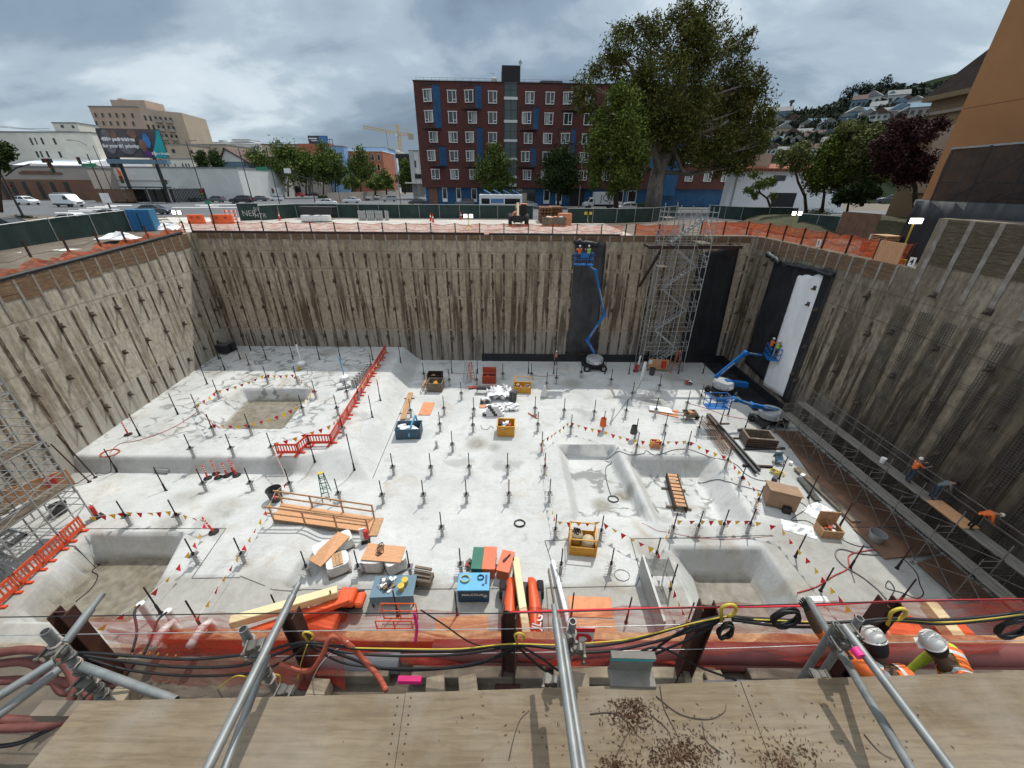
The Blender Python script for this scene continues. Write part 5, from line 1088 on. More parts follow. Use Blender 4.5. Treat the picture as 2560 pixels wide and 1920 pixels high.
rim('loose orange net barrier along the top of the left wall',[(XL(42)-.35,42,14.12),(XL(32)-.35,32,gz(32)+.02),(XL(24)-.35,24,13.12),(XL(12)-.35,12,13.12)],h=1.1,net='net_orange',sag=.3,nh=.75)
b=MB(); b.tube([(XL(y)-.02,y,gz(y)+.14) for y in (41,36,32,28,24,20,14)],.13,9); tag(b.build('drain_pipe',M['black_plastic'],smooth=True),'black drain pipe lying along the top edge of the left wall','pipe')
b=MB(); b.bar((-33,42.28,14.2),(-3,42.28,14.2),.2,.22); tag(b.build('edge_timber',M['rust_post']),'dark timber curb under the orange net of the far wall, left half','timber')
b=MB(); b.tube([(x,42.3,14.18+.02*math.sin(x)) for x in (-2.5,2,6,11)],.11,8); tag(b.build('drain_pipe',M['black_plastic'],smooth=True),'black drain pipe along the far wall top left of the stair tower','pipe')
# ================================================================ ground anchors on the pit floor
def ath(px,py,h):
 z=h
 for i in range(14): p=at(px,py,z); z=z*.35+(fz(p.x,p.y)+h)*.65
 return V((p.x,p.y,fz(p.x,p.y)+h))
mat('sleeve_grey',(.44,.45,.45),.55,.15,6,.2,0,(.30,.29,.27),.4); mat('plate_steel',(.20,.205,.21),.5,.25,6,.5,0,(.12,.09,.07),.45); mat('rod_black',(.022,.022,.024),.55,.3,6,.3); mat('rod_rust',(.05,.03,.024),.7,.3,6,.3); mat('stud_steel',(.28,.28,.28),.5,.2,6,.5)
mat('flag_red',(.62,.015,.03),.6,.1); mat('flag_yellow',(.80,.50,.03),.6,.1); mat('cord_white',(.62,.60,.55),.8); mat('tape_red',(.5,.03,.03),.6)
def anchor_proto():
 r=T('ground_anchor','x','ground anchor',(0,0,-50))
 b=MB(); b.tube([(0,0,-.05),(0,0,.70)],.095,12); b.tube([(0,0,-.02),(0,0,.03)],.13,10); b.build('sleeve',M['sleeve_grey'],r,smooth='auto')
 b=MB(); b.box((0,0,.72),(.36,.36,.035),rz=.15); b.build('bearing_plate',M['plate_steel'],r)
 b=MB(); b.cyl((0,0,.737),(0,0,.84),.065,n=6); b.cyl((0,0,.84),(0,0,.87),.085,n=8); b.build('nut',M['rod_black'],r)
 b=MB(); b.cyl((0,0,.7),(0,0,1.93),.034,n=7); b.build('rod',M['rod_black'],r)
 b=MB()
 for k in range(5):
  z=.13+k*.115
  for s_ in(-1,1): b.cyl((s_*.08,.03*(k%2),z),(s_*.31,.03*(k%2),z),.009,n=4)
 b.build('studs',M['stud_steel'],r); return r
def rod_proto(h):
 r=T('anchor_rod','x','anchor rod',(0,0,-50)); b=MB(); b.cyl((0,0,-.03),(0,0,.05),.11,.09,8); b.cyl((0,0,.02),(0,0,.62),.062,.055,8); b.build('coupler',M['rod_black'],r)
 b=MB(); b.cyl((0,0,.6),(0,0,h),.036,n=7); b.build('rod',M['rod_rust'] if h<2.5 else M['rod_black'],r); return r
AP=[None]; RP={}
OW=['leftmost','second','third','fourth','fifth','sixth','seventh','eighth','ninth','tenth','eleventh','twelfth','thirteenth','fourteenth']
ANCH=[('in the shaded row right of the slope',[(1061,949),(1124,965),(1192,965),(1257,949),(1328,949),(1390,960),(1452,945),(1526,964)]),
 ('level with the white block pile',[(1028,1043),(1154,999),(1366,973),(1646,979)]),
 ('in the row behind the skips',[(1111,1037),(1185,1040),(1337,1037),(1409,1042),(1484,1046),(1563,1043),(1637,1040),(1715,1023),(1749,1005),(1579,999),(1527,966)]),
 ('in the row between the two skips',[(1101,1078),(1183,1080),(1344,1078),(1426,1085),(1507,1076)]),
 ('past the small plywood tool box',[(1587,1096),(1660,1081),(1743,1087)]),
 ('right behind the paired square pits',[(1589,1132),(1653,1131),(1716,1128),(1813,1170)]),
 ('in the short row below the blue skip',[(1132,1129),(1354,1130)]),
 ('in the upper middle floor row',[(985,1187),(1079,1187),(1174,1186),(1269,1186),(1361,1186)]),
 ('in the lower middle floor row',[(851,1254),(959,1258),(1061,1257),(1167,1257),(1272,1255),(1373,1254)]),
 ('between ramp and yellow cage basket',[(1106,1340),(1387,1345),(1500,1349)]),
 ('in front of the paired square pits',[(1678,1341),(1740,1337),(1802,1333),(1867,1331),(1888,1271),(1847,1216)]),
 ('in the row beside the wrapped pallets',[(773,1439),(901,1439),(1027,1439),(1153,1433),(1401,1433),(1524,1432),(1636,1405)]),
 ('behind the shallow upper slab pit',[(549,997),(671,960),(745,960),(791,997),(628,928)]),
 ('by the long red barrier row',[(760,1038),(870,996),(846,1038),(860,1088),(931,928),(948,928),(898,1000)]),
 ('just before the shallow upper pit',[(498,1035),(630,1088),(537,1088)]),
 ('on the front edge of the upper slab',[(485,1141),(585,1140),(685,1137)]),
 ('below the front edge of the upper slab',[(517,1229),(633,1227),(730,1229)]),
 ('behind the front left pit',[(328,1313),(452,1310)]),
 ('right of the front left pit',[(496,1410),(613,1408)])]
seen=[]
def anchors():
 pr=anchor_proto()
 first=True
 for ph,L in ANCH:
  P=[]
  for q in L:
   p=atf(*q)
   if any((p-s_).length<.9 for s_ in seen): continue
   seen.append(p); P.append(p)
  P.sort(key=lambda p:p.x/p.y)
  for i,p in enumerate(P):
   lb=OW[i]+' ground anchor '+('' if i==0 else 'from the left ')+ph if len(P)>1 else f'single ground anchor {ph}'
   if first: o=pr; o.location=p; o['label']=lb; o['group']='ground anchors on grey sleeves'; o.rotation_euler=(0,0,0); first=False
   else: o=dup(pr,p,rnd(-.12,.12),lb,'ground anchors on grey sleeves')
 H={}
 RODS=[('thin rod standing along the foot of the left wall',[(350,1089),(280,1157),(190,1229),(445,1036)],2.0),
     ('tall rod in the shaded back strip',[(518,960),(548,898)],3.3),
     ('short rod in the shaded back strip',[(563,926),(601,898),(627,876),(666,898),(733,898),(799,898),(851,897),(932,900),(1002,906)],2.0),
     ('rod standing on the slope right of the orange barrier',[(951,1001),(931,1043),(787,1154)],2.1),
     ('tall rod at the foot of the slab slope, front corner',[(886,1174)],3.1),
     ('rod on the floor left of the delineator posts',[(415,1227)],2.0),
     ('thin rod in the shade along the far wall',[(1130,933),(1194,934),(1321,934),(1384,934),(1512,935),(1572,935),(1695,935),(1757,933),(1812,916)],1.6),
     ('rod between rebar cage and blue lifts',[(1801,1058),(1820,1036),(1860,1078),(1843,946)],1.9),
     ('rod on the right hand floor near the plywood hut',[(1947,1197),(2020,1245),(2098,1317)],2.0),
     ('rod among the red hoses, right front floor',[(1988,1392),(2051,1477),(2125,1420),(2242,1421),(2247,1506)],1.8),
     ('rod on the front floor strip beyond the red net',[(1143,1540),(1283,1456),(1427,1545),(1565,1556),(1676,1472),(1713,1570),(705,1550),(845,1540),(995,1540),(402,1533),(503,1567)],1.9)]
 for ph,L,h in RODS:
  P=sorted([atf(*q) for q in L],key=lambda p:p.x/p.y)
  for i,p in enumerate(P):
   lb=OW[i]+('' if i==0 else ' from the left')+', '+ph if len(P)>1 else ph
   if h not in RP: o=RP[h]=rod_proto(h); o.location=p; o['label']=lb; o['group']='bare anchor rods'
   else: dup(RP[h],p,0,lb,'bare anchor rods')
anchors()
def long_pole(label,b_,t_,name='raking_pole'):
 p=atf(*b_); q=aty(*t_,p.y+.0); b=MB(); b.cyl((0,0,0),q-p,.04,n=7); b.cyl((0,0,0),(0,0,.06),.12,n=8); tag(b.build(name,M['rod_rust'],loc=p),label,'pole')
long_pole('left one of two tall red brown poles below the left stair scaffold',(224,1205),(127,1110)); long_pole('right one of two tall red brown poles below the left stair scaffold',(239,1194),(142,1086))
def pennants(label,pts,h=.98,sp=.52,sag=.10):
 P=[ath(q[0],q[1],q[2] if len(q)>2 else h) for q in pts]; o=P[0].copy(); r=T('pennant_line',label,'pennant line',o); cord=[]; k=0; fl=[]
 for a,c in zip(P,P[1:]):
  L=(c-a).length; n=max(2,int(L/sp))
  for i in range(n):
   t=i/n; p=a.lerp(c,t)-V((0,0,sag*min(L,5)*.4*math.sin(math.pi*t))); cord.append(p-o)
   t2=(i+.5)/n; q=a.lerp(c,t2)-V((0,0,sag*min(L,5)*.4*math.sin(math.pi*t2))); d=(c-a).normalized(); d.z=0; fl.append((q-o,d,k)); k+=1
 cord.append(P[-1]-o); b=MB(); b.tube(cord,.011,4); b.build('cord',M['cord_white'],r)
 for p,d,k in fl:
  nn=V((-d.y,d.x,0)); sw=rnd(-.35,.35); w_=.17; hh=rnd(.33,.40); b=MB(); tip=p+V((0,0,-hh*math.cos(sw)))+nn*hh*math.sin(sw)
  b.add([p-d*w_,p+d*w_,tip+d*rnd(-.05,.05)],[(0,1,2)]); b.build('pennant',M['flag_red' if k%2 else 'flag_yellow'],r,fix=False,solid=.006)
 return r
pennants('red and yellow pennant line looped round the shallow pit on the upper slab',[(488,1012),(539,978),(662,936),(737,936),(783,972),(749,1014),(623,1060),(524,1060),(488,1012)])
pennants('pennant line running along the orange barrier up to the far wall',[(678,1109),(769,1082),(831,1060),(876,1000),(921,935),(966,868)])
pennants('pennant line from the slab edge down past the black bucket to the front',[(678,1109),(720,1202),(689,1228),(655,1290),(599,1379),(550,1456),(480,1559)])
pennants('pennant line around the back and right side of the front left pit',[(217,1293),(269,1287),(310,1280),(431,1277),(512,1301),(477,1371),(405,1460),(318,1527),(231,1579)])
pennants('pennant line curving behind the paired square pits to the rebar cage',[(1354,1102),(1423,1054),(1507,1076),(1597,1101),(1663,1103),(1721,1101),(1821,1143),(1856,1184),(1905,1239),(1880,1298)])
pennants('pennant line down the left side of the paired square pits',[(1354,1102),(1366,1161),(1374,1231),(1389,1303),(1505,1304),(1570,1340),(1640,1372)])
pennants('pennant line in front of the paired pits and along the right floor edge',[(1685,1300),(1746,1301),(1812,1300),(1879,1301),(1951,1316),(2033,1410),(2094,1485),(2134,1531),(2170,1575)])
pennants('pennant line from the paired pits down beside the grey steel plate',[(1685,1300),(1645,1375),(1662,1418),(1685,1470),(1703,1517),(1726,1560)])
mat('barrier_red',(.62,.055,.025),.45,.08,2); mat('barrier_orange',(.66,.085,.03),.45,.08,2)
def barrier(label,a,c,mt='barrier_red',h=1.0,g=None):
 a=atf(*a) if not isinstance(a,V) else a; c=atf(*c) if not isinstance(c,V) else c; d=c-a; L=math.hypot(d.x,d.y); rz=math.atan2(d.y,d.x); r=T('safety_barrier',label,'barrier',a,rz,g); sl=d.z/L
 b=MB(); up=lambda u,z:(u,0,z+u*sl)
 for z,hh in ((.93,.14),(.28,.22)): b.bar(up(.02,z),up(L-.02,z),.05,hh)
 for u in (.06,L-.06): b.bar(up(u,.1),up(u,1.0),.05,.09,up=(1,0,0))
 n=max(5,int(L/.19))
 for i in range(1,n): b.bar(up(L*i/n,.39),up(L*i/n,.86),.035,.075,up=(1,0,0))
 b.build('panel',M[mt],r)
 for u in (.25,L-.25): b=MB(); b.box((u,0,.05+u*sl),(.12,.55,.1)); b.build('foot',M[mt],r)
 return r
BG='red plastic barriers on the slab edge'
barrier('red plastic barrier panel standing left of the zigzag, facing front',(694,1138),(750,1138),g=BG); barrier('red plastic barrier panel angled back in the zigzag',(749,1137),(774,1114),g=BG); barrier('red plastic barrier panel right of the zigzag before the long row',(774,1114),(831,1113),g=BG)
pa=atf(831,1113); pb=atf(967,880); nn=9
for i in range(nn):
 a=pa.lerp(pb,i/nn); c=pa.lerp(pb,(i+.96)/nn); a.z=fz(a.x,a.y); c.z=fz(c.x,c.y)
 barrier(f'{OW[i]} red barrier panel from the front in the long row climbing to the far wall' if i else 'nearest red barrier panel of the long row climbing to the far wall',a,c,g=BG)
pa=atf(217,1320); pb=atf(-90,1606)
for i in range(5):
 a=pa.lerp(pb,i/5); c=pa.lerp(pb,(i+.97)/5); a.z=fz(a.x,a.y); c.z=fz(c.x,c.y)
 barrier(f'{["farthest","second farthest","third farthest","fourth farthest","nearest"][i]} orange barrier panel beside the front left pit',a,c,'barrier_orange',g='orange barriers beside the front left pit')
def delin(label,px,py,tilt=(0,0)):
 p=atf(px,py); r=T('delineator_post',label,'delineator',p,0,'red delineator posts'); b=MB(); b.lathe([(.27,0),(.27,.06),(.12,.10)],n=8); b.build('base',M['black_rubber'],r)
 t=V((tilt[0],tilt[1],1)).normalized(); b=MB(); b.cyl(t*.08,t*1.08,.06,.045,9); b.cyl(t*1.08,t*1.16,.025,.05,7); b.build('tube',M['barrier_red'],r,smooth='auto')
 for k in (.6,.78,.95): b=MB(); b.cyl(t*k,t*(k+.06),.058,.056,9); b.build('white_band',M['white_paint'],r)
for lb,a in (('leftmost small delineator of the cluster before the slab step',(520,1196)),('second delineator from the left in the cluster before the slab step',(546,1194)),('third delineator from the left in the cluster before the slab step',(568,1190)),('rightmost tall delineator in the cluster before the slab step',(592,1189)),('delineator half hidden behind the second one of the cluster',(541,1184)),('delineator half hidden behind the rightmost one of the cluster',(583,1180)),('lone delineator on the upper slab near the left wall',(321,1087))): delin(lb,*a)
delin('leaning delineator holding the pennant line at the front left pit',535,1331,(-.35,.1))
def obox(name,label,cat,ctr,dims,rz,mt,wall=.05,parts=(),cage=False,rim=True,floor_=True):
 L,W,H=dims; r=T(name,label,cat,ctr,rz); b=MB()
 if cage:
  for z in (.04,H*.5,H):
   for s_ in(-1,1): b.box((0,s_*W/2,z),(L+.05,.05,.06)); b.box((s_*L/2,0,z),(.05,W-.05,.059))
  for i in(-1,1):
   for j in(-1,1): b.box((i*L/2,j*W/2,H/2),(.075,.075,H+.06))
  b.box((0,0,.05),(L,W,.04)); b.build('frame',M[mt],r)
  for s_,ax in ((-1,0),(1,0),(-1,1),(1,1)):
   q=MB()
   if ax==0: q.box((0,s_*(W/2-.01),H*.28),(L-.1,.015,H*.52))
   else: q.box((s_*(L/2-.01),0,H*.28),(.015,W-.1,H*.52))
   q.build('side_panel',M[mt],r)
 else:
  for s_ in(-1,1): b.box((0,s_*(W/2-wall/2),H/2),(L,wall,H)); b.box((s_*(L/2-wall/2),0,H/2),(wall,W-2*wall,H))
  b.box((0,0,.04),(L-2*wall,W-2*wall,.08)); b.build('bin_body',M[mt],r)
  if rim:
   q=MB()
   for s_ in(-1,1): q.box((0,s_*W/2,H),(L+.08,.08,.07)); q.box((s_*L/2,0,H),(.08,W-.08,.069))
   q.build('rim',M[mt],r)
 return r
def junk(r,n,L,W,z,mts,s0=.25,nm='contents'):
 for k in range(n):
  b=MB(); R=Matrix.Rotation(rnd(0,6),3,'Z')@Matrix.Rotation(rnd(-.5,.5),3,'X'); b.box((rnd(-L,L)*.36,rnd(-W,W)*.36,z+rnd(-.1,.15)),(s0*rnd(.6,2),s0*rnd(.4,1.2),s0*rnd(.15,.6)),R=R); b.build(nm,M[random.choice(mts)],r)
mat('skip_blue',(.045,.10,.145),.6,.3,2,.1,.2,(.08,.05,.03),.42); mat('skip_yellow',(.60,.30,.035),.55,.15,2,0,.1,(.25,.12,.03),.38); mat('box_orange',(.62,.14,.06),.5,.1,2,0,0,(.4,.10,.06),.35); mat('box_green',(.012,.13,.085),.5,.15,2); mat('box_red',(.42,.06,.03),.5,.15,2); mat('cardboard',(.30,.20,.13),.85,.12,2); mat('job_blue',(.018,.055,.12),.5,.15,2); mat('job_top',(.10,.36,.62),.5,.1,2); mat('steel_plate',(.33,.345,.35),.55,.12,1,.3,0,(.22,.21,.2),.4); mat('foam_white',(.78,.79,.80),.7,.06,3); mat('dark_block',(.07,.07,.075),.7,.2,3); mat('wrap_film',(.62,.62,.61),.35,.15,5); mat('cream_boom',(.66,.56,.33),.45,.06,2); mat('lift_orange',(.68,.10,.03),.4,.08,2); mat('lift_blue',(.012,.13,.40),.4,.15,2,0,0,(.01,.06,.2),.35); mat('lift_grey',(.34,.36,.37),.45,.1,2); mat('burlap',(.42,.36,.24),.9,.3,7)
r=obox('skip_bin','dark blue steel skip with sling arm and white debris inside','skip',atf(1021,1096)+V((0,.5,0)),(2.0,1.3,.95),rad(4),'skip_blue'); junk(r,9,2.0,1.3,.55,['foam_white','foam_white','grey_wall'],.4)
b=MB(); b.bar((.1,-.5,.75),(.55,.5,1.6),.12); b.bar((.1,-.72,.3),(.1,-.5,.78),.12); b.bar((.55,.5,1.6),(.6,.62,1.0),.1); b.build('sling_arm',M['job_top'],r)
r=obox('skip_bin','yellow steel skip full of mixed scrap behind the brown floor stain','skip',atf(1265,1089)+V((0,.45,0)),(1.45,1.25,1.0),rad(-2),'skip_yellow'); junk(r,14,1.4,1.2,.72,['foam_white','timber','rod_black','box_red','grey_wall'],.3); b=MB(); b.box((0,-.67,.62),(.4,.06,.25)); b.build('latch',M['skip_yellow'],r)
r=obox('cage_basket','yellow cage basket holding two cream bags behind the front row','basket',atf(1458,1387)+V((0,.55,0)),(1.45,1.25,1.25),rad(-6),'skip_yellow',cage=True)
for u,v_,z,mm in ((-.35,.2,.5,'burlap'),(.3,-.15,.45,'burlap')): q=MB(); q.lathe([(.05,0),(.36,.05),(.38,.55),(.3,.75),(.05,.8)],(u,v_,z-.3),12); q.build('bag',M[mm],r,smooth=True)
b=MB()
for k in range(12): a=rnd(0,6.28); b.tube([(-.35+.25*math.cos(a),.2+.25*math.sin(a),.98),(-.35+rnd(-.2,.2),.2+rnd(-.2,.2),1.08),(-.35+.25*math.cos(a+2),.2+.25*math.sin(a+2),.98)],.018,4)
b.build('cable_heap',M['rod_black'],r)
r=obox('cage_basket','small orange cage basket behind the pile of white blocks','basket',atf(1306,981)+V((0,.4,0)),(1.7,1.2,1.3),rad(-3),'skip_yellow',cage=True); junk(r,6,1.5,1.0,.5,['foam_white','cardboard','grey_wall'],.4)
r=obox('wooden_crate','brown wooden crate with yellow contents beside sawhorses','crate',atf(1088,979)+V((0,.5,0)),(1.5,1.3,.95),rad(-2),'timber_old'); junk(r,6,1.3,1.1,.5,['skip_yellow','timber','dark_block'],.35)
r=obox('wooden_crate','dark open crate directly behind the brown wooden crate','crate',atf(1087,961)+V((0,.55,0)),(1.5,1.1,1.0),0,'rod_rust'); junk(r,3,1.3,1,.5,['box_red','timber'],.35)
def sawhorse(label,px,py,rz,mt='timber'):
 p=atf(px,py); r=T('sawhorse',label,'sawhorse',p,rz); b=MB(); b.box((0,0,.78),(1.0,.1,.1)); b.build('beam',M[mt],r)
 for i in(-1,1):
  for j in(-1,1): b=MB(); b.bar((i*.42,0,.76),(i*.48,j*.3,0),.05); b.build('leg',M[mt],r)
sawhorse('wooden sawhorse left of the brown crate',1062,977,rad(80)); sawhorse('wooden sawhorse behind the left one near the crate',1066,968,rad(85))
def jobbox(label,ctr,dims,rz,mt,top=None,lid=False,name='job_box'):
 L,W,H=dims; r=T(name,label,'tool chest',ctr,rz)
 b=MB();
 if lid:
  for s_ in(-1,1): b.box((0,s_*(W/2-.03),H/2+.06),(L,.06,H)); b.box((s_*(L/2-.03),0,H/2+.06),(.06,W-.12,H))
  b.box((0,0,.12),(L-.1,W-.1,.06))
 else: b.box((0,0,H/2+.06),(L,W,H))
 b.build('body',M[mt],r,bevel=.02)
 b=MB()
 if lid: b.box((0,W/2+.04,H+.06+W*.42),(L,.07,W*.85))
 else: b.box((0,0,H+.10),(L+.04,W+.04,.07))
 b.build('lid',M[top or mt],r,bevel=.015)
 for s_ in(-1,1): b=MB(); b.box((s_*L*.38,0,.03),(.1,W*.9,.06)); b.build('skid',M['rod_black'],r)
 return r
r=jobbox('red tool chest with raised lid near the far wall',atf(1223,960)+V((0,.4,0)),(1.45,.8,.85),0,'box_red',lid=True); junk(r,5,1.2,.6,.7,['rod_black','timber'],.25)
lettering('TOOLS',.16,M['white_paint'],r,(.0,-.42,.5),(rad(90),0,0)) if 0 else None
r=jobbox('long green tool chest left of the orange ones',atf(1196,1440)+V((0,.55,0)),(.68,1.35,.62),rad(-1),'box_green'); jobbox('orange tool chest touching the green one',atf(1223,1443)+V((0,.6,0)),(.66,1.4,.66),rad(-2),'box_orange')
r=jobbox('orange tool chest standing apart with a black tool on its lid',atf(1261,1448)+V((.06,.55,0)),(.66,1.3,.62),rad(-14),'box_orange'); b=MB(); b.bar((.0,.1,.80),(.15,.4,.84),.06); b.bar((0,.1,.80),(-.1,-.1,.80),.1); b.build('tool',M['rod_black'],r)
r=jobbox('blue tool chest with white lettering and cable coils on its lid',atf(1184,1508)+V((0,.5,0)),(1.55,.95,.85),rad(1),'job_blue','job_top'); lettering('MALCOLM',.22,M['white_wall'],r,(-.05,-.485,.62),(rad(90),0,0),bold=.006)
b=MB(); b.lathe([(.11,-.005),(.11,.005)],(.58,-.48,.52),14,Matrix.Rotation(rad(90),3,'X')); b.build('round_badge',M['grey_wall'],r)
def coil(parent,c,R,rr,mt,n=5,nm='cable_coil'):
 b=MB(); pts=[]
 for i in range(n*16): a=i/16*6.283; k=R*(1+.12*math.sin(i*.37)); pts.append((c[0]+k*math.cos(a),c[1]+k*math.sin(a)*.85,c[2]+rr+i*.0008+.012*math.sin(i*1.3)))
 b.tube(pts,rr,5); return b.build(nm,M[mt],parent)
mat('cable_black',(.012,.012,.013),.55,.2,4); mat('cable_yellow',(.55,.42,.05),.5,.12,4); mat('hose_red',(.40,.05,.04),.6,.15,4); mat('hose_orange',(.36,.08,.045),.6,.2,4); mat('hose_grey',(.20,.20,.20),.6,.2,4)
coil(r,(-.42,.1,.99),.22,.018,'cable_yellow',6); coil(r,(.35,.18,.99),.15,.015,'cable_black',5); b=MB(); b.box((.62,.1,1.0),(.1,.5,.012)); b.box((.48,-.2,1.0),(.12,.1,.02)); b.build('lid_vent',M['job_blue'],r)
for lb,q in (('black cable heap left of the green tool chest',(1172,1415)),('brown tool heap between the two orange tool chests',(1246,1420)),('small tool heap behind the orange tool chests',(1232,1390))):
 p=atf(*q); r=T('tool_heap',lb,'tool heap',p); junk(r,7,.5,.5,.1,['rod_black','box_red','timber_old','hose_grey'],.16); coil(r,(0,0,.05),.16,.018,'cable_black',3)
def sheet(label,q,th=.02,mt='ply_new',h=0,name='plywood_sheet'):
 P=[ath(*k,h) for k in q]; o=P[0].copy(); b=MB(); n=V((0,0,th)); vs=[p-o+V((0,0,.012)) for p in P]; b.add(vs+[v+n for v in vs],[(3,2,1,0),(4,5,6,7)]+[(i,(i+1)%4,(i+1)%4+4,i+4) for i in range(4)]); return tag(b.build(name,M[mt],loc=o),label,'plywood sheet')
Z3=lambda x,y:(920+x/3.456,840+y/3.456)
Z7=lambda x,y:(600+x/3.456,1200+y/3.456)
Z8=lambda x,y:(1100+x/3.456,1200+y/3.456)
Q4=lambda x,y:(1400+x/3.456,780+y/3.456)
Q1=lambda x,y:(1500+x/3.456,1100+y/3.456)
Q2=lambda x,y:(1920+x/3.456,1100+y/3.456)
sheet('reddish plywood sheet lying flat right of the plank stack',[Z3(480,575),Z3(577,578),Z3(537,687),Z3(433,685)],.05,'ply_rust' if 0 else 'ply_orange')
def planks(label,a,c,n,w_,th,mt='timber',layers=2,bear=True):
 a=atf(*a); c=atf(*c); d=c-a; L=math.hypot(d.x,d.y); r=T('plank_stack',label,'timber stack',a,math.atan2(d.y,d.x)); b=MB()
 for k in range(layers):
  for i in range(n): b=MB(); b.box((L/2+rnd(-.08,.08),(i-(n-1)/2)*w_,.1+th/2+k*th),(L-rnd(0,.2),w_*.93,th*.92)); b.build('plank',M[mt],r)
 if bear:
  for u in (.2,.75): b=MB(); b.box((L*u,0,.05),(.1,w_*n+.5,.09)); b.build('bearer',M['timber_old'],r)
planks('stack of fresh planks on two bearers behind the blue skip',Z3(370,500),Z3(300,735),3,.16,.06)
def ramp():
 A=ath(704,1258,.38); Bq=ath(937,1294,.18); Cq=ath(923,1330,.18); Dq=ath(682,1298,.38); r=T('timber_ramp','wooden walkway ramp with timber handrails over the floor step','ramp',A)
 g=[p-A for p in (A,Bq,Cq,Dq)]; n=7
 for i in range(n):
  a=g[0].lerp(g[3],(i+.5)/n); c=g[1].lerp(g[2],(i+.5)/n); wv=(g[3]-g[0]).length/n; b=MB(); b.bar(a,c,wv*.97,.05); b.build('deck_board',M['ply_new'],r)
 for s0,e0,nm in ((g[0],g[1],1),(g[3],g[2],2)):
  m=4
  for i in range(m): p=s0.lerp(e0,(i+.02)/(m-.96)); b=MB(); b.bar(p+V((0,0,-.35)),p+V((0,0,1.05)),.09,.05,up=(0,1,0)); b.build('rail_post',M['timber'],r)
  for z in (1.02,.52): b=MB(); b.bar(s0+V((-.25,0,z)),e0+V((.02,0,z)),.05,.1); b.build('handrail',M['timber'],r)
  b=MB(); b.bar(s0+V((0,0,-.12)),e0+V((0,0,-.12)),.05,.2); b.build('stringer',M['timber_old'],r)
 b=MB(); e=g[1].lerp(g[2],.5); d=(g[1]-g[0]).normalized(); b.bar(g[1]+d*.25+V((0,.1,-.1)),g[2]+d*.25+V((0,-.15,-.1)),.5,.06); b.build('toe_board',M['timber'],r)
ramp()
def pallet(label,ctr,dims,rz,mt='wrap_film',boards=True,h=None):
 L,W,H=dims; r=T('wrapped_pallet',label,'pallet',ctr,rz); b=MB(); g=[]
 for j in range(6):
  row=[]
  for i in range(24):
   a=i/24*6.283; k=1/max(abs(math.cos(a)),abs(math.sin(a))); k=min(k,1.25); bul=1+.05*math.sin(j/5*3.14)+rnd(-.025,.02); row.append((L/2*k*math.cos(a)*bul*.97,W/2*k*math.sin(a)*bul*.97,.12+(H-.12)*j/5))
  g.append(row+[row[0]])
 b.sheet(g); b.add(g[-1][:-1],[tuple(range(24))]); b.build('wrap',M[mt],r)
 b=MB()
 for k in range(5): b.box((0,(k-2)*W/4.4,.09),(L*1.02,W*.14,.03))
 for k in (-1,0,1): b.box((k*L*.43,0,.04),(.1,W,.07))
 b.build('pallet_base',M['timber_old'],r)
 if boards:
  for k in range(3): b=MB(); b.box((-.15+k*.17,0,H+.03+k*.006),(.15,W*.85,.05)); b.build('board',M['timber'],r)
 return r
pallet('film wrapped pallet with boards on top in front of the tilted plywood',atf(843,1437)+V((0,.35,0)),(1.15,1.0,.75),rad(28)); pallet('film wrapped pallet under the near end of the tilted plywood',atf(800,1405)+V((.1,.4,0)),(1.0,.9,.72),rad(35),boards=False); pallet('film wrapped pallet under the far end of the tilted plywood',atf(858,1372)+V((0,.2,0)),(1.0,.9,.72),rad(35),boards=False)
pallet('round bulging white bag under the left end of the scribbled plywood',atf(933,1430)+V((0,.4,0)),(1.15,1.1,.85),0,boards=False); pallet('angular wrapped pallet under the right end of the scribbled plywood',atf(985,1436)+V((0,.45,0)),(1.1,1.0,.85),rad(35),boards=False)
sheet('tilted narrow plywood sheet laid over two wrapped pallets',[(846,1330),(875,1342),(802,1418),(771,1400)],.03,'ply_new',h=.80)
o=sheet('plywood sheet with a tangle of wire on two wrapped pallets',[(921,1359),(1015,1368),(1001,1408),(902,1400)],.03,'ply_new',h=.90)
b=MB(); p=ath(950,1378,.95)
for k in range(7): a=rnd(0,6); b.tube([V((.25*math.cos(a+t)*math.sin(t*1.3),.35*math.sin(a+t*1.1)+.05*t,.02+.02*math.sin(t*3))) for t in [i*.35 for i in range(14)]],.012,4)
tag(b.build('wire_tangle',M['rod_rust'],loc=p),'rusty wire tangle lying on the second plywood sheet','wire')
sheet('OSB sheet in front of the white pipe, upper one',[(1420,1490),(1527,1494),(1533,1546),(1424,1542)],.02,'ply_orange'); sheet('OSB sheet under the upper one, seen through the red net',[(1424,1548),(1536,1550),(1550,1600),(1428,1600)],.02,'ply_new'); sheet('plywood deck patch seen through the net right of the lift cage',[(1092,1545),(1218,1538),(1222,1592),(1085,1598)],.04,'ply_new')
def ladder(label,px,py,h,rz,mt,spread=.5,w_=.45,name='stepladder',cap=None,p=None):
 p=p or atf(px,py); r=T(name,label,'ladder',p,rz)
 for s_,y0 in ((-1,-spread),(1,spread)):
  b=MB()
  for i in(-1,1): b.bar((i*w_/2*(1.0),y0,0),(i*w_*.32,s_*.05,h),.045,.03)
  n=int(h/.32)
  for k in range(1,n): t=k/n; b.bar((-w_/2*(1-t*.3),y0*(1-t),h*t),(w_/2*(1-t*.3),y0*(1-t),h*t),.03 if s_>0 else .07,.025)
  b.build('ladder_frame',M[mt],r)
 b=MB(); b.box((0,0,h+.02),(w_*.7,.2,.05)); b.build('top_cap',M[cap or mt],r)
mat('fibre_green',(.02,.13,.055),.5,.1); mat('fibre_orange',(.55,.12,.04),.5,.1); mat('alu',(.50,.51,.52),.35,.1,4,.6)
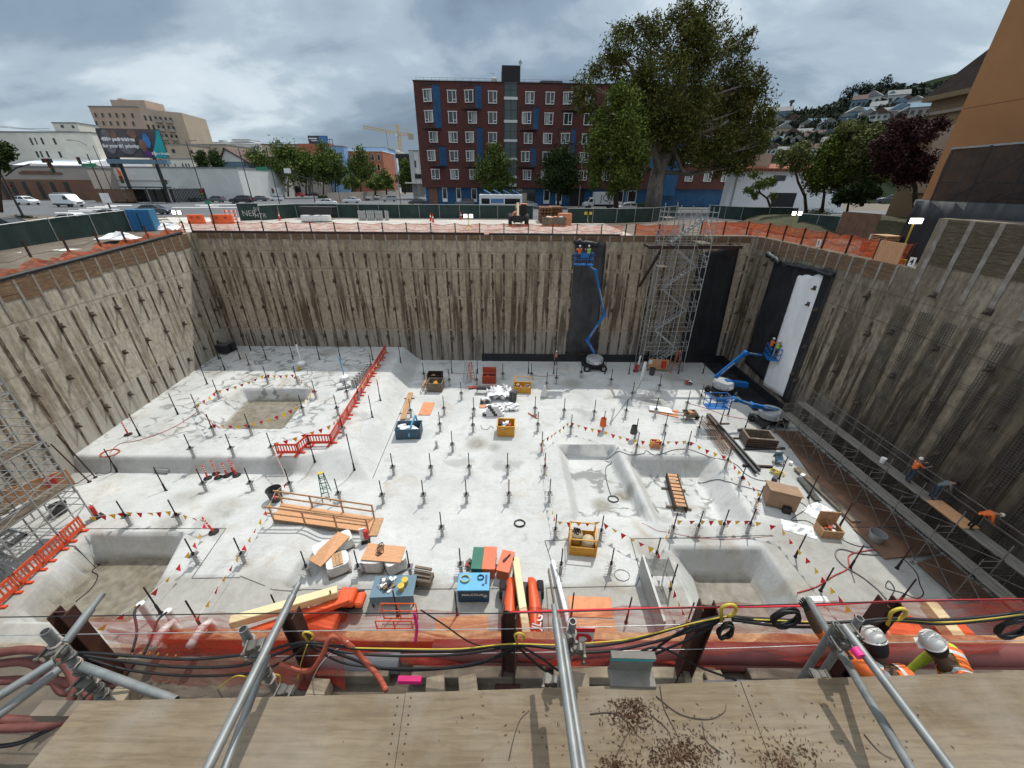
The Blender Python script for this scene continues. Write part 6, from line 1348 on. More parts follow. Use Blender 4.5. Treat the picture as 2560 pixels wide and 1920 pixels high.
ladder('green fibreglass stepladder with yellow cap behind the timber ramp',818,1243,2.0,rad(20),'fibre_green',cap='cable_yellow'); ladder('aluminium stepladder on the upper slab behind the pennants',778,929,1.9,rad(10),'alu'); ladder('tall silver and orange stepladder left of the red tool chest',1168,953,2.2,rad(-25),'alu'); ladder('second stepladder close beside the tall one by the tool chest',1178,950,2.0,rad(30),'fibre_orange')
def bucket(label,px,py,R0,h,mt,z=None,p=None):
 p=p or atf(px,py); b=MB(); b.lathe([(R0*.78,0),(R0,h),(R0*1.06,h),(R0*1.06,h-.05),(R0*.98,h-.06),(R0*.94,h-.03),(R0*.75,.05),(.01,.05)],n=18); tag(b.build('bucket',M[mt],loc=p,smooth='auto'),label,'bucket')
bucket('large black bucket at the upper end of the timber ramp',692,1248,.45,.85,'dark_block'); bucket('black bucket under the left stair scaffold by the red box',153,1281,.42,.6,'dark_block'); bucket('grey bucket by the right hand scaffold and red hoses',2185,1352,.40,.65,'steel_plate'); bucket('yellow bucket at the foot of the aluminium stepladder',749,925,.17,.32,'cable_yellow'); bucket('dark bin near the foot of the stair tower',1629,937,.33,.8,'dark_block')
def bin_(label,px,py):
 p=atf(px,py); r=T('wheelie_bin',label,'bin',p,rnd(-.2,.2)); b=MB(); b.prism([(-.3,.08),(.3,.08),(.38,1.0),(-.36,1.0)],-.32,.32,'x'); b.build('bin_body',M['black_plastic'],r); b=MB(); b.box((0,.0,1.04),(.72,.84,.08)); b.build('lid',M['dark_block'],r)
 for s_ in(-1,1): b=MB(); b.cyl((s_*.26,.3,.1),(s_*.34,.3,.1),.1,n=10); b.build('wheel',M['black_rubber'],r)
bin_('leftmost black bin in the far left corner of the pit',556,882); bin_('middle black bin in the far left corner of the pit',569,883); bin_('rightmost black bin in the far left corner of the pit',582,877)
pr=None
for i,(a,lb) in enumerate([((883,968),'nearest'),((889,962),'second nearest'),((895,956),'third'),((901,950),'fourth'),((907,944),'fifth'),((912,938),'sixth'),((917,932),'seventh'),((921,927),'farthest')]):
 for j,dx in enumerate((0,7)):
  p=atf(a[0]+dx,a[1]+1); lab=f'{lb} galvanised sleeve in the {"left" if j==0 else "right"} file beside the red barrier'
  if pr is None: b=MB(); b.tube([(0,0,0),(0,0,.85)],.115,12); pr=b.build('sleeve_pipe',M['galv'],loc=p,smooth='auto'); tag(pr,lab,'sleeve pipe','galvanised sleeves beside the barrier')
  else: q=pr.copy(); COL.objects.link(q); q.location=p; q['label']=lab
for lb,a,rz in (('galvanised sleeve lying on the floor left of the delineators',(408,1181),rad(-6)),('sleeve lying on the upper slab left of the standing sleeves',(858,972),rad(30)),('second sleeve lying on the slab by the white pump',(868,966),rad(-40))):
 b=MB(); b.tube([(-.5,0,.15),(.5,0,.15)],.15,12); b.box((-.5,0,.15),(.03,.36,.36));
 for k in range(4): b.cyl((-.3+k*.2,0,.28),(-.3+k*.2,0,.45),.01,n=4)
 tag(b.build('sleeve_pipe',M['galv'],loc=atf(*a),rz=rz,smooth='auto'),lb,'sleeve pipe')
b=MB(); b.tube([(0,0,0),(0,0,.65)],.1,12); b.box((0,0,.02),(.38,.38,.04)); tag(b.build('sleeve_pipe',M['galv'],loc=atf(1092,1119)),'upright grey sleeve without a rod below the blue skip','sleeve pipe')
def pump(label,px,py,mt):
 p=atf(px,py); r=T('pump',label,'pump',p); b=MB(); b.lathe([(.35,0),(.42,.1),(.42,.4),(.2,.55)],n=14); b.build('drum',M['foam_white'],r,smooth='auto'); b=MB(); b.cyl((0,0,.4),(-.1,.1,2.4),.05,n=6); b.box((-.1,.1,2.1),(.12,.12,.6)); b.build('mast',M[mt],r)
 b=MB()
 for i in range(3): b.cyl((0,0,.45),(.6*math.cos(i*2.1),.6*math.sin(i*2.1),0),.03,n=5)
 b.build('leg',M['galv'],r)
pump('white drum pump with blue mast beside the standing sleeves',862,950,'job_top'); pump('white pump with hoses on the upper slab left of the aluminium stepladder',756,915,'foam_white')
def pile():
 c=atf(*Z3(1085,700)); r=T('block_stack','stack of white and black insulation blocks right behind the yellow skip','material stack',c,rad(2))
 for k in range(4):
  n=6-k
  for i in range(n):
   for j in range(3 if k<3 else 1): b=MB(); b.box(((i-(n-1)/2)*.33,.25+j*.3+k*.03,.13+k*.25),(.31,.28,.235)); b.build('block',M['foam_white' if (i+j+k)%3 else 'dark_block'],r)
 c=atf(*Z3(1245,690)); r=T('block_heap','loose heap of white blocks at the right of the block stack','material heap',c)
 for k in range(16): b=MB(); R=Matrix.Rotation(rnd(0,6),3,'Z')@Matrix.Rotation(rnd(-.6,.6),3,'X'); b.box((rnd(-.5,.5),rnd(0,1.6),.12+rnd(0,.35)),(.4,.28,.2),R=R); b.build('block',M['foam_white'],r)
 c=atf(*Z3(1150,560)); r=T('sheeting_heap','crumpled heap of white sheeting, foil and black rolls behind the block stack','material heap',c)
 for k in range(12): b=MB(); a=V((rnd(-1.2,1.2),rnd(-.4,1.6),.15+rnd(0,.5))); d=V((rnd(-.8,.8),rnd(-.6,.6),rnd(-.1,.35))); b.cyl(a,a+d,.14,n=9); b.build('roll',M[random.choice(['foam_white','foam_white','dark_block','grey_wall','wrap_film'])],r)
 for k in range(6):
  g=[[(rnd(-.1,.1)+i*.35-.9+rnd(-.8,.8)*0+ (k%3)*.5-.5,j*.35+(k//3)*.9+rnd(-.08,.08),.2+rnd(0,.55)) for j in range(4)] for i in range(5)]; b=MB(); b.sheet(g); b.build('sheeting',M['foam_white'],r,solid=.02)
 c=atf(*Z3(1255,570)); r=T('membrane_roll','three dark upright membrane rolls in front of the orange cage basket','roll',c)
 for u,v_ in ((-.25,.1),(.1,0),(.15,.35)): b=MB(); b.cyl((u,v_,0),(u+.04,v_,1.1),.17,n=12); b.build('roll',M['dark_block'],r)
 planks('bundle of red steel bars behind the black roll rack',Z3(870,455),Z3(1095,440),4,.09,.05,'box_red',2,False)
 c=atf(*Z3(998,500)); r=T('roll_rack','black roll on a low steel rack left of the sheeting heap','rack',c); b=MB(); b.cyl((-.7,.2,.6),(.7,.2,.6),.24,n=12); b.build('roll',M['dark_block'],r); b=MB()
 for i in(-1,1): b.bar((i*.65,-.15,0),(i*.65,-.15,.55),.05); b.bar((i*.65,.55,0),(i*.65,.55,.55),.05); b.bar((i*.65,-.15,.4),(i*.65,.55,.4),.05)
 b.build('frame',M['galv'],r)
 c=atf(*Z3(1022,585)); r=T('canister_group','cluster of grey canisters left of the block stack','canister',c)
 for i in range(4):
  for j in range(2): b=MB(); b.lathe([(.13,0),(.13,.4),(.05,.46)],(-.45+i*.28,j*.3,0),10); b.build('canister',M['steel_plate' if (i+j)%2 else 'dark_block'],r)
 c=atf(*Z3(1522,525)); r=T('white_bag','tall white bag standing alone in the middle floor','bag',c); b=MB(); b.lathe([(.28,0),(.36,.1),(.33,.5),(.16,.95),(.10,1.15),(.13,1.2)],n=12); b.build('bag_body',M['wrap_film'],r,smooth=True)
 sheet('scrap of orange plywood left of the block stack',[Z3(962,597),Z3(1015,597),Z3(1010,625),Z3(960,622)],.05,'ply_orange')
 b=MB(); b.bar((0,0,.05),(.75,-.9,.05),.1); b.bar((.6,-.75,.05),(.72,-.6,.3),.08); tag(b.build('steel_bracket',M['box_red'],loc=atf(*Z3(1385,670))),'small red steel bracket lying on the middle floor','bracket')
pile()
def exting(label,px,py,rz=0):
 p=atf(px,py); r=T('extinguisher_stand',label,'fire extinguisher',p,rz); b=MB(); b.box((0,0,.04),(.5,.45,.08)); b.build('base',M['black_rubber'],r); b=MB(); b.box((-.08,.03,.55),(.35,.06,.95)); b.build('backboard',M['white_paint'],r); b=MB(); b.box((.1,-.1,.65),(.26,.24,.62)); b.build('cabinet',M['red_paint'],r,bevel=.03)
exting('red fire extinguisher cabinet on a white stand at the ramp foot',915,1353,rad(20)); exting('red fire extinguisher cabinet at the end of the orange barrier row',247,1292,rad(-25))
p=atf(*Q4(1108,925)); r=T('wheelbarrow','rusty brown wheelbarrow with long timber handles','wheelbarrow',p); b=MB(); b.add([(-.3,-.28,.3),(.35,-.28,.3),(.35,.28,.3),(-.3,.28,.3),(-.55,-.42,.75),(.6,-.42,.75),(.6,.42,.75),(-.55,.42,.75)],[(0,1,2,3),(0,4,5,1),(1,5,6,2),(2,6,7,3),(3,7,4,0)]); b.build('tray',M['timber_old'],r,solid=.03)
b=MB(); b.bar((-1.5,.3,.62),(.8,.2,.42),.05); b.bar((-1.5,-.3,.62),(.8,-.2,.42),.05); b.build('handle',M['timber_old'],r); b=MB(); b.cyl((.75,-.06,.22),(.75,.06,.22),.22,n=12); b.build('wheel',M['black_rubber'],r); b=MB(); b.bar((-.3,.25,.5),(-.35,.3,0),.05); b.bar((-.3,-.25,.5),(-.35,-.3,0),.05); b.build('leg',M['rod_black'],r)
junk(r,4,.6,.6,.62,['ply_orange','timber'],.3)
sheet('large white foam board lying left of the wheelbarrow',[Q4(770,812),Q4(940,835),Q4(985,885),Q4(772,850)],.08,'foam_white',h=.12); sheet('orange plywood under the white foam board',[Q4(765,850),Q4(1020,850),Q4(1020,915),Q4(770,860)],.04,'ply_orange',h=.02)
r=obox('tool_crate','small plywood box with red and yellow tools on the pennant row','crate',atf(*Q4(830,1180))+V((0,.3,0)),(.75,.6,.5),rad(-8),'ply_orange',rim=False); junk(r,5,.6,.5,.4,['flag_red','flag_yellow','dark_block'],.2)
def vest(label,px,py,mt):
 p=ath(px,py,.9); r=T('hanging_vest',label,'vest',p); b=MB(); g=[[(.22*math.cos(a)*(1+.25*j/4)+rnd(-.03,.03),.16*math.sin(a)*(1+.2*j/4),.45-j*.2) for a in [k*.524 for k in range(13)]] for j in range(5)]; b.sheet(g); b.build('cloth',M[mt],r,solid=.015)
mat('vest_orange',(.75,.13,.02),.6,.1); mat('vest_lime',(.45,.62,.05),.6,.1)
vest('orange vest hanging on an anchor rod in the pennant row',*Q4(375,955),'vest_orange'); vest('black and yellow bag hanging on an anchor rod beside the pennants',*Q4(640,1020),'dark_block')
b=MB(); p=atf(*Q4(440,945)); b.cyl((0,0,0),(.2,.1,1.3),.07,n=8); b.cyl((.15,.1,0),(.1,.2,1.25),.06,n=8); b.tube([(.2,.1,1.3),(.1,0,1.55),(-.1,-.1,1.4),(-.15,-.05,1.0)],.03,6); tag(b.build('hose_stand',M['foam_white'],loc=p),'white upright hose stand on the middle right floor','hose stand')
def cage(label,a,c,w_=.75,h=.6):
 a=atf(*a); c=atf(*c); d=c-a; L=math.hypot(d.x,d.y); r=T('rebar_cage',label,'rebar cage',a,math.atan2(d.y,d.x)); b=MB()
 for y_ in (-.5,-.17,.17,.5):
  for z in (.12,h): b.bar((0,y_*w_,z),(L,y_*w_,z),.03)
 b.build('long_bars',M['rebar_rust'],r); b=MB(); n=int(L/.2)
 for i in range(n): u=(i+.5)*L/n; b.bar((u,-w_/2,.1),(u,w_/2,.1),.018); b.bar((u,-w_/2,h),(u,w_/2,h),.018); b.bar((u,-w_/2,.1),(u,-w_/2,h),.018); b.bar((u,w_/2,.1),(u,w_/2,h),.018)
 b.build('stirrups',M['rebar_rust'],r)
mat('rebar_rust',(.16,.075,.035),.8,.3,5)
cage('long rusty rebar cage lying behind the paired pits',Q4(1235,950),Q4(1450,1240))
def beamI(label,a,c,w_=.2,h=.2,mt='steel_dark',z=.15):
 a=atf(*a); c=atf(*c); b=MB(); u=c-a; b.bar((0,0,z),u+V((0,0,z)),w_,.03); b.bar((0,0,z+h),u+V((0,0,z+h)),w_,.03); b.bar((0,0,z+h/2),u+V((0,0,z+h/2)),.03,h-.03); tag(b.build('steel_beam',M[mt],loc=a),label,'steel beam')
mat('steel_dark',(.075,.08,.078),.5,.25,4,.4,0,(.05,.035,.025),.4)
beamI('left one of two long dark steel beams right of the rebar cage',Q4(1265,905),Q4(1690,1410)); beamI('right one of two long dark steel beams right of the rebar cage',Q4(1285,905),Q4(1722,1395),.12)
beamI('short cross timber under the far end of the long beams',Q4(1270,972),Q4(1462,968),.12,.08,'timber_old',.02); beamI('short cross timber under the middle of the long beams',Q4(1390,1093),Q4(1582,1096),.14,.1,'timber_old',.02); beamI('dark round bar under the near end of the long beams',Q4(1575,1332),Q4(1835,1345),.16,.12,'rod_rust',.02)
r=obox('formwork_stack','square stack of dark timber formwork frames near the right lifts','formwork',atf(*Q4(1725,1165))+V((0,.5,0)),(2.2,1.5,.9),rad(-8),'timber_old',wall=.15,rim=False)
for k in range(4): b=MB(); b.box((0,-.77,.12+k*.22),(2.35,.06,.12)); b.box((1.13,0,.12+k*.22),(.06,1.5,.12)); b.build('frame_edge',M['rod_rust'],r)
beamI('dark steel bar lying before the formwork stack',Q4(1585,1190),Q4(1940,1183),.18,.1,'steel_dark',.02)
p=atf(*Q1(690,640)); q=atf(*Q1(600,300)); d=q-p; L=3.5
r=T('form_ladder','long slatted timber form box lying in the right square pit','formwork',V((p.x,p.y,fz(p.x,p.y))),math.atan2(d.y,d.x))
for s_ in(-1,1): b=MB(); b.box((L/2,s_*.38,.42),(L,.09,.5)); b.build('side_beam',M['rod_rust'],r)
for i in range(9): b=MB(); b.box((.25+i*(L-.4)/8,0,.62),(.26,.68,.05)); b.build('slat',M['ply_new' if i%3 else 'timber'],r)
for u in (.5,2.4): b=MB(); b.box((u,0,.08),(.12,1.7,.14)); b.build('bearer',M['timber_old'],r)
p=atf(*Q1(1560,590)); r=T('plywood_hut','brown plywood generator hut with sloping lid','hut',p+V((.1,.45,0)),rad(-22)); b=MB(); b.prism([(-.62,.12),(.62,.12),(.62,1.05),(-.62,1.35)],-.85,.85,'x') ; b.build('hut_body',M['cardboard'],r)
b=MB(); b.prism([(-.72,1.38),(.72,1.06),(.72,1.12),(-.72,1.44)],-.92,.92,'x'); b.build('lid',M['cardboard'],r); b=MB(); b.box((.3,-.75,.25),(.45,.35,.4)); b.build('engine',M['rod_black'],r)
for i in(-1,1):
 for j in(-1,1): b=MB(); b.box((i*.78,j*.55,.06),(.1,.1,.12)); b.build('foot',M['timber_old'],r)
r=obox('wooden_box','open wooden tool box with raised lid on the right floor','crate',atf(*Q1(1995,850))+V((0,.35,0)),(1.15,.8,.6),rad(-6),'timber',rim=False); b=MB(); b.box((0,.42,.98),(1.15,.05,.8)); b.build('lid',M['timber'],r); junk(r,8,.9,.6,.48,['rod_black','timber','foam_white','box_red'],.18)
for lb,a in (('crumpled white plastic sheet beside the open wooden box',Q1(1720,770)),('crumpled white plastic sheet behind the open wooden box',Q1(1880,610)),('small white wrapping near the right front hoses',Q1(1905,1390))):
 p=atf(*a); b=MB(); g=[[(-.9+i*.22+rnd(-.06,.06),-.5+j*.2+rnd(-.06,.06),.02+rnd(0,.16)*math.sin(math.pi*i/8)*math.sin(math.pi*j/5)*2.2) for j in range(6)] for i in range(9)]
 k=1.0 if 'small' not in lb else .5; g=[[tuple(x*k for x in q) for q in row] for row in g]; b.sheet(g); tag(b.build('plastic_sheet',M['foam_white'],loc=p,rz=rnd(-.5,.5),solid=.01),lb,'plastic sheet')
p=atf(*Q4(1885,1310)); r=T('site_chair','blue folded chair and bag near the brown board strip','chair',p); b=MB(); b.box((0,0,.4),(.6,.5,.08),R=Matrix.Rotation(.5,3,'X')); b.box((0,.3,.65),(.6,.06,.6),R=Matrix.Rotation(.3,3,'X')); b.build('seat',M['slate_blue'],r)
for i in(-1,1): b=MB(); b.bar((i*.28,-.2,0),(i*.28,.25,.6),.04); b.bar((i*.28,.3,0),(i*.28,-.2,.45),.04); b.build('leg',M['rod_black'],r)
p=atf(*Q4(1865,1390)); r=T('rope_pile','bright yellow rope pile beside the dark round bar','rope',p);
for k in range(3): coil(r,(rnd(-.2,.2),rnd(-.2,.2),.03+k*.05),.28,.035,'cable_yellow',2,'rope_loop')
for lb,a,k in (('small white cup box near the blue chair',Q4(1990,1315),.22),('white block lying on the steel bars by the hut',Q1(1745,320),.25),('black pump box by the hut',Q1(1505,350),.3),('small dark block left of the formwork stack',Q4(1550,1030),.22)):
 b=MB(); b.box((0,0,k/2),(k*1.4,k,k)); tag(b.build('small_box',M['foam_white' if 'white' in lb else 'dark_block'],loc=atf(*a),rz=rnd(0,1),bevel=.02),lb,'box')
planks('bundle of grey steel bars between the hut and the brown boards',Q1(1720,340),Q1(1880,540),6,.07,.05,'steel_dark',2,False)
planks('long brown timber lying along the brown board strip',Q1(1690,250),Q1(2200,720),2,.3,.12,'timber_old',1,False)
p=atf(*Q4(1110,625)); r=T('tool_heap','small dark compressor and white rags on the shaded right floor','tool heap',p); junk(r,9,.8,.6,.25,['rod_black','foam_white','dark_block','box_red'],.28)
def plate():
 a=at(1597,1432,0); c=at(1648,1600,0); a=V((a.x,a.y,0)); c=V((c.x,c.y,0)); d=c-a; L=d.length; r=T('steel_shield','grey steel trench shield panel with a grille at its far end','steel panel',a,math.atan2(d.y,d.x))
 b=MB(); b.box((L/2,0,.75),(L,.12,1.35)); b.build('panel',M['steel_plate'],r)
 for i in range(4): b=MB(); b.box((.8+i*L/4.5,.08,.9-(i%2)*.4),(.12,.06,.16)); b.build('lug',M['rod_black'],r)
 b=MB()
 for i in range(15): b.box((.15+i*.035*1.9,.75,1.28),(.03,1.15,.03))
 b.box((.55,.16,1.28),(1.1,.05,.05)); b.box((.55,1.33,1.28),(1.1,.05,.05)); b.build('grille',M['steel_dark'],r)
 for u,v_ in ((.1,.2),(1.05,.2),(.1,1.3),(1.05,1.3)): b=MB(); b.bar((u,v_,0),(u,v_,1.27),.05); b.build('leg',M['rod_black'],r)
plate()
a=atf(1383,1412); c=atf(1424,1590); P=[a+V((-.02,.12,.12)),a+V((0,-.1,.22))]+[a.lerp(c,k/6)+V((0,0,.22+.25*k/6)) for k in range(1,7)]
b=MB(); b.tube(P,.115,14); tag(b.build('pump_pipe',M['foam_white'],smooth=True),'long white pump pipe lying along the front floor','pipe')
b=MB(); b.bar(a+V((-.28,-.3,.06)),c+V((-.45,0,.1)),.08,.12); tag(b.build('support_timber',M['timber_old']),'dark timber running beside the white pump pipe','timber')
def cable(label,pts,rr=.022,mt='cable_black',name='floor_cable',sm=3,lift=.0):
 P=[atf(*q) for q in pts]; out=[]
 for i in range(len(P)-1):
  p0=P[max(i-1,0)];p1=P[i];p2=P[i+1];p3=P[min(i+2,len(P)-1)]
  for k in range(sm*2):
   t=k/(sm*2); q=.5*((2*p1)+(p2-p0)*t+(2*p0-5*p1+4*p2-p3)*t*t+(3*p1-p0-3*p2+p3)*t**3); q.z=fz(q.x,q.y)+rr+.015; out.append(q)
 e=P[-1]; e.z+=rr+.015; out.append(e); b=MB(); b.tube(out,rr,5); tag(b.build(name,M[mt],smooth=True),label,'cable')
def ring(label,px,py,R0,rr,mt,n=3):
 p=atf(px,py); o=coil(None,(0,0,.0),R0,rr,mt,n,'hose_coil'); o.location=p; tag(o,label,'hose coil')
ring('black hose coil alone on the open middle floor',1300,1310,.32,.035,'cable_black',3); ring('black cable coil in the left square pit',1534,1249,.36,.025,'cable_black',4); ring('red hose coil at the foot of the left wall rod',275,1135,.55,.03,'hose_red',3); ring('small wire ring beside the front anchor of the right row',1556,1440,.4,.012,'hose_grey',2)
cable('black cable crossing behind the paired pits to the plywood hut',[Q4(400,1270),Q4(470,1225),Q4(600,1235),Q4(720,1225),Q4(745,1200),Q4(830,1240),Q4(980,1195),Q4(1110,1190),Q4(1240,1290),Q4(1500,1310),Q4(1600,1400),Q4(1700,1450),Q4(1830,1470)])
cable('black cable from the right square pit sump to the hut',[Q4(1190,1470),Q4(1350,1450),Q4(1480,1475),Q4(1620,1520),Q4(1790,1565)]); cable('black cable in the left square pit ending in the coil',[Q4(450,1290),Q4(395,1350),Q4(400,1450),Q4(430,1560),Q4(450,1600)])
cable('red hose along the upper slab from the left wall to the shallow pit',[(275,1133),(300,1110),(345,1102),(410,1080),(450,1060),(480,1040),(500,1030),(530,1058),(550,1072)],.02,'hose_red'); cable('dark cable from the slab edge down to the left scaffold',[(275,1140),(258,1165),(235,1185),(190,1210),(150,1222)],.02)
cable('dark cable snaking into the front left pit',[(165,1365),(200,1370),(230,1400),(250,1412),(225,1420),(245,1440),(230,1470),(190,1505)],.02); cable('red line stretched across the right floor behind the beams',[Q4(1080,785),Q4(1250,830),Q4(1450,900),Q4(1720,945)],.02,'hose_red')
cable('thick red hose looping on the right front floor',[Q2(250,1325),Q2(420,1270),Q2(560,1180),Q2(690,1110),Q2(700,1000),Q2(850,960),Q2(1100,940),Q2(1250,930)],.03,'hose_red'); cable('thick brown hose looping on the right front floor to the net',[Q2(1240,920),Q2(1000,990),Q2(800,985),Q2(620,945),Q2(580,1000),Q2(650,1090),Q2(800,1180),Q2(950,1300),Q2(1020,1380)],.035,'hose_grey'); cable('thin black cable along the right slab edge',[Q2(1100,970),Q2(1200,1060),Q2(1280,1150),Q2(1310,1250),Q2(1340,1330),Q2(1280,1370),Q2(1150,1320),Q2(1020,1280),Q2(1040,1220),Q2(1090,1290),Q2(1050,1370)],.02)
cable('black cable from the hut to the open wooden box and bucket',[Q2(240,520),Q2(330,590),Q2(200,690),Q2(330,700),Q2(450,770),Q2(630,860),Q2(760,915),Q2(900,930)],.02); cable('black cable trailing on the floor left of the yellow skip',[Z3(975,770),Z3(985,800),Z3(1030,810),Z3(1060,780),Z3(1085,800)],.015); cable('thin red cord on the front right slab',[Q1(360,720),Q1(480,780),Q1(600,800),Q1(800,840),Q1(1100,860),Q1(1500,830)],.012,'hose_red')
cable('red brown hose lying along the far wall foot between rods',[Z3(725,320),Z3(830,330),Z3(940,315)],.02,'hose_red'); cable('red brown hose between the far rods left of the raised lift',[Z3(1385,320),Z3(1450,345),Z3(1540,350),Z3(1605,340),Z3(1640,360)],.02,'hose_red'); cable('dark cable running from the stair tower to the middle floor',[Q4(720,560),Q4(660,680),Q4(560,800),Q4(450,945)],.016)
b=MB()
def joint(*pts):
 P=[atf(*q) for q in pts]
 for a,c in zip(P,P[1:]):
  n=max(1,int((c-a).length/.5))
  for i in range(n):
   p=a.lerp(c,i/n); q=a.lerp(c,(i+1)/n); p.z=fz(p.x,p.y)+.012; q.z=fz(q.x,q.y)+.012; b.bar(p,q,.045,.008)
joint((600,1440),(680,1474),(760,1474),(1060,1473),(1150,1472)); joint((1226,1472),(1345,1468),(1352,1600)); joint((1366,1470),(1590,1465),(1600,1440)); joint((1366,1470),(1374,1600)); joint((480,1446),(600,1444)); joint((215,1322),(565,1321),(480,1445)); joint((1577,1347),(1735,1345),(1930,1338)); joint((1577,1347),(1600,1430)); joint((932,1196),(1020,985)); joint((1362,1352),(1380,1410)); joint((1362,1352),(1420,1350))
mat('joint_dark',(.13,.125,.115),.9); o=b.build('slab_joint_lines',M['joint_dark']); tag(o,kind='structure')
for i,(q,lb) in enumerate([([(1935,1078),(2010,1080),(2045,1110),(1968,1110)],'farthest'),([(1968,1110),(2045,1110),(2085,1160),(2005,1160)],'second farthest'),([(2005,1160),(2085,1160),(2150,1240),(2060,1240)],'third farthest'),([(2060,1240),(2150,1240),(2220,1320),(2130,1320)],'fourth farthest'),([(2130,1322),(2215,1322),(2290,1385),(2210,1400)],'fifth farthest'),([(2290,1410),(2360,1390),(2470,1500),(2390,1500)],'nearest')]):
 P=[at(*k,0) for k in q]; P[1].x=P[2].x=24.6; o=P[0]; b=MB(); b.add([p-o+V((0,0,.03+.012*i)) for p in P]+[p-o+V((0,0,.07+.012*i)) for p in P],[(3,2,1,0),(4,5,6,7)]+[(k,(k+1)%4,(k+1)%4+4,k+4) for k in range(4)]); tag(b.build('ground_board',M['ply_rust'],loc=o),f'{lb} brown ground board under the right scaffold','ground board','brown ground boards along the right wall')
# ================================================================ boom lifts
def lift(label,px,py,rz,boom,basket,turret=True,col='lift_blue',Y=None,bas_rz=0,arm=None):
 p=atf(px,py); r=T('boom_lift',label,'boom lift',p); Rz=Matrix.Rotation(rz,3,'Z'); Y=Y or p.y
 b=MB(); b.box((0,0,.55),(2.3,1.3,.38),R=Rz); b.build('chassis',M['rod_black'],r,bevel=.04)
 for i in(-1,1):
  for j in(-1,1):
   c=Rz@V((i*.95,j*.78,.38)); q=MB(); R=Rz@Matrix.Rotation(rad(90),3,'X'); q.lathe([(.2,-.14),(.36,-.14),(.39,-.1),(.39,.1),(.36,.14),(.2,.14)],c,14,R); o=q.build('wheel',M['black_rubber'],r,smooth='auto'); q=MB(); q.lathe([(.01,-.15),(.2,-.15),(.2,.15),(.01,.15)],c,10,R); q.build('rim',M['lift_grey'],o)
 b=MB(); b.lathe([(.75,.78),(.95,.85),(.98,1.3),(.85,1.5),(.1,1.52)],(0,0,0),16); b.build('turret',M['lift_grey'] if turret else M[col],r,smooth='auto')
 b=MB(); b.box(Rz@V((0,-.97,1.1)),(.5,.06,.3),R=Rz); b.build('label_plate',M['foam_white'],r)
 P=[aty(x,y,Y+dy)-p for x,y,dy in boom]; n=len(P)-1
 for i in range(n): b=MB(); w_=.34-.16*i/max(1,n-1); b.bar(P[i],P[i+1],w_*.8,w_); b.build('boom_section',M[col],r,bevel=.02)
 for i in range(1,n): b=MB(); b.cyl(P[i]+V((0,-.24,0)),P[i]+V((0,.24,0)),.2,n=10); b.build('knuckle',M[col],r)
 for i in range(n):
  d=(P[i+1]-P[i]); b=MB(); o=V((.0,-.22,.12)); b.cyl(P[i]+d*.15+o,P[i]+d*.6+o,.05,n=6); b.build('ram',M['galv'],r)
 if arm: A=[aty(x,y,Y)-p for x,y in arm]; b=MB(); b.bar(A[0],A[1],.5,.55); b.build('counterweight',M[col],r,bevel=.05)
 c=aty(*basket,Y+boom[-1][2])-p; Rb=Matrix.Rotation(bas_rz,3,'Z'); b=MB()
 for z in (0,.55,1.08):
  for s_ in(-1,1): b.box(c+Rb@V((0,s_*.45,z)),(1.8,.05,.05),R=Rb); b.box(c+Rb@V((s_*.9,0,z)),(.05,.85,.05),R=Rb)
 for u in (-.9,-.3,.3,.9):
  for s_ in(-1,1): b.box(c+Rb@V((u,s_*.45,.54)),(.04,.04,1.1),R=Rb)
 b.build('basket',M[col],r); b=MB(); b.box(c+V((0,0,.0)),(1.75,.85,.05),R=Rb); b.box(c+Rb@V((0,-.47,.9)),(.8,.2,.3),R=Rb); b.build('basket_floor',M[col],r)
 return r,c+p
L1,B1=lift('blue articulated boom lift raised high against the far wall',1484,922,0,[(1486,882,0),(1468,852,0),(1511,786,0),(1489,678,0),(1464,659,-.2)],(1458,661))
lettering('Genie',.45,M['foam_white'],L1,aty(1500,730,39.9)-V(L1.location),(rad(90),rad(77),0),bold=.005) if 0 else None
L2,B2=lift('blue boom lift with workers beside the white wall sheet',1801,985,rad(20),[(1788,944,0),(1864,882,-.3),(1905,888,-.6)],(1928,893),arm=[(1812,955),(1868,962)],bas_rz=rad(70))
L3,B3=lift('blue boom lift parked low with its basket on the floor',1917,1060,rad(15),[(1946,1028,0),(1880,1012,-.3),(1836,998,-.3),(1808,1008,-.4)],(1790,1016))
lettering('Genie',.5,M['foam_white'],L2,V((-.1,-1.02,1.25)),(rad(90),0,0),bold=.006); lettering('Genie',.5,M['foam_white'],L1,V((-.1,-1.02,1.25)),(rad(90),0,0),bold=.006)
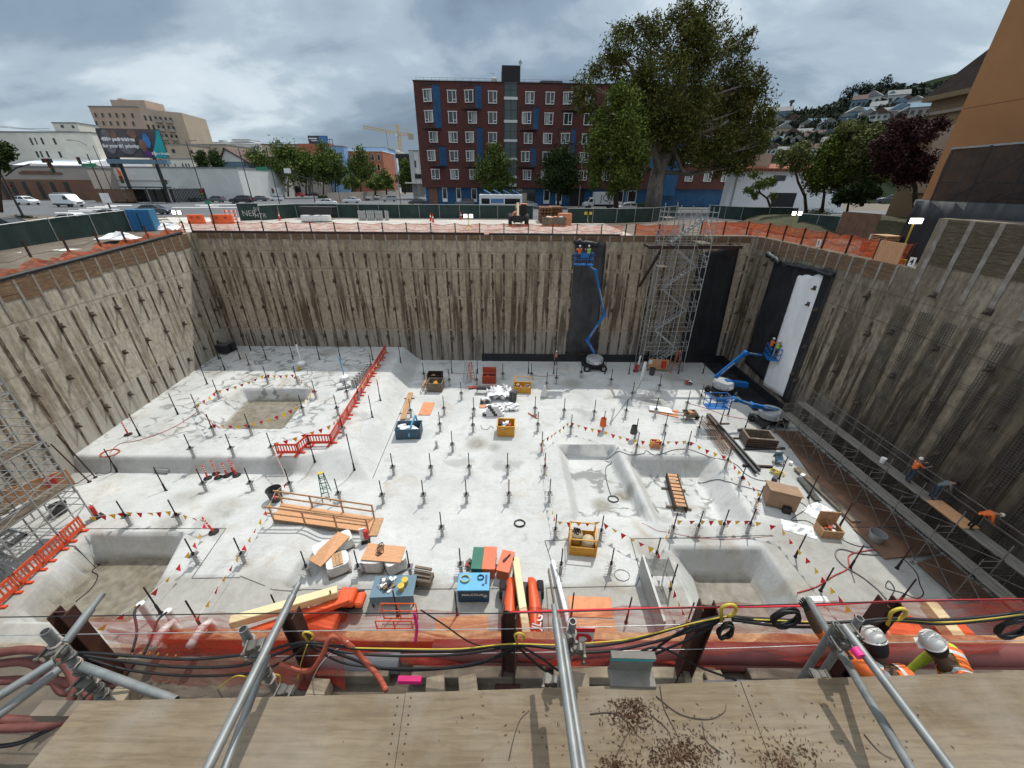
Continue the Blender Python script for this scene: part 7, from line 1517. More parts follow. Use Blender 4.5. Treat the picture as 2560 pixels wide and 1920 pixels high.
def orange_lift():
 p=atf(1305,1590); r=T('boom_lift','orange boom lift with cream boom seen end on beyond the red net','boom lift',p)
 for s_,nm in((-1,'left_cover'),(1,'right_cover')):
  b=MB(); g=[]
  for j in range(9):
   t=j/8; y=-.9+t*3.0; w_=.40+.16*math.sin(math.pi*min(1,t*1.1)); g.append([(s_*(.32),y,1.25),(s_*(.32+w_*.6),y,1.32-.1*abs(t-.5)),(s_*(.32+w_),y,1.05),(s_*(.32+w_),y,.5)])
  b.sheet(g); b.add([g[0][k] for k in range(4)]+[(s_*.32,-.9,.5)],[(0,1,2,3,4)]); b.add([g[-1][k] for k in range(4)]+[(s_*.32,2.1,.5)],[(0,1,2,3,4)]); b.build('engine_cover',M['lift_orange'],r,smooth=True,solid=.03)
 b=MB(); b.box((0,.6,.6),(1.9,3.2,.35)); b.build('chassis',M['rod_black'],r)
 b=MB(); b.bar((-.30,2.9,1.55),(.22,-1.6,1.75),.34,.36); b.build('boom_section',M['cream_boom'],r,bevel=.02); b=MB(); b.bar((-.12,1.5,1.3),(.1,-.3,1.4),.28,.2); b.build('lower_boom',M['rod_black'],r)
 for i in(-1,1):
  for j in (-.8,2.0): b=MB(); b.lathe([(.2,-.16),(.42,-.16),(.45,-.1),(.45,.1),(.42,.16),(.2,.16)],(i*.95,j,.45),14,Matrix.Rotation(rad(90),3,'Y')); b.build('wheel',M['black_rubber'],r)
 lettering('JLG',.55,M['foam_white'],r,(.68,-.1,1.31),(0,rad(12),rad(75)),bold=.01)
 p=atf(775,1575); r=T('boom_lift','orange boom lift with long cream boom lying low behind the red net at left','boom lift',p)
 a=atf(600,1600)-p; c=atf(860,1528)-p; b=MB(); b.bar(a+V((0,0,1.3)),c+V((0,0,1.5)),.4,.42); b.build('boom_section',M['cream_boom'],r,bevel=.02); b=MB(); b.bar(a+V((.5,-.3,.8)),c+V((.5,-.1,1.1)),.36,.3); b.build('lower_boom',M['lift_orange'],r,bevel=.02)
 b=MB(); b.box(c+V((.3,.1,.95)),(.8,.8,.5)); b.box(c+V((.9,.1,.75)),(.4,.7,.35)); b.build('turret',M['lift_orange'],r,bevel=.08); b=MB(); b.box(V((.3,-.3,.6)),(2.2,1.4,.5)); b.build('chassis',M['lift_orange'],r,bevel=.06)
 for i in(-1,1):
  for j in(-1,1): b=MB(); b.lathe([(.2,-.16),(.42,-.16),(.42,.16),(.2,.16)],(.3+i*.9,-.3+j*.8,.42),14,Matrix.Rotation(rad(90),3,'X')); b.build('wheel',M['black_rubber'],r)
 q=atf(1000,1580)-p; b=MB()
 for z in (.4,.95,1.5):
  b.tube([q+V((x,y,z)) for x,y in ((-.8,-.4),(.8,-.4),(.8,.4),(-.8,.4))],.03,5,closed=True)
 for x,y in ((-.8,-.4),(0,-.4),(.8,-.4),(.8,.4),(0,.4),(-.8,.4)): b.bar(q+V((x,y,.35)),q+V((x,y,1.5)),.045)
 b.build('basket',M['lift_orange'],r); b=MB(); b.box(q+V((0,0,.36)),(1.6,.8,.05)); b.build('basket_floor',M['taupe_wall'],r)
 p=at(2290,1600,9); r=T('boom_lift','orange lift cover with cream boom just left of the second worker','boom lift',(p.x,p.y,p.z))
 b=MB(); b.box((0,0,-.3),(1.1,1.4,.5)); b.build('engine_cover',M['lift_orange'],r,bevel=.12,seg=3); b=MB(); b.bar((.75,-.9,.1),(1.0,.8,.12),.28,.28); b.build('boom_section',M['cream_boom'],r); b=MB(); b.box((1.5,0,-.35),(.7,1.3,.4)); b.build('side_cover',M['lift_orange'],r,bevel=.1); b=MB(); b.box((.6,0,-1.0),(2.6,1.5,.9)); b.build('chassis',M['rod_black'],r); b=MB(); b.box((.6,0,-5.3),(.7,.7,7.7)); b.build('lift_mast',M['lift_orange'],r)
orange_lift()
def worktable():
 p=atf(983,1515); r=T('work_table','grey steel work table covered in tools, buckets and cases','table',p+V((0,.5,0)),rad(3)); b=MB(); b.box((0,0,.8),(2.1,1.15,.07)); b.box((0,-.55,.55),(2.1,.05,.45)); b.build('table_top',M['slate_blue'],r)
 for i in(-1,1):
  for j in(-1,1): b=MB(); b.box((i*.98,j*.5,.38),(.07,.07,.76)); b.build('leg',M['rod_black'],r)
 for lb,u,v_ in (('left yellow bucket on the steel work table',.45,-.2),('right yellow bucket on the steel work table',.55,.12)): b=MB(); b.lathe([(.13,0),(.16,.3),(.165,.32)],n=14); tag(b.build('bucket',M['cable_yellow'],loc=p+V((u,.5+v_,.84)),smooth='auto'),lb,'bucket')
 q=T('tool_heap','jumble of tools and gloves on the steel work table','tool heap',p+V((-.3,.55,.84))); junk(q,14,1.2,.9,.1,['rod_black','box_red','timber_old','steel_plate','foam_white'],.2)
 b=MB()
 for k in range(4): b.box((0,-.1+k*.14,.35+k*.12),(.9,.12,.10))
 b.box((0,.1,.2),(1.0,.6,.35)); tag(b.build('step_unit',M['timber_old'],loc=p+V((1.25,1.1,.25)),rz=rad(-10)),'grey slatted step unit at the right of the work table','steps')
 r=obox('steel_trough','open brown steel trough left of the work table','trough',atf(858,1525)+V((0,.3,0)),(1.8,.6,.5),rad(6),'rod_rust')
 for lb,x,y,m_ in (('red hose coil behind the left orange lift',760,1532,'hose_red'),('grey hose coil beside the brown steel trough',802,1530,'hose_grey')): ring(lb,x,y,.45,.03,m_,4)
worktable()
# ================================================================ scaffolds
def stairtower(label,x0,y0,wx,wy,h,lv=2.1,mt='galv',bay=2,z0=0,top=1.2):
 r=T('stair_scaffold',label,'scaffold',(x0,y0,z0)); xs=[wx*i/bay for i in range(bay+1)]; ys=[0,wy*.5,wy]; n=int(h/lv)
 for x in xs:
  for y in ys: b=MB(); b.cyl((x,y,0),(x,y,h+rnd(.2,top)),.045,n=6); b.box((x,y,.02),(.2,.2,.03)); b.build('standard',M[mt],r)
 for k in range(n+1):
  z=.25+k*lv if k else .25; b=MB()
  for zz in (z,z+.5,z+1.0) if k else (z,):
   if zz>h+.6: continue
   for y in (0,wy): b.bar((0,y,zz),(wx,y,zz),.04)
   for x in (0,wx): b.bar((x,0,zz),(x,wy,zz),.04)
  if k<n:
   b.bar((0,-.03,z),(wx/bay,-.03,z+lv),.035); b.bar((wx,-.03,z),(wx-wx/bay,-.03,z+lv),.035); b.bar((-.03,0,z+lv),(-.03,wy,z),.035); b.bar((wx+.03,0,z),(wx+.03,wy,z+lv),.035)
  b.build('ledger',M[mt],r)
  if k:
   b=MB(); u=0 if k%2 else wx-1.0
   b.box((u+.5,wy/2,z-.03),(1.0,wy-.1,.05)); b.build('landing',M['timber_old'],r)
  if k<n:
   d=1 if k%2==0 else -1; a=V((.9 if d>0 else wx-.9,wy*.3,z)); c=V((wx-.9 if d>0 else .9,wy*.3,z+lv)); b=MB()
   for yy in (-.32,.32): b.bar(a+V((0,yy,0)),c+V((0,yy,0)),.05,.16); b.bar(a+V((0,yy,.9)),c+V((0,yy,.9)),.035)
   m=9
   for i in range(m): q=a.lerp(c,(i+.5)/m); b.box(q,(.26,.62,.03))
   b.build('stair_flight',M['alu'],r)
 return r
ax=aty(1602,890,40.3).x; cx=aty(1752,890,40.3).x
stairtower('tall aluminium stair tower standing against the far wall',ax,39.6,4.75,2.2,16.2,lv=2.25,bay=3)
b=MB(); b.bar((ax-1.2,40.0,13.3),(cx+1.2,40.0,13.4),.3,.3); b.bar((ax-.9,41.9,9.0),(ax+.2,40.1,13.2),.2); b.bar((cx+1.0,41.9,11.8),(cx+.8,40.1,13.2),.2); b.bar((ax-1,42.0,13.3),(ax-1,40,13.3),.2); b.bar((cx+1,42.0,13.4),(cx+1,40,13.4),.2); tag(b.build('bracket_beam',M['rod_rust']),'rusty bracket beam carrying the stair tower at the wall top','beam')
stairtower('silver stair scaffold in the left front corner of the pit',-30.0,13.2,4.9,3.6,11.5,lv=1.5,bay=4)
stairtower('lower silver scaffold bay beside the orange barrier at the left edge',-31.0,9.2,5.2,3.4,3.0,lv=1.0,bay=4)
mat('scaf_dull',(.20,.195,.185),.6,.25,5,.3,0,(.11,.07,.05),.4)
def longscaf():
 ys=[27.4-2.13*i for i in range(10)]; r=T('walkway_scaffold','long frame scaffold with plank walkways along the right wall','scaffold',(22.4,27.4,0)); o=V((22.4,27.4,0))
 for i,y in enumerate(ys):
  b=MB()
  for x in (22.45,24.5): b.cyl(V((x,y,0))-o,V((x,y,3.0 if x<24 else 4.1))-o,.024,n=6); b.box(V((x,y,.02))-o,(.18,.18,.03))
  for z in (.5,1.0,1.5,1.86,2.4,2.86): b.bar(V((22.45,y,z))-o,V((24.5,y,z))-o,.03)
  b.cyl(V((23.35,y,0))-o,V((23.35,y,3.9))-o,.03,n=6); b.build('frame',M['scaf_dull'],r)
  if i:
   b=MB(); y0=ys[i-1]; a=V((22.45,0,0))-o
   b.bar(V((22.45,y0,.3))-o,V((22.45,y,1.7))-o,.028); b.bar(V((22.45,y0,1.7))-o,V((22.45,y,.3))-o,.028); b.bar(V((23.35,y0,2.0))-o,V((23.35,y,2.9))-o,.028); b.build('cross_brace',M['scaf_dull'],r)
   for x0,z,n in ((22.62,1.93,3),(23.5,2.95,3)):
    for k in range(n): b=MB(); b.bar(V((x0+k*.26,y0+rnd(.02,.2),z+rnd(0,.02)))-o,V((x0+k*.26,y-rnd(.02,.2),z+rnd(0,.02)))-o,.245,.05); b.build('plank',M['plank_grey'],r)
 b=MB(); b.bar(V((24.5,27.4,3.95))-o,V((24.5,ys[-1],3.95))-o,.035); b.bar(V((24.5,27.4,3.5))-o,V((24.5,ys[-1],3.5))-o,.035); b.build('guard_rail',M['scaf_dull'],r)
mat('plank_grey',(.20,.185,.16),.9,.25,3,0,.3,(.10,.085,.07),.45,stretch=(5,.6,2))
longscaf()
b=MB(); b.lathe([(.13,0),(.16,.36)],n=14); tag(b.build('bucket',M['foam_white'],loc=(23.75,atx(2208,1150,23.75).y,3.0),smooth='auto'),'white bucket standing on the upper walkway planks','bucket')
# ================================================================ people
mat('skin_brown',(.10,.055,.035),.6,.12,8); mat('skin_tan',(.36,.20,.13),.6,.12,8); mat('jeans',(.035,.05,.085),.85,.2,8); mat('boot',(.05,.035,.025),.8,.2,8); mat('shirt_orange',(.72,.15,.03),.75,.12,6); mat('shirt_lime',(.42,.58,.05),.75,.12,6); mat('shirt_grey',(.13,.14,.15),.8,.15,6); mat('stripe_silver',(.52,.54,.52),.4,.08,6); mat('glove_black',(.016,.016,.017),.7,.2,8); mat('helmet_white',(.74,.73,.68),.35,.07,4,0,0,(.35,.34,.3),.3); mat('hair_dark',(.012,.010,.009),.8,.2,9); mat('eye_white',(.6,.6,.58),.3); mat('navy',(.015,.02,.06),.8)
def person(label,p,rz,pose=None,shirt='shirt_orange',fore='shirt_orange',legs='jeans',skin='skin_tan',glove=None,vest=None,helmet='helmet_white',hd=(0,0,0),detail=False,name='person'):
 """local frame: x to the person's left, -y forward"""
 J=dict(pel=(0,0,.96),sp=(0,-.01,1.16),ch=(0,0,1.34),nk=(0,.0,1.49),h0=(0,-.02,1.57),h1=(0,-.03,1.69),
  sl=(.19,0,1.42),el=(.26,.03,1.13),wl=(.27,-.10,.89),sr=(-.19,0,1.42),er=(-.26,.03,1.13),wr=(-.27,-.10,.89),
  hl=(.10,0,.92),kl=(.12,-.03,.50),al=(.13,.02,.09),tl=(.14,-.15,.04),hr=(-.10,0,.92),kr=(-.12,-.03,.50),ar=(-.13,.02,.09),tr=(-.14,-.15,.04))
 J.update(pose or {}); J={k:V(v) for k,v in J.items()}
 Rr=dict(pel=(.155,.115),sp=(.145,.105),ch=(.165,.115),nk=(.062,.062),h0=(.078,.092),h1=(.074,.088),sl=(.075,.075),el=(.05,.05),wl=(.032,.036),sr=(.075,.075),er=(.05,.05),wr=(.032,.036),hl=(.095,.1),kl=(.066,.066),al=(.045,.045),tl=(.042,.032),hr=(.095,.1),kr=(.066,.066),ar=(.045,.045),tr=(.042,.032))
 E=[('pel','sp'),('sp','ch'),('ch','nk'),('nk','h0'),('h0','h1'),('ch','sl'),('sl','el'),('el','wl'),('ch','sr'),('sr','er'),('er','wr'),('pel','hl'),('hl','kl'),('kl','al'),('al','tl'),('pel','hr'),('hr','kr'),('kr','ar'),('ar','tr')]
 K=list(J); vs=[J[k] for k in K]; rs=[Rr[k] for k in K]; ed=[(K.index(a),K.index(b)) for a,b in E]; bone=[(a,b) for a,b in E]; seg=[(J[a],J[b],a,b) for a,b in E]
 for s_,wk,ek in ((1,'wl','el'),(-1,'wr','er')):
  d=(J[wk]-J[ek]).normalized(); sd=d.cross(V((0,1,.2))).normalized(); nn=sd.cross(d); palm=J[wk]+d*.075; vs.append(palm); rs.append((.038,.022)); ip=len(vs)-1; ed.append((K.index(wk),ip)); seg.append((J[wk],palm,'hand','hand'))
  for q in range(4):
   ln=(.075,.088,.082,.062)[q]; b0=palm+sd*(.028-.0187*q)+d*.02; m_=b0+d*ln*.5-nn*.004; e_=b0+d*ln*.85-nn*.03
   i0=len(vs); vs+=[b0,m_,e_]; rs+=[(.011,.011),(.0095,.0095),(.008,.008)]; ed+=[(ip,i0),(i0,i0+1),(i0+1,i0+2)]; seg.append((b0,e_,'hand','hand'))
  b0=J[wk]+d*.035+sd*.036*(1); m_=b0+d*.03+sd*.022-nn*.01; i0=len(vs); vs+=[b0,m_,m_+d*.028]; rs+=[(.014,.014),(.0115,.0115),(.009,.009)]; ed+=[(K.index(wk),i0),(i0,i0+1),(i0+1,i0+2)]; seg.append((b0,m_,'hand','hand'))
 f=(V((0,-1,0))); hv=J['h1']-J['h0']; nose=J['h0']+hv*.35+V((hd[0],hd[1],0))*0+f*.10
 i0=len(vs); vs.append(nose); rs.append((.016,.018)); ed.append((K.index('h0'),i0)); seg.append((nose,nose+V((0,0,.001)),'h0','h1'))
 me=bpy.data.meshes.new('body'); me.from_pydata(vs,ed,[]); o=bpy.data.objects.new('tmp',me); COL.objects.link(o)
 md=o.modifiers.new('s','SKIN'); md.use_smooth_shade=True; md.branch_smoothing=.3
 for i,v in enumerate(me.skin_vertices[0].data): v.radius=rs[i]; v.use_root=(i==0)
 ms=o.modifiers.new('d','SUBSURF'); ms.levels=ms.render_levels=2 if detail else 1
 dg=bpy.context.evaluated_depsgraph_get(); m2=bpy.data.meshes.new_from_object(o.evaluated_get(dg)); bpy.data.objects.remove(o)
 r=T(name,label,'person',p,rz); m2.name='body'; mats=[skin,shirt,fore,legs,'boot',glove or skin]
 m2.materials.clear()
 for k in mats: m2.materials.append(M[k])
 kind={'h0':0,'h1':0,'nk':0,'el':2,'wl':2,'er':2,'wr':2,'hand':5,'kl':3,'al':3,'kr':3,'ar':3,'hl':3,'hr':3,'tl':4,'tr':4}
 def cls(c):
  best=None
  for a,b,ka,kb in seg:
   ab=b-a; t=max(0,min(1,(c-a).dot(ab)/max(1e-9,ab.length_squared))); d=(c-(a+ab*t)).length
   if best is None or d<best[0]: best=(d,ka,kb,t)
  _,ka,kb,t=best
  if kb in('sl','sr','ch','sp'): return 1
  if kb=='nk': return 1 if t<.6 else 0
  if kb in('el','er'): return 1
  return kind.get(kb,1)
 vest_f=[]
 for po in m2.polygons:
  k=cls(po.center); po.material_index=k; po.use_smooth=True
  if k==1: vest_f.append(po)
 ob=bpy.data.objects.new('body',m2); COL.objects.link(ob); ob.parent=r
 if vest:
  b=MB(); up=(J['ch']-J['pel']).normalized()
  for po in vest_f:
   c=po.center
   if (c-J['el']).length<.20 or (c-J['er']).length<.20 or abs(c.x-J['ch'].x)>.165: continue
   t=(c-J['pel']).dot(up)/ (J['ch']-J['pel']).length; b.mi=1 if (.42<t<.56 or (abs(abs(c.x-J['ch'].x)-.095)<.022 and t>.56)) else 0
   b.add([m2.vertices[i].co+m2.vertices[i].normal*.017 for i in po.vertices],[tuple(range(len(po.vertices)))])
  vo=b.build('vest',[M[vest],M['stripe_silver']],r,smooth=True,fix=False)
 hc=J['h1']+V((0,.0,-.002)); ax=(J['h1']-J['nk']).normalized(); Q=V((0,0,1)).rotation_difference(ax).to_matrix()
 b=MB(); b.lathe([(.100,-.005),(.102,.02),(.097,.055),(.080,.09),(.048,.112),(.004,.12)],hc,20,Q); b.lathe([(.096,-.006),(.112,-.012),(.112,-.005),(.098,.006)],hc,20,Q);
 b.box(hc+Q@V((0,-.112,-.012)),(.12,.05,.010),R=Q)
 for k in (-.03,0,.03): b.box(hc+Q@V((k,0,.108)),(.010,.12,.018),R=Q)
 b.build('helmet',M[helmet],r,smooth='auto')
 if detail:
  hh=J['h0']; b=MB(); b.lathe([(.02,-.115),(.075,-.09),(.098,-.03),(.102,.03),(.098,.075)],J['h0'].lerp(J['h1'],.5)+V((0,.022,0)),16,Q); b.build('hair',M['hair_dark'],r,smooth=True)
  for s_ in(-1,1):
   b=MB(); b.lathe([(.002,-.011),(.011,0),(.002,.011)],J['h0'].lerp(J['h1'],.5)+V((s_*.032,-.088,.0)),8); b.build('eye',M['eye_white'],r,smooth=True)
   b=MB(); b.lathe([(.003,-.03),(.014,-.01),(.016,.01),(.003,.03)],J['h0'].lerp(J['h1'],.45)+V((s_*.082,.0,0)),8); b.build('ear',M[skin],r,smooth=True)
 return r
ARMUP=dict(el=(.30,-.10,1.60),wl=(.26,-.22,1.84)); REACH=dict(el=(.26,-.22,1.25),wl=(.2,-.45,1.35),er=(-.26,-.22,1.25),wr=(-.2,-.45,1.35))
BEND=dict(sp=(0,-.14,1.10),ch=(0,-.34,1.20),nk=(0,-.47,1.24),h0=(0,-.55,1.25),h1=(0,-.66,1.28),sl=(.19,-.36,1.21),el=(.24,-.42,.93),wl=(.18,-.55,.72),sr=(-.19,-.36,1.21),er=(-.24,-.42,.93),wr=(-.16,-.58,.70),kl=(.13,-.08,.52),kr=(-.13,-.02,.52))
person('person in orange vest and white helmet raising one arm before the far wall',atf(1389,912),rad(20),dict(el=(-.30,-.05,1.62) if 0 else (.30,-.05,1.60),wl=(.30,-.10,1.86)),'shirt_grey','skin_tan','jeans',vest='shirt_orange')
fl=B1+V((0,0,.03)); person('person in orange shirt at the left of the raised lift basket',fl+V((-.45,.05,0)),rad(180),REACH,'shirt_orange','shirt_orange'); person('person in lime vest at the right of the raised lift basket',fl+V((.45,.05,0)),rad(190),REACH,'shirt_grey','shirt_grey',vest='shirt_lime')
fl=B2+V((0,0,.03)); person('person in orange shirt leaning to the white sheet from the second lift',fl+V((-.1,.35,0)),rad(95),REACH,'shirt_orange','shirt_orange'); person('person in lime vest nearest the white sheet in the second lift',fl+V((.05,-.35,0)),rad(90),REACH,'shirt_grey','skin_tan',vest='shirt_lime')
y1=atx(2280,1185,23.8).y; person('person in red vest and white helmet working at the rebar wall on the walkway',V((23.75,y1,3.0)),rad(75),REACH,'shirt_orange','shirt_grey',vest='shirt_orange')
y1=atx(2325,1245,23.8).y; person('person in dark clothes bending on the walkway beside the rebar wall',V((23.8,y1,3.0)),rad(70),BEND,'shirt_grey','shirt_grey',helmet='hair_dark',vest=None)
y1=atx(2420,1325,23.8).y; person('person in orange shirt bending down with a tool at the near end of the walkway',V((23.75,y1,3.0)),rad(60),BEND,'shirt_orange','shirt_orange','hair_dark')
b=MB(); b.box((0,0,0),(.9,2.0,.03)); tag(b.build('plywood_sheet',M['ply_new'],loc=(23.8,atx(2390,1270,23.8).y,3.02)),'plywood sheet laid on the walkway between two workers','plywood sheet')
def firepoint(label,px,py,rz,w_=2.4):
 p=atf(px,py); r=T('notice_board',label,'notice board',p,rz); b=MB(); b.box((0,0,.85),(w_,.05,1.25)); b.build('board',M['ply_new'],r); b=MB(); b.box((-w_*.4,-.04,1.1),(.4,.02,.5)); b.build('notice',M['white_paint'],r)
 for u in (-w_*.45,w_*.45): b=MB(); b.bar((u,.05,0),(u,.05,1.5),.08); b.bar((u,.05,.9),(u,.7,0),.06); b.build('leg',M['timber_old'],r)
 b=MB(); b.box((w_*.25,-.2,.95),(.45,.3,.75)); b.build('fire_cabinet',M['red_paint'],r)
firepoint('brown notice board with red fire cabinet at the foot of the stair tower',1642,928,rad(-8),2.2); firepoint('tan notice board with red box behind the left stair scaffold',100,1250,rad(50),3.4)
ladder('orange stepladder right of the notice board at the tower foot',1686,932,2.6,rad(80),'fibre_orange'); ladder('pale ladder leaning near the parked low lift by the right wall',1965,1030,2.2,rad(70),'timber')
b=MB(); b.cyl((0,0,0),(.25,.2,1.7),.1,n=10); tag(b.build('white_pipe',M['foam_white'],loc=atf(1592,925)),'white pipe standing left of the notice board','pipe'); b=MB(); b.cyl((0,0,0),(.12,0,2.1),.16,n=10); b.cyl((0,.1,0),(.3,.2,1.5),.12,n=8); tag(b.build('white_tube',M['foam_white'],loc=atf(1603,950)),'white leaning tube with dark hose left of the dark bin','tube')
r=T('hand_cart','small red and black hand cart by the white pipe','cart',atf(1589,930)); b=MB(); b.box((0,0,.5),(.4,.3,.8)); b.build('frame',M['box_red'],r)
for s_ in(-1,1): b=MB(); b.cyl((s_*.22,0,.14),(s_*.28,0,.14),.14,n=10); b.build('wheel',M['black_rubber'],r)
# ================================================================ apron beyond the far wall
def pt(px,py): return at(px,py,14.11)
def towerlight(label,px,py,hpx,on=True):
 p=pt(px,py); z=aty(px,hpx,p.y).z-p.z; r=T('work_light',label,'work light',p); b=MB(); b.cyl((0,0,.3),(0,0,z-.15),.035,n=6)
 for k in range(3): b.bar((0,0,.6),(.6*math.cos(k*2.1+.5),.6*math.sin(k*2.1+.5),0),.05)
 b.build('stand',M['cable_yellow'],r)
 for s_ in(-1,1): b=MB(); b.box((s_*.32,-.02,z),(.46,.14,.42)); b.build('housing',M['dark_metal'],r); b=MB(); b.box((s_*.32,-.10,z),(.40,.03,.36)); b.build('lamp_face',M['lamp_on'] if on else M['cable_yellow'],r)
lamp('lamp_on',(1,.97,.85),4.5)
towerlight('twin work light shining behind the middle of the far net',1172,575,540); towerlight('yellow work light on a stand at the left street corner',455,565,531); towerlight('work light shining in front of the short green panels at right',1975,585,533); towerlight('yellow work light turned away behind the stacked timber',1468,560,533,False)
p=V((27.2,26.8,14.1)); p=atx(2255,632,26.2); r=T('work_light','bright work light on a yellow stand below the black tarpaulin','work light',(p.x,p.y,14.1)); hh=aty(2287,552,p.y); b=MB(); b.bar((0,0,0),V((hh.x,hh.y,hh.z-.2))-V((p.x,p.y,14.1)),.07); b.box((0,0,.15),(.7,.5,.25)); b.build('stand',M['cable_yellow'],r)
for s_ in(-1,1): b=MB(); b.box(V((hh.x+s_*.2,hh.y-.1,hh.z))-V((p.x,p.y,14.1)),(.36,.1,.32)); b.build('lamp_face',M['lamp_on'],r)
def telehandler():
 p=pt(1296,565); r=T('telehandler','orange telehandler facing the pit with its boom lowered between dark wheels','telehandler',p)
 for i in(-1,1):
  for j in (0,2.6): b=MB(); b.lathe([(.3,-.22),(.62,-.22),(.68,-.12),(.68,.12),(.62,.22),(.3,.22)],(i*1.05,j,.68),16,Matrix.Rotation(rad(90),3,'Y')); o=b.build('wheel',M['black_rubber'],r,smooth='auto'); b=MB(); b.lathe([(.01,-.2),(.3,-.2),(.3,.2),(.01,.2)],(i*1.05,j,.68),10,Matrix.Rotation(rad(90),3,'Y')); b.build('rim',M['cream_boom'],o)
 b=MB(); b.box((0,1.3,.85),(1.5,4.0,.5)); b.box((0,-.6,.9),(1.7,.3,.6)); b.build('chassis',M['rod_black'],r); b=MB(); b.prism([(-.95,.95),(.0,.95),(.0,1.7),(-.6,1.55)],.4,2.8,'y'); b.build('engine_cover',M['pale_orange'],r,bevel=.06)
 b=MB(); b.bar((-.15,3.2,2.1),(-.1,-.5,2.5),.34,.4); b.bar((-.1,-.4,2.5),(-.1,-1.3,1.2),.26,.3); b.build('boom',M['cream_boom'],r,bevel=.03)
 b=MB(); b.prism([(.2,1.0),(1.05,1.0),(1.0,2.45),(.25,2.45)],.5,2.1,'y'); b.build('cab',M['dark_glass'],r,bevel=.04); b=MB(); b.box((.63,1.3,2.5),(.9,1.7,.08)); b.build('cab_roof',M['pale_orange'],r)
 b=MB(); b.box((-.1,-1.35,.9),(1.2,.1,.8)); b.bar((-.5,-1.4,.55),(-.5,-2.4,.5),.12,.05); b.bar((.3,-1.4,.55),(.3,-2.4,.5),.12,.05); b.build('fork_carriage',M['rod_black'],r)
mat('pale_orange',(.60,.24,.15),.5,.1,2); telehandler()
def stacks():
 for i,(px,lb) in enumerate(((1362,'left stack of rusty steel sections behind the telehandler'),(1388,'right stack of rusty steel sections behind the debris box'))):
  p=pt(px,556-i*2); r=T('steel_stack',lb,'steel stack',p)
  for k in range(5):
   for j in range(4): b=MB(); b.box((j*.42-.6,1.0,.2+k*.4),(.32,5.0,.3)); b.build('section',M['rebar_rust'],r)
 r=obox('debris_box','pale timber debris box between telehandler and stair tower','box',pt(1385,566)+V((0,.4,0)),(3.0,1.2,1.0),rad(-4),'timber_old'); junk(r,8,2.6,1,.9,['timber','ply_orange','rod_rust','foam_white'],.5)
 p=pt(1405,563); b=MB(); b.box((.4,.3,.7),(1.6,1.0,1.4)); b.box((.4,-.22,.7),(1.7,.06,.1)); tag(b.build('plywood_box',M['ply_orange'],loc=p,rz=.2),'plywood box right of the pale debris box','box')
 for i,(px,lb) in enumerate(((769,'left white wrapped bale on the far apron'),(788,'middle white wrapped bale on the far apron'),(811,'right white wrapped bale on the far apron'))): pallet(lb,pt(px,556)+V((0,.5,0)),(1.7 if i<2 else 1.3,1.2,.85),0,boards=False)
 p=pt(800,548); r=T('black_table','black plan table behind the white bales','table',p); b=MB(); b.box((0,0,1.15),(4.6,1.2,.9)); b.build('table_box',M['black_plastic'],r); b=MB(); b.box((0,0,1.65),(5,1.4,.08)); b.build('table_top',M['dark_block'],r)
 for g,(x0,n) in enumerate(((900,4),(921,4),(942,4),(966,2))):
  for k in range(n):
   for j in range(2):
    p=pt(x0+k*4.6,551-j*2); b=MB(); b.cyl((0,0,0),(0,0,1.25-rnd(0,.1)),.15,n=9); b.cyl((0,0,1.0),(0,0,1.04),.19,n=9); tag(b.build('sleeve_pipe',M['galv'],loc=p,smooth='auto'),f'{OW[k]} upright sleeve, {"front" if j==0 else "back"} file, {OW[g]} bundle on the far apron','sleeve pipe','sleeve bundles on the far apron')
 mat('barricade_orange',(.80,.12,.03),.5,.08,2)
 for lb,px,py,k in (('orange water barrier standing alone by the corner work light',494,559,1.0),('orange water barrier joined to striped board at the corner',559,559,1.35)):
  p=pt(px,py); r=T('water_barrier',lb,'barrier',p); b=MB(); b.prism([(-.3,0),(.3,0),(.2,.35),(.14,1.05),(-.14,1.05),(-.2,.35)],-1.0*k,1.0*k,'x'); b.build('barrier_body',M['barricade_orange'],r,bevel=.05)
  for u in (-.4,.4): b=MB(); b.box((u*k,-.2,.72),(.34,.06,.22)); b.build('opening',M['box_red'],r)
 p=pt(582,556); r=T('striped_board','orange and white striped barricade board before the graffiti fence','barricade',p); b=MB()
 for s_ in(-1,1): b.bar((s_*.7,0,0),(s_*.7,0,1.6),.06)
 b.build('frame',M['taupe_wall'],r)
 for z in (.4,.9,1.35): b=MB(); b.box((0,-.05,z),(1.7,.04,.26)); o=b.build('board',M['foam_white'],r); b=MB(); [b.box((-.6+i*.6,-.075,z),(.28,.02,.26)) for i in range(3)]; b.build('stripe',M['barricade_orange'],o)
 for lb,px,py in (('red white traffic cone by the long far fence',700,551),('red cone at the right end of the far fence',1153,549),('orange cone near the middle of the far fence',1077,553),('orange cone beside the far net middle',1083,556)):
  p=pt(px,py); r=T('traffic_cone',lb,'cone',p); b=MB(); b.lathe([(.14,.04),(.05,1.0),(.02,1.02)],n=12); b.box((0,0,.02),(.4,.4,.04)); b.build('cone_body',M['barrier_red'],r); b=MB(); b.lathe([(.10,.55),(.08,.75)],n=12); b.build('white_band',M['foam_white'],r)
 p=at(350,577,14.1)+V((0,0,0)); r=T('portable_toilets','blue portable toilet pair behind the left green fence','toilet',V((p.x,p.y,14.1)),rad(10));
 for i in (0,1): b=MB(); b.box((i*1.25,0,1.05),(1.15,1.15,2.1)); b.build('cabin',M['toilet_blue'],r,bevel=.05); b=MB(); b.box((i*1.25,-.59,1.0),(.75,.04,1.8)); b.build('door',M['toilet_dark'],r)
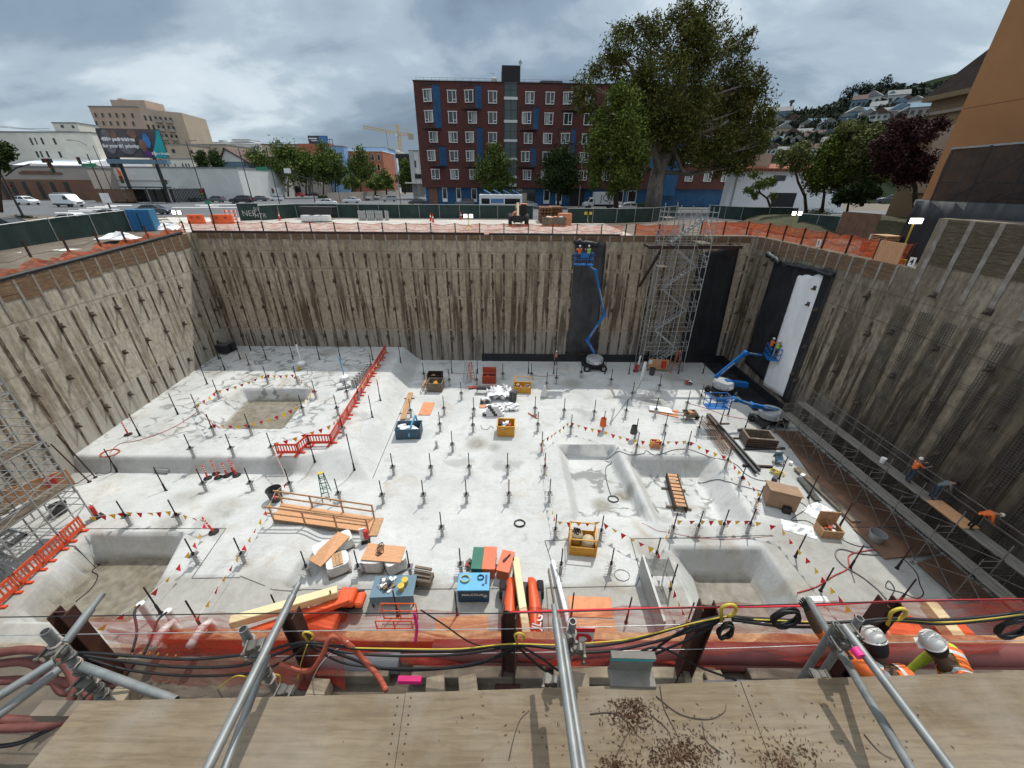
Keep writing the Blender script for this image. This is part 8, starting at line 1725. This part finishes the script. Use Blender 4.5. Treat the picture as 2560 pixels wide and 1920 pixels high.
 for lb,px,py,k in (('white plastic heap spilling at the far left corner of the pit',415,575,1.5),('white plastic sheet heaped on the left wall top',300,598,1.3),('small white plastic bundle on the left wall top',48,640,.7)):
  z=14.1 if px>250 else 13.3; p=at(px,py,z); b=MB(); g=[[((-1+i*.25+rnd(-.08,.08))*k*1.2,(-.6+j*.25+rnd(-.08,.08))*k,(.05+rnd(.2,.55)*math.sin(math.pi*i/8)*math.sin(math.pi*j/5))*k) for j in range(6)] for i in range(9)]; b.sheet(g); tag(b.build('plastic_sheet',M['foam_white'],loc=p,solid=.01),lb,'plastic sheet')
 sheet2=MB(); p=at(205,622,13.6); sheet2.box((0,0,.05),(3.2,1.4,.04),rz=1.2); tag(sheet2.build('plywood_sheet',M['cream_wall'],loc=p),'pale plywood sheet lying behind the loose net of the left wall','plywood sheet')
 r=T('pallet_stack','stack of old timber pallets behind the right orange net','pallet',atx(2215,600,27.4)); r.location.z=14.1
 for k in range(8): b=MB(); b.box((0,0,.08+k*.2),(1.2,1.4,.04)); b.box((0,-.6,.0+k*.2),(1.2,.12,.1)); b.box((0,.6,.0+k*.2),(1.2,.12,.1)); b.build('pallet_deck',M['timber'],r)
 q=atx(2165,605,26.6); r=T('extinguisher_stand','red fire cabinet on white board by the pallet stack','fire extinguisher',(q.x,q.y,14.1)); b=MB(); b.box((0,0,.6),(.35,.25,.7)); b.build('cabinet',M['red_paint'],r); b=MB(); b.box((.25,0,.8),(.25,.05,1.4)); b.build('backboard',M['white_paint'],r)
 for px,py,t_,w9 in ((2047,608,'5','on the orange net right of the white sheet'),(2280,655,'4','by the tan plywood panel'),(1876,582,'5','where the orange net turns the corner'),(1078,584,'3','on the top edge of the far wall')):
  if px<1400: q=aty(px,py,42.35)
  elif px==1876: q=aty(px,py,42.8)
  else: q=atx(px,py,25.15)
  side=px>1900; r=T('bay_number_sign',f'small white number plate {t_} {w9}','sign',q,rad(-90) if side else 0); b=MB(); b.box((0,0,0),(.42,.03,.55)); b.build('plate',M['white_paint'],r); lettering(t_,.5,M['black_plastic'],r,(0,-.02,0),(rad(90),0,0),bold=.01)
mat('toilet_blue',(.03,.15,.28),.5,.1); mat('toilet_dark',(.02,.13,.32),.5,.1)
stacks()
b=MB(); q=atx(2225,640,25.2); b.box((0,0,.75),(.06,1.9,1.5)); tag(b.build('plywood_sheet',M['ply_new'],loc=(25.05,q.y,14.0)),'tan plywood panel at the near end of the right orange net','plywood sheet')
# ================================================================ near edge: net, posts, cables, deck, tubes, workers
YN=2.62
N=lambda px,py,y=YN: aty(px,py,y)
mat('hose_dull',(.13,.04,.032),.7,.3,5); mat('tube_grey',(.20,.215,.215),.5,.25,7,.35,0,(.30,.30,.28),.4); mat('block_wood',(.30,.25,.18),.85,.25,4,0,0,(.16,.13,.09),.4); mat('post_maroon',(.055,.022,.016),.75,.3,4,0,0,(.12,.05,.03),.4); mat('pipe_grey',(.17,.18,.19),.45,.15,2,0,0,(.26,.25,.24),.35); mat('pipe_maroon',(.16,.05,.045),.5,.2,2); mat('pvc_white',(.70,.68,.66),.4,.06,3); mat('deck_bare',(.245,.19,.125),.9,.1,2)
def pxsmooth(P,sm=6):
 out=[]
 for i in range(len(P)-1):
  p0=P[max(i-1,0)];p1=P[i];p2=P[i+1];p3=P[min(i+2,len(P)-1)]
  for k in range(sm): t=k/sm; out.append(.5*((2*p1)+(p2-p0)*t+(2*p0-5*p1+4*p2-p3)*t*t+(3*p1-p0-3*p2+p3)*t**3))
 return out+[P[-1]]
def line(label,pts,rr,mt,y=2.5,name='power_cable',cat='cable'):
 P=pxsmooth([N(q[0],q[1],q[2] if len(q)>2 else y) for q in pts]); b=MB(); b.tube(P,rr,7); return tag(b.build(name,M[mt],smooth=True),label,cat)
for i,(px,py,lb) in enumerate(((152,1529,'leftmost dark steel edge post behind the rope bound coupler'),(722,1530,'second dark steel edge post from the left, near the work table'),(1274,1528,'middle dark steel edge post left of the central tubes'),(1772,1514,'dark steel edge post with yellow cable hook left of the workers'),(2228,1503,'dark steel edge post between the two workers and orange cover'),(-330,1530,'edge post at the far left cut by the frame'),(2640,1500,'edge post at the far right cut by the frame'))):
 if i>4: continue
 t=N(px,py); r=T('edge_post',lb,'post',(t.x,YN,13.05),rnd(-.2,.2),'steel edge posts along the red net'); h=t.z-13.05; b=MB(); b.box((-.075,0,h/2),(.014,.15,h)); b.box((.075,0,h/2),(.014,.15,h)); b.box((0,0,h/2),(.136,.012,h)); b.build('section',M['post_maroon'],r); b=MB(); b.box((0,0,.02),(.3,.3,.03)); b.build('base_plate',M['post_maroon'],r)
def net():
 tops=[(205,1545),(722,1528),(1274,1526),(1772,1512),(2228,1500),(2700,1496)]; P=[N(x,y,YN+.16) for x,y in tops]; g=[]
 for a,c in zip(P,P[1:]):
  for i in range(14):
   t=i/14; p=a.lerp(c,t); sg=.03*math.sin(math.pi*t); row=[]; zt=p.z-sg
   for k,f in enumerate((1,.93,.8,.6,.42,.27,.16,.08,.02)):
    row.append((p.x,p.y+.04*math.sin(i*.9+k*.5)+rnd(-.012,.012)+(0 if k<5 else (k-4)*.02),13.08+(zt-13.08)*f+(rnd(-.03,.03) if k>1 else 0)))
   g.append(row)
 r=T('debris_net','translucent red debris net strung along the near edge of the pit','netting',(0,0,0)); G0=g; b=MB(); b.sheet(g); b.build('net_sheet',M['net_red'],r,smooth=True,fix=False)
 g=[]
 for i in range(16): x=-4.4+i*.16; g.append([(x,2.75+.05*math.sin(i),13.75+.03*math.sin(i*1.7)),(x,2.62+rnd(-.04,.04),13.55),(x,2.55+rnd(-.04,.04),13.35),(x,2.48+rnd(-.05,.05),13.12)])
 b=MB(); b.sheet(g); b.build('net_fold',M['net_red'],r,smooth=True,fix=False)
 b=MB(); g=[[(p[3][0],p[3][1]+.05,13.10+rnd(0,.05)),(p[3][0],p[3][1]+.07+.03*math.sin(i*.6),13.42),(p[3][0],p[3][1]+.04,13.62+.14*math.sin(i*.13)+.03*math.sin(i*.9))] for i,p in enumerate(G0)]; b.sheet(g); b.build('net_fold',M['net_red'],r,smooth=True,fix=False)
 for k in range(5):
  b=MB(); g=[]
  for i in range(40): x=-2.2+i*.19; g.append([(x,2.70+k*.04+.04*math.sin(i*.7+k),13.1+.16*abs(math.sin(i*.33+k*1.1))+.02*k),(x+.05,2.74+k*.04,13.22+.10*math.sin(i*.41+k)),(x,2.78+k*.03,13.08+.03*k)])
  b.sheet(g); b.build('net_fold',M['net_red'],r,smooth=True,fix=False)
net()
line('upper steel wire along the tops of the edge posts',[(-100,1544),(152,1541),(722,1533),(1274,1533),(1772,1517),(2228,1504),(2700,1496)],.006,'rod_black',YN-.08,'guard_wire','wire'); line('lower steel wire half way up the red net',[(-100,1590),(722,1578),(1274,1572),(1772,1560),(2228,1550),(2700,1540)],.005,'galv',YN-.08,'guard_wire','wire'); line('lowest steel wire near the foot of the red net',[(200,1648),(722,1640),(1274,1632),(1772,1622),(2228,1607),(2700,1600)],.004,'galv',YN-.08,'guard_wire','wire')
line('thin red cord along the top of the red net right of the middle',[(1272,1531),(1500,1524),(1772,1518),(2000,1515),(2228,1504),(2600,1498)],.011,'flag_red',YN-.02,'net_cord','cord')
for lb,pts,rr,m_ in (('thick black cable sagging between the first two edge posts, uppermost',[(-60,1665),(100,1640),(200,1632),(330,1640),(480,1648),(640,1632),(720,1612),(780,1606),(900,1622),(1130,1628),(1270,1612),(1395,1622)],.017,'cable_black'),
 ('thick black cable sagging low left of the second edge post',[(190,1636),(300,1652),(450,1668),(600,1664),(700,1632),(770,1610),(860,1640),(960,1672),(1100,1672),(1220,1650),(1290,1612)],.017,'cable_black'),
 ('black cable hanging lowest left of the second post',[(200,1640),(320,1675),(480,1690),(640,1680),(730,1640),(775,1612),(870,1632),(1000,1640),(1150,1636),(1280,1616)],.014,'cable_black'),
 ('black cable looping down right of the second post to the timber curb',[(770,1612),(850,1655),(930,1668),(1030,1672),(1180,1664),(1300,1620)],.013,'cable_black'),
 ('pair strand of the black cables running low under the central tubes',[(1290,1612),(1330,1650),(1380,1690)],.014,'cable_black'),('second strand dropping right of the middle post',[(1295,1612),(1345,1640),(1395,1676)],.013,'cable_black'),('black cable dropping steeply to the deck edge right of the middle post',[(1285,1612),(1320,1640),(1350,1668),(1385,1692)],.012,'cable_black'),
 ('black cable rising from the central tubes to the fourth post',[(1395,1618),(1500,1614),(1600,1596),(1700,1566),(1800,1542),(1880,1546),(2000,1552)],.016,'cable_black'),('second black cable rising from the central tubes to the fourth post',[(1395,1632),(1520,1628),(1640,1604),(1740,1572),(1810,1545)],.016,'cable_black'),
 ('black cable drooping from the fourth post towards the bracket',[(1800,1545),(1700,1580),(1600,1650),(1560,1660)],.014,'cable_black'),('black cable drooping from the fourth post across the pipes',[(1805,1546),(1740,1590),(1660,1625),(1580,1662)],.014,'cable_black'),
 ('black cable arching over the pipes right of the bracket',[(1520,1672),(1580,1640),(1640,1618),(1700,1640),(1760,1672),(1840,1700)],.013,'cable_black'),
 ('black cable bundle from the fourth post to the right edge, upper',[(1830,1544),(1960,1556),(2100,1556),(2230,1546),(2340,1550),(2460,1542),(2620,1522)],.015,'cable_black'),('black cable bundle from the fourth post to the right edge, lower',[(1830,1550),(1960,1566),(2100,1566),(2230,1552),(2340,1560),(2460,1552),(2620,1530)],.015,'cable_black'),
 ('thin black wire from the work table corner down to the third post',[(1052,1525),(1110,1562),(1180,1608),(1250,1620)],.008,'cable_black'),
 ('yellow cable running between the second and middle posts',[(772,1606),(850,1618),(1000,1622),(1150,1622),(1270,1610),(1400,1612),(1540,1602),(1560,1600)],.0075,'cable_yellow'),('yellow cable rising from the middle to the fourth post',[(1552,1602),(1640,1582),(1740,1556),(1820,1540)],.0075,'cable_yellow'),('yellow cable right of the fourth post behind the workers',[(1830,1546),(1960,1552),(2090,1556),(2240,1549),(2360,1556),(2480,1546),(2620,1526)],.0075,'cable_yellow'),
 ('thin yellow cord looped on the ground left of the second tube cluster',[(545,1722),(590,1690),(640,1700),(690,1720),(700,1690),(670,1688),(665,1710),(720,1728)],.008,'cable_yellow'),('thin yellow cord hanging below the second edge post',[(768,1612),(752,1660),(745,1700)],.007,'cable_yellow'),('pale thin cord hanging right of the second edge post',[(870,1602),(810,1650),(785,1690),(778,1718)],.006,'cord_white')):
 line(lb,pts,rr,m_,2.48 if 'upper' in lb or 'yellow' in m_ else 2.5)
for lb,px,py in (('yellow cable hook on the second edge post',771,1592),('yellow cable hook on the middle edge post',1298,1595),('large yellow hook on the fourth edge post',1818,1530),('large yellow hook on the post between the workers',2240,1540)):
 p=N(px,py,2.47); b=MB(); k=1.0 if px<1500 else 1.5; b.tube([p+V((k*.055*math.cos(a),0,k*.07*math.sin(a)+.02)) for a in [.4*i-1.2 for i in range(11)]]+[p+V((-.02,0,-.10*k))],.012*k,6); tag(b.build('cable_hook',M['cable_yellow'],smooth=True),lb,'hook')
def vcoil(label,px,py,R0,y,n=5,rr=.014,sq=1.0):
 p=N(px,py,y); b=MB(); pts=[]
 for i in range(n*18): a=i/18*6.283; k=R0*(1+.10*math.sin(i*.31)); pts.append(p+V((k*math.cos(a)*sq,.02*math.sin(i*.5),k*math.sin(a))))
 b.tube(pts,rr,5); tag(b.build('cable_coil',M['cable_black'],smooth=True),label,'cable coil')
vcoil('black cable coil hung on the net left of the first worker',1966,1545,.13,2.45,6,.016); vcoil('black cable loops hung from the fourth edge post',1815,1578,.12,2.45,4,.014,.6); vcoil('black cable coil hung at the right picture edge',2535,1570,.15,2.45,5,.012)
def along(label,x0,x1,y,z,r,mt,name='site_pipe',cat='pipe',n=12): b=MB(); b.tube([(x0+(x1-x0)*i/8,y+.01*math.sin(i),z) for i in range(9)],r,n); tag(b.build(name,M[mt],smooth='auto'),label,cat)
def beam(label,x0,x1,y,z,w_,h,mt='timber_old'): b=MB(); b.box(((x0+x1)/2,y,z),(x1-x0,w_,h)); tag(b.build('timber_beam',M[mt],bevel=.008),label,'timber')
along('long maroon pipe lying behind the red net right of the middle',-1.0,8,2.86,13.19,.135,'pipe_maroon'); along('second thinner maroon pipe in front of the long one',-.6,8,2.74,13.13,.06,'pipe_maroon'); along('dark grey plastic pipe left of the first worker',2.35,4.2,2.42,13.22,.11,'pipe_grey'); along('dark pipe stub under the cables left of the second post',-2.6,-1.4,2.72,13.18,.12,'pipe_grey')
beam('timber curb along the pit edge behind the red net',-4.6,8,3.02,13.15,.14,.2,'timber'); beam('grey timber sleeper between the first two tube clusters',-2.55,-1.5,2.62,13.13,.14,.2); beam('long grey timber sleeper under the middle of the net',-1.22,.45,2.62,13.12,.14,.18); beam('long timber sleeper right of the central tubes',.55,2.6,2.63,13.12,.13,.18,'block_wood'); beam('long timber sleeper behind the second worker',3.0,8,2.63,13.10,.13,.2,'timber_old')
for i,(px,py,lb) in enumerate(((795,1722,'sawn timber block left of the pink marker'),(1088,1716,'small timber block right of the pink marker'),(1450,1706,'timber block beside the central tube coupler'),(1735,1703,'left timber block right of the green bracket'),(1790,1702,'right timber block right of the green bracket'),(300,1738,'timber block by the short open pipe'),(1170,1712,'timber offcut left of the central tubes'))):
 p=at(px,py,13.25); b=MB(); b.box((0,0,0),(.22,.2,.22)); tag(b.build('timber_block',M['block_wood'],loc=(p.x,p.y,p.z-.08),rz=rnd(-.2,.2),bevel=.008),lb,'timber block')
p=at(1025,1700,13.3); b=MB(); b.box((0,0,0),(.28,.06,.07)); mat('pink_paint',(.75,.02,.20),.5,.1); tag(b.build('marker_block',M['pink_paint'],loc=(p.x,p.y,p.z)),'bright pink painted timber marker under the net','marker'); line('pink ribbon hanging on the net above the pink marker',[(1036,1532,2.6),(1042,1570,2.55),(1038,1605,2.5)],.018,'pink_paint',2.55,'ribbon','ribbon')
line('thick orange hose looping up to the net right of the second post',[(700,1660,2.4),(770,1678,2.35),(805,1640,2.4),(828,1592,2.5),(870,1610,2.5),(910,1650,2.45),(945,1690,2.3),(965,1725,2.1)],.03,'hose_orange',2.4,'concrete_hose','hose')
for lb,pts in (('red hose looping on the ground at the lower left, outermost',[(-40,1640,2.3),(60,1625,2.3),(140,1640,2.25),(185,1700,2.1),(170,1760,1.95),(90,1800,1.85),(-40,1795,1.8)]),('second red hose looping on the ground at the lower left',[(-40,1665,2.25),(60,1655,2.25),(120,1680,2.2),(160,1730,2.05),(215,1720,2.1),(205,1780,1.9),(110,1815,1.8),(-40,1820,1.75)]),('third red hose crossing under the rope bound standard',[(-40,1705,2.15),(80,1700,2.15),(180,1710,2.1),(220,1745,2.0),(150,1800,1.85),(40,1815,1.8)])):
 line(lb,pts,.042,'hose_dull',2.2,'concrete_hose','hose')
line('black cable on the dirt left of the deck',[(-40,1868,1.65),(40,1860,1.7),(110,1830,1.78),(170,1800,1.85),(215,1770,1.92)],.02,'cable_black',1.8)
for lb,a,c,y in (('left tall white riser pipe with black lead at the pit edge',(351,1509),(415,1625),3.15),('right tall white riser pipe with black lead at the pit edge',(419,1527),(478,1620),3.15)): t=N(*a,y); b=MB(); b.tube([(t.x,y,t.z),(t.x,y,12.4)],.045,12); b.tube([(t.x,y,t.z-.001),(t.x,y,t.z+.004)],.036,12); tag(b.build('riser_pipe',M['pvc_white'],smooth='auto'),lb,'pipe')
for lb,a,m_ in (('left short white elbow pipe wrapped in tape',(410,1572),(380,1620)),('right short white elbow pipe wrapped in tape',(505,1570),(475,1615))): p=N(*a,3.0); q=N(*m_,2.75); b=MB(); b.tube([q,p,p+V((.03,.08,0)),(p.x+.05,p.y+.12,12.6)],.05,12); tag(b.build('elbow_pipe',M['pvc_white'],smooth=True),lb,'pipe')
line('black lead drooping from the left white riser',[(350,1512,3.1),(336,1530,3.0),(342,1580,2.8),(330,1630,2.6)],.014,'cable_black'); line('black lead drooping from the right white riser',[(418,1530,3.1),(395,1550,3.0),(380,1590,2.8),(360,1635,2.6)],.014,'cable_black')
for i in range(9): p=N(262+i*22,1638+3*math.sin(i),2.7); b=MB(); b.tube([p+V((.02,0,.03)),p,p+V((-.035,-.03,-.03))],.010,5); tag(b.build('tie_strap',M['cable_yellow']),f'{OW[i]} yellow tie strap from the left on the pipe below the white risers','strap','yellow tie straps')
t=N(1432,1572,2.75); c=N(1487,1572,2.75); r=T('danger_sign','white and red board with a large red letter D behind the net','sign',t); w_=(c.x-t.x); b=MB(); b.box((w_/2,0,-.16),(w_,.02,.36)); b.build('board',M['pvc_white'],r); b=MB(); b.box((w_/2,-.014,.0),(w_,.01,.07)); b.build('header_band',M['flag_red'],r); lettering('D',.30,M['flag_red'],r,(w_*.5,-.018,-.2),(rad(90),0,0),bold=.012)
ZD=15.4
def deck():
 s=Sh('deck_plywood'); v=s.obj(); w1=s.noise(s.mapv(v,.5,2.3,1),1.2,3,.5,1.1); gr=s.noise(s.mapv(v,1.4,26,1),1.6,6,.65,.5); wv=s.new('ShaderNodeTexWave',wave_type='BANDS',bands_direction='Y'); s.L(s.mapv(v,.35,1,1),wv.inputs['Vector']); wv.inputs['Scale'].default_value=5.5; wv.inputs['Distortion'].default_value=11; wv.inputs['Detail'].default_value=3; wv.inputs['Detail Scale'].default_value=1.1
 c=s.mix(s.ramp(w1,[(.3,0),(.7,1)]),(.155,.115,.072),(.225,.178,.12)); c=s.mix(s.ramp(wv.outputs['Color'],[(.0,.2),(.3,0)]),c,(.085,.060,.038)); c=s.mix(s.ramp(gr,[(.36,.4),(.58,0)]),c,(.085,.062,.04))
 g2=s.noise(v,1.7,6,.65); c=s.mix(s.ramp(g2,[(.45,0),(.68,.6)]),c,(.25,.225,.185)); kn=s.voro(s.mapv(v,1,1.6,0),2.1); c=s.mix(s.ramp(kn,[(.055,.75),(.10,0)]),c,(.10,.065,.04)); sp=s.voro(v,26); c=s.mix(s.ramp(sp,[(.05,.5),(.11,0)]),c,(.09,.07,.05)); s.bump(gr,.35,.01); pm=s.fin(c,.85,0,.25)
 r=T('scaffold_deck','weathered plywood scaffold deck strewn with leaves across the foreground','deck',(0,0,ZD)); E=[at(x,y,ZD) for x,y in ((205,1753),(1013,1734),(1014,1732),(1850,1703),(1851,1702),(2760,1672))]; B=[(at(60,1930,ZD)),at(985,1925,ZD),at(986,1925,ZD),at(1935,1925,ZD),at(1936,1925,ZD),at(2900,1925,ZD)]
 for i in range(3):
  a,c2,d,e=E[2*i],E[2*i+1],B[2*i+1],B[2*i]; d=d+(d-c2)*1.6; e=e+(e-a)*1.6; g=.0015 if i else 0
  q=[V((p.x,p.y,0)) for p in (a,c2,d,e)]; q[0].x+=g; q[3].x+=g; b=MB(); th=V((0,0,-.022+0.0*i)); b.add(q+[p+th for p in q],[(0,1,2,3),(7,6,5,4)]+[(k,k+4,(k+1)%4+4,(k+1)%4) for k in range(4)]); b.build('plywood_panel',pm,r)
 b=MB();
 for i in range(2):
  a=E[2*i+1]; c2=B[2*i+1]
  for k in range(9):
   for s_ in(-1,1): p=a.lerp(c2,(k+.5)/8); b.lathe([(.007,0),(.006,.0015)],(p.x+s_*.045+rnd(-.004,.004),p.y,.0),8)
 b.build('screw_heads',M['rod_rust'],r); return r
deck()
b=MB(); b.box((0,0,-.05),(7.5,.09,.09)); e=at(1300,1722,ZD); tag(b.build('ledger_timber',M['timber_old'],loc=(e.x+.4,e.y-.12,ZD-.03)),'grey timber ledger under the front edge of the deck','timber')
mat('bracket_grey',(.17,.16,.14),.8,.2,6,0,0,(.10,.095,.085),.45)
p=at(1584,1722,ZD)+V((0,.06,0)); r=T('deck_bracket','grey timber bracket with a teal strip standing on the deck edge','bracket',p,rad(-1)); k=.33; b=MB(); b.box((0,.0,.012),(k,.11,.024)); b.build('base_plate',M['bracket_grey'],r,bevel=.004); b=MB(); b.box((0,.06,.085),(k*.93,.03,.15)); b.build('upright',M['bracket_grey'],r,bevel=.004); b=MB(); b.box((0,.055,.175),(k*.96,.03,.035)); b.build('teal_strip',M['ad_teal'],r); b=MB(); b.box((0,.06,.197),(k*.96,.05,.010)); b.build('top_edge',M['bracket_grey'],r)
mat('litter',(.085,.038,.018),.8,.45,9)
b=MB()
def bits(cx,cy,sx,sy,n):
 for i in range(n):
  p=at(cx+random.gauss(0,sx),cy+random.gauss(0,sy),ZD+.003);
  if p.y>at(1280,1742,ZD).y: continue
  a=rnd(0,6.28); L=rnd(.006,.016); d=V((math.cos(a),math.sin(a),0))*L; nn=V((-d.y,d.x,0))*rnd(.10,.3); up=V((0,0,rnd(.002,.010))); b.add([p-d,p+nn+up,p+d+up*.4,p-nn],[(0,1,2,3)])
bits(1578,1775,30,22,520); bits(1580,1815,26,18,130); bits(1700,1890,52,26,700); bits(1540,1915,22,16,160); bits(1975,1895,50,26,260); bits(1745,1830,40,30,60); bits(1600,1840,330,60,120); bits(2250,1800,200,70,40)
o=b.build('leaf_litter',M['litter'],fix=False); tag(o,'small brown dry leaf bits scattered in heaps on the deck','leaf litter',kind='stuff')
for i,(lb,pts) in enumerate((('long curved twig left of the leaf heaps',[(1272,1900),(1283,1850),(1300,1800),(1325,1775)]),('branching twig curving right from the bracket',[(1650,1715),(1660,1770),(1690,1830),(1700,1860)]),('long thin twig arching right on the deck',[(1640,1740),(1700,1785),(1770,1798),(1810,1780),(1815,1760)]),('straight twig pointing at the middle leaf heap',[(1625,1785),(1665,1820),(1680,1850)]),('thin twig over the near leaf heap',[(1540,1890),(1560,1850),(1575,1825)]),('thin twig near the right tubes',[(2160,1835),(2200,1880),(2240,1900)]),('twig left of the upper leaf heap',[(1475,1785),(1530,1782),(1570,1805),(1592,1830)]),('small forked twig right of the near leaf heap',[(1800,1880),(1765,1850),(1755,1800)]))):
 P=pxsmooth([at(*q,ZD+.006) for q in pts]); b_=MB(); b_.tube(P,[.004*(1-.7*j/(len(P)-1)) for j in range(len(P))],5); tag(b_.build('twig',M['bark_dark'],smooth=True),lb,'twig')
def tube(label,a,c,r0=.024,mt='tube_grey',spig=False,name='scaffold_tube'):
 a=V(a);c=V(c); r=T(name,label,'scaffold tube',a); d=c-a; u=d.normalized(); b=MB(); b.tube([V((0,0,0)),d*.33,d*.66,d],r0,14); b.build('tube_body',M[mt],r,smooth='auto')
 b=MB(); b.tube([d+u*.0005,d+u*.001],r0*.8,14); b.build('bore_shade',M['bore_black'],r)  # dark disc on the capped end, colour standing in for the unlit bore
 if spig: b=MB(); b.cyl(d,d+u*.10,r0*.72,n=12); b.cyl(d+u*.04+V((0,0,-.02)),d+u*.04+V((0,0,.02)),.006,n=6); b.build('spigot',M[mt],r)
 return r
def P3(px,py,zz): return at(px,py,zz)
def nearend(a,px,py,zz): q=at(px,py,zz); return q+(q-a)*.35
a=P3(731,1491,15.95); tube('long grey tube rising to a spigot at the second post, upper of its pair',nearend(a,522,1915,15.95),a,.027,spig=True); a=P3(668,1640,15.75); tube('lower grey tube beneath the long spigot tube',nearend(a,565,1915,15.75),a,.024)
a=P3(1389,1548,15.98); tube('left one of the two central grey tubes with a spigot end',nearend(a,1440,1915,15.98),a,.026,spig=True); a=P3(1408,1602,15.93); tube('right one of the two central grey tubes',nearend(a,1456,1915,15.93),a,.026)
HX=V((2.70,2.20,15.15)); HX=aty(2022,1499,2.2); e=at(2273,1915,15.8); tube('long grey tube the first worker grips at its upper end',e+(e-HX)*.3,HX,.027); a=P3(2108,1565,15.9); tube('right long grey tube with a pink band beside the first worker',nearend(a,2371,1915,15.9),a,.027)
q=at(2136,1622,15.9); u=(at(2371,1915,15.9)-q).normalized(); b=MB(); b.cyl(q,q+u*.05,.029,n=14); tag(b.build('pink_band',M['pink_paint'],smooth='auto'),'pink tape band wound round the right long tube','tape')
a=P3(136,1655,15.9); tube('upper tube slanting off the lower left picture edge',nearend(a,0,1800,15.9)+V((-.3,0,0)),a,.026); a=P3(150,1672,15.8); tube('lower tube slanting off the lower left picture edge',nearend(a,0,1860,15.8)+V((-.3,0,0)),a,.026); a=P3(165,1605,15.9); tube('short tube with a spigot pointing up right beside the rope bound standard',a,P3(228,1522,15.95),.027,spig=True); tube('thick grey tube lying from the rope bound standard to the deck',P3(205,1665,15.3),P3(440,1752,15.3),.030)
def standard(label,px,py,y,zt,zb=13.1,r0=.026,mt='tube_grey',wraps=0,rope=False):
 p=aty(px,py,y); r=tube(label,(p.x,y,zb),(p.x,y,p.z),r0,mt,name='scaffold_standard')
 for k in range(wraps):
  b=MB(); z=p.z-.16-k*.09-zb; pts=[]
  for i in range(20): a=i/20*6.283*1.6; pts.append((1.25*r0*math.cos(a),1.25*r0*math.sin(a),z+rnd(-.01,.01)+.03*i/20))
  b.tube(pts,.0065 if k%2 else .010,5); b.build('wire_wrap',M['taupe_wall' if k%3==0 else 'clamp_steel'],r,smooth=True)
 return p
def coupler(label,px,py,y):
 p=aty(px,py,y); r=T('tube_coupler',label,'coupler',p,rnd(-.3,.3)); b=MB()
 for i in(-1,1): b.lathe([(.030,-.028),(.040,-.028),(.040,.028),(.030,.028)],(i*.032,0,0),14,Matrix.Rotation(rad(90 if i>0 else 0),3,'X'))
 b.box((0,0,0),(.05,.06,.05)); b.build('clamp_body',M['clamp_steel'],r,bevel=.004)
 for x,z in ((-.055,.035),(.055,.035),(-.05,-.04),(.05,-.04)): b=MB(); b.cyl((x,-.06,z),(x,.03,z),.009,n=8); b.cyl((x,-.075,z),(x,-.058,z),.016,n=6); b.build('bolt',M['clamp_steel'],r)
mat('clamp_steel',(.12,.125,.12),.55,.35,14,.4,0,(.12,.09,.06),.5)
for lb,px,py,y,w_ in (('rope bound scaffold standard at the lower left',112,1578,1.62,9),('scaffold standard with wire wraps below the second tube pair',607,1572,1.66,7),('short open scaffold standard right of the central tubes',1432,1553,1.66,1),('open scaffold standard in front of the first worker',2150,1545,1.72,1),('second open standard left of the first worker',2092,1560,1.8,0)): standard(lb,px,py,y,0,wraps=w_,r0=.030 if w_>5 else .026)
for lb,px,py,y in (('coupler cluster at the rope bound standard',140,1630,1.58),('lower coupler on the rope bound standard',215,1712,1.56),('coupler cluster under the second tube pair',640,1615,1.6),('lower coupler of the second tube cluster',715,1728,1.55),('coupler cluster joining the central tubes',1412,1596,1.6),('right coupler on the central short standard',1440,1622,1.6),('low coupler by the deck edge under the central tubes',1378,1702,1.56),('coupler cluster in front of the first worker, upper',2112,1578,1.66),('coupler cluster in front of the first worker, lower',2098,1610,1.62),('coupler stub at the deck edge left of the first worker',2045,1690,1.58)): coupler(lb,px,py,y)
g=13.05
def worker(label,px,py,y,rz,pose,*ar,**kw):
 W=aty(px,py,y); R=Matrix.Rotation(rz,3,'Z'); h=V((0,pose['hy'],0)); o=V((W.x,W.y,g))-R@h; z=W.z-g; Ri=Matrix.Rotation(-rz,3,'Z'); f=pose['hy']
 J=dict(pel=(0,0,z-.73),sp=(0,f*.12,z-.54),ch=(0,f*.3,z-.40+pose.get('dz',0)),nk=(0,f*.62,z-.22),h0=(0,f*.9,z-.105),h1=(0,f,z),sl=(.2,f*.3,z-.30+pose.get('dz',0)),sr=(-.2,f*.3,z-.30+pose.get('dz',0)),el=(.27,f*.3-.03,z-.60),er=(-.27,f*.3-.03,z-.60),wl=(.24,f*.3-.10,z-.84),wr=(-.24,f*.3-.10,z-.84))
 for k,q in pose.get('at',{}).items(): J[k]=tuple(Ri@(q-o))
 return person(label,o,rz,J,*ar,**kw)
w1=worker('person in orange shirt and scuffed white helmet gripping the long grey tube',2185,1596,2.42,rad(-160),dict(hy=-.42,dz=.08,at=dict(sl=aty(2085,1618,2.40),el=aty(2042,1572,2.36),wl=aty(2016,1520,2.24))),'shirt_orange','skin_brown','jeans','skin_brown','glove_black',vest='shirt_orange',detail=True)
b=MB(); b.lathe([(.055,0),(.055,.003)],(0,0,0),18,Matrix.Rotation(rad(-90),3,'X')); e=b.build('back_emblem',M['navy'],w1); e.location=(-.02,-.02,1.22); b=MB()
for i in range(3): b.box((0,.004,-.02+i*.02),(.06-.015*i,.004,.008))
b.build('emblem_mark',M['pvc_white'],e)
worker('person in orange vest over lime shirt and white hard hat at the lower right',2331,1604,2.42,rad(-112),dict(hy=-.44,dz=.10),'shirt_lime','shirt_lime','jeans','skin_brown',None,vest='shirt_orange',detail=True)
